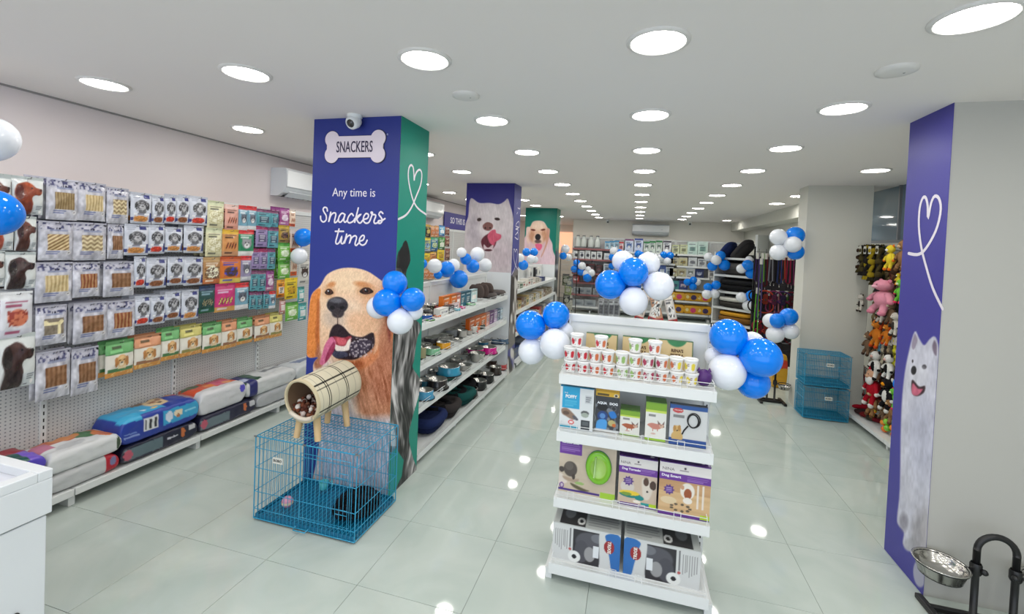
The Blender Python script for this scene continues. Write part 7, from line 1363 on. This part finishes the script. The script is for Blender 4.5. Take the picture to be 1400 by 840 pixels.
cluster([(Wh, 1064.6, 324.6, 11, 0), (B, 1086.7, 322.7, 12, .3), (Wh, 1083.6, 334.5, 11, -.6), (Wh, 1064.6, 344.8, 11, 0), (B, 1087, 344, 11, .3)], Y=6.3, where='high on the grey pillar edge')
cluster([(Wh, 1054, 439, 10, .3), (B, 1063, 439, 10, -.5), (B, 1078, 433.5, 11.5, -.3), (Wh, 1060, 457, 11.5, 0), (Wh, 1080, 452.6, 11, 0)], Y=6.3, where='low on the grey pillar edge')
cluster([(Wh, 594.5, 364, 10), (B, 610.7, 368.6, 11, -.5), (Wh, 620, 363, 9, .4), (B, 627, 381.7, 12.5, -.4), (B, 599, 376, 6, .8)], X=-2.02, where='on the near end of the bowl unit')
cluster([(Wh, 631, 345.5, 7, .6), (B, 637, 354.5, 8), (B, 646.5, 364, 9, -.3), (Wh, 652.5, 348, 10), (Wh, 663, 362.6, 9.5, -.2)], X=-2.0, where='on the far end of the bowl unit')
cluster([(B, 719.8, 345, 5.7), (B, 730, 345, 5.7), (Wh, 711, 352.6, 6, .4), (Wh, 725.7, 354.5, 6, -.5), (B, 715.5, 362.5, 7), (Wh, 731, 355, 5, .5)], X=-1.95, where='on the unit before the green pillar')
cluster([(Wh, 773, 340.7, 6), (B, 770, 350, 5), (Wh, 777, 352, 5, .5)], X=-1.73, where='on the edge of the green pillar')
cluster([(B, 415, 325, 12), (Wh, 409, 350, 11)], X=-3.7, where='on the left wall beside the blue pillar')
cluster([(Wh, 969, 351.7, 6), (Wh, 979, 356, 7, -.4), (B, 985, 350, 6.5), (B, 974, 364, 6.5), (B, 990, 362.5, 7.5)], Y=11.75, where='at the upper left of the pet bed unit')
cluster([(Wh, 1014, 367.5, 6.5), (B, 1022.5, 363, 7.5, -.4), (B, 1034, 364.7, 6.5), (B, 1026.7, 374, 7), (Wh, 1024, 355.5, 5, .5)], Y=11.2, where='at the upper right of the pet bed unit')
cluster([(Wh, 1014, 406.7, 7), (B, 1027.5, 405, 7.5, -.3), (Wh, 1023, 418, 7.5), (B, 1036, 413.7, 6.5)], Y=11.15, where='at the lower right of the pet bed unit')
cluster([(B, 968, 393, 5.7), (B, 979, 390, 6), (Wh, 966.7, 402.5, 6.5, -.3), (Wh, 977, 401.7, 6.3)], Y=11.7, where='at the lower left of the pet bed unit')
cluster([(Wh, 904, 352, 5.5, .4), (B, 907.5, 349, 5), (B, 916, 349.5, 5), (Wh, 912.5, 357, 5, -.3), (Wh, 911, 345, 4, .5)], Y=13.4, where='on the back wall below the air conditioner')
cluster([(B, 940, 386, 5), (B, 948, 383.5, 5), (B, 947.5, 392, 5), (Wh, 953, 386, 5, .5)], Y=13.4, where='on the right back bay')
cluster([(B, 788.6, 360, 5), (B, 785.5, 368, 5), (Wh, 795.5, 364, 5.5, -.3), (B, 794, 372, 5)], Y=13.4, where='on the upright of the left back bay')
cluster([(Wh, 801, 374, 5), (Wh, 808, 373.5, 5.5), (B, 803, 379.7, 6, -.3), (Wh, 804, 369, 4.5)], Y=13.4, where='on the third shelf of the left back bay')
cluster([(Wh, 839.7, 344, 6), (B, 846.6, 346.4, 5.5), (B, 838, 351.5, 5.5)], Y=13.4, where='on the top shelf of the back wall')
cluster([(B, 836.5, 364, 4.5), (B, 872.5, 347.5, 5), (B, 877, 349, 4.5)], Y=13.55, where='behind the gondola balloons')
cluster([(B, 577, 361, 7), (Wh, 574, 370, 6)], X=-2.03, where='behind the green side of the first pillar')
cluster([(Wh, -12, 190, 29), (B, -8, 291, 30)], X=-3.55, where='at the left edge beside the wall unit')
cluster([(B, 1236, 527, 12), ], X=2.45, where='hidden behind the right blue pillar')
# goods on the far side top of the gondola and beyond (tall display behind it)
zk = at(880, 446, Y=6.0).z
bk = unit('gondola', 'low white display unit hidden behind the front gondola', (-.42, 6.3, 0), 0, 1, .93, zk, [.5], .33, .4, slots=False, peg=False, zd=.1)
ob('top_board', boxmesh('top_board', M_WHITE, -.02, .95, -.4, .045, zk, zk + .015), bk)
ob('rear_panel', boxmesh('rear_panel', M_WHITE, .004, .926, .03, .042, .04, zk - .02), bk)
for i, (px, c, lb) in enumerate(((822, (150, 154, 156), 'grey packet with black hanger'), (829, (120, 124, 126), 'dark grey packet with hanger'), (836, (160, 164, 166), 'silver packet with hanger'), (843, (140, 144, 146), 'grey packet'), (884, (214, 200, 190), 'white and red bag'), (892, (196, 150, 120), 'kraft bag with red corner'), (903, (226, 224, 220), 'large white bag'), (911, (220, 214, 210), 'white bag with red base'))):
    p = at(px, 425, Y=6.1); t_ = at(px, 403 if i < 4 else 398 + (i % 2) * 4, Y=6.1); w_ = .085 if i < 4 else .11; cvk = k_pack(i, c, (40, 40, 44) if i < 4 else c, (90, 92, 96) if i < 4 else (240, 238, 236), (180, 50, 50) if i >= 4 else c, None, (70, 70, 74), 2 if i < 4 else 0)
    o = ob('treat_pouch', pouch('pouch', cvk, w_, t_.z - zk - .02, .07), None, (p.x, 6.1, t_.z), (0, .25 * (i > 3) * (-1) ** i, 0)); tag(o, '%s on the display behind the gondola' % lb, 'packet', 'packets behind the front gondola')
# ------------------------------------------------------------------ labels: tell repeats apart by their place
def ordinal(i, n):
    w = ['first', 'second', 'third', 'fourth', 'fifth', 'sixth', 'seventh', 'eighth', 'ninth', 'tenth', 'eleventh', 'twelfth']
    if n == 2: return ['the left one', 'the right one'][i]
    if i == 0: return 'leftmost'
    if i == n - 1: return 'rightmost'
    return (w[i] if i < 12 else '%dth' % (i + 1)) + ' from left'
bpy.context.view_layer.update()
lightrow = {}
for o in TOPS:
    if o['category'] == 'ceiling light' and 'passage' not in o['label']:
        i = round((o.location.x - LX) / SX_); j = round((o.location.y - LY) / SY_)
        nmr = {-3: 'leftmost lengthwise row', -2: 'second row from left', -1: 'third row from left', 0: 'centre lengthwise row', 1: 'row right of centre', 2: 'rightmost row'}[i]
        o['label'] = 'round ceiling light panel in the %s, %s' % (nmr, ('%s from the front' % ['first', 'second', 'third', 'fourth', 'fifth', 'sixth', 'seventh', 'eighth', 'ninth', 'tenth', 'eleventh'][j]) if j >= 0 else '%s behind the viewer' % ['first', 'second', 'third'][-j - 1])
G = {}
for o in TOPS: G.setdefault(o['label'], []).append(o)
for lb, os_ in G.items():
    if len(os_) > 1:
        os_.sort(key=lambda o: float(scr([tuple(o.matrix_world.translation)])[0][0]))
        for i, o in enumerate(os_): o['label'] = '%s, %s' % (lb, ordinal(i, len(os_)))
for o in TOPS:
    w = o['label'].split()
    if len(w) > 16: print('LONG', len(w), o['label'])
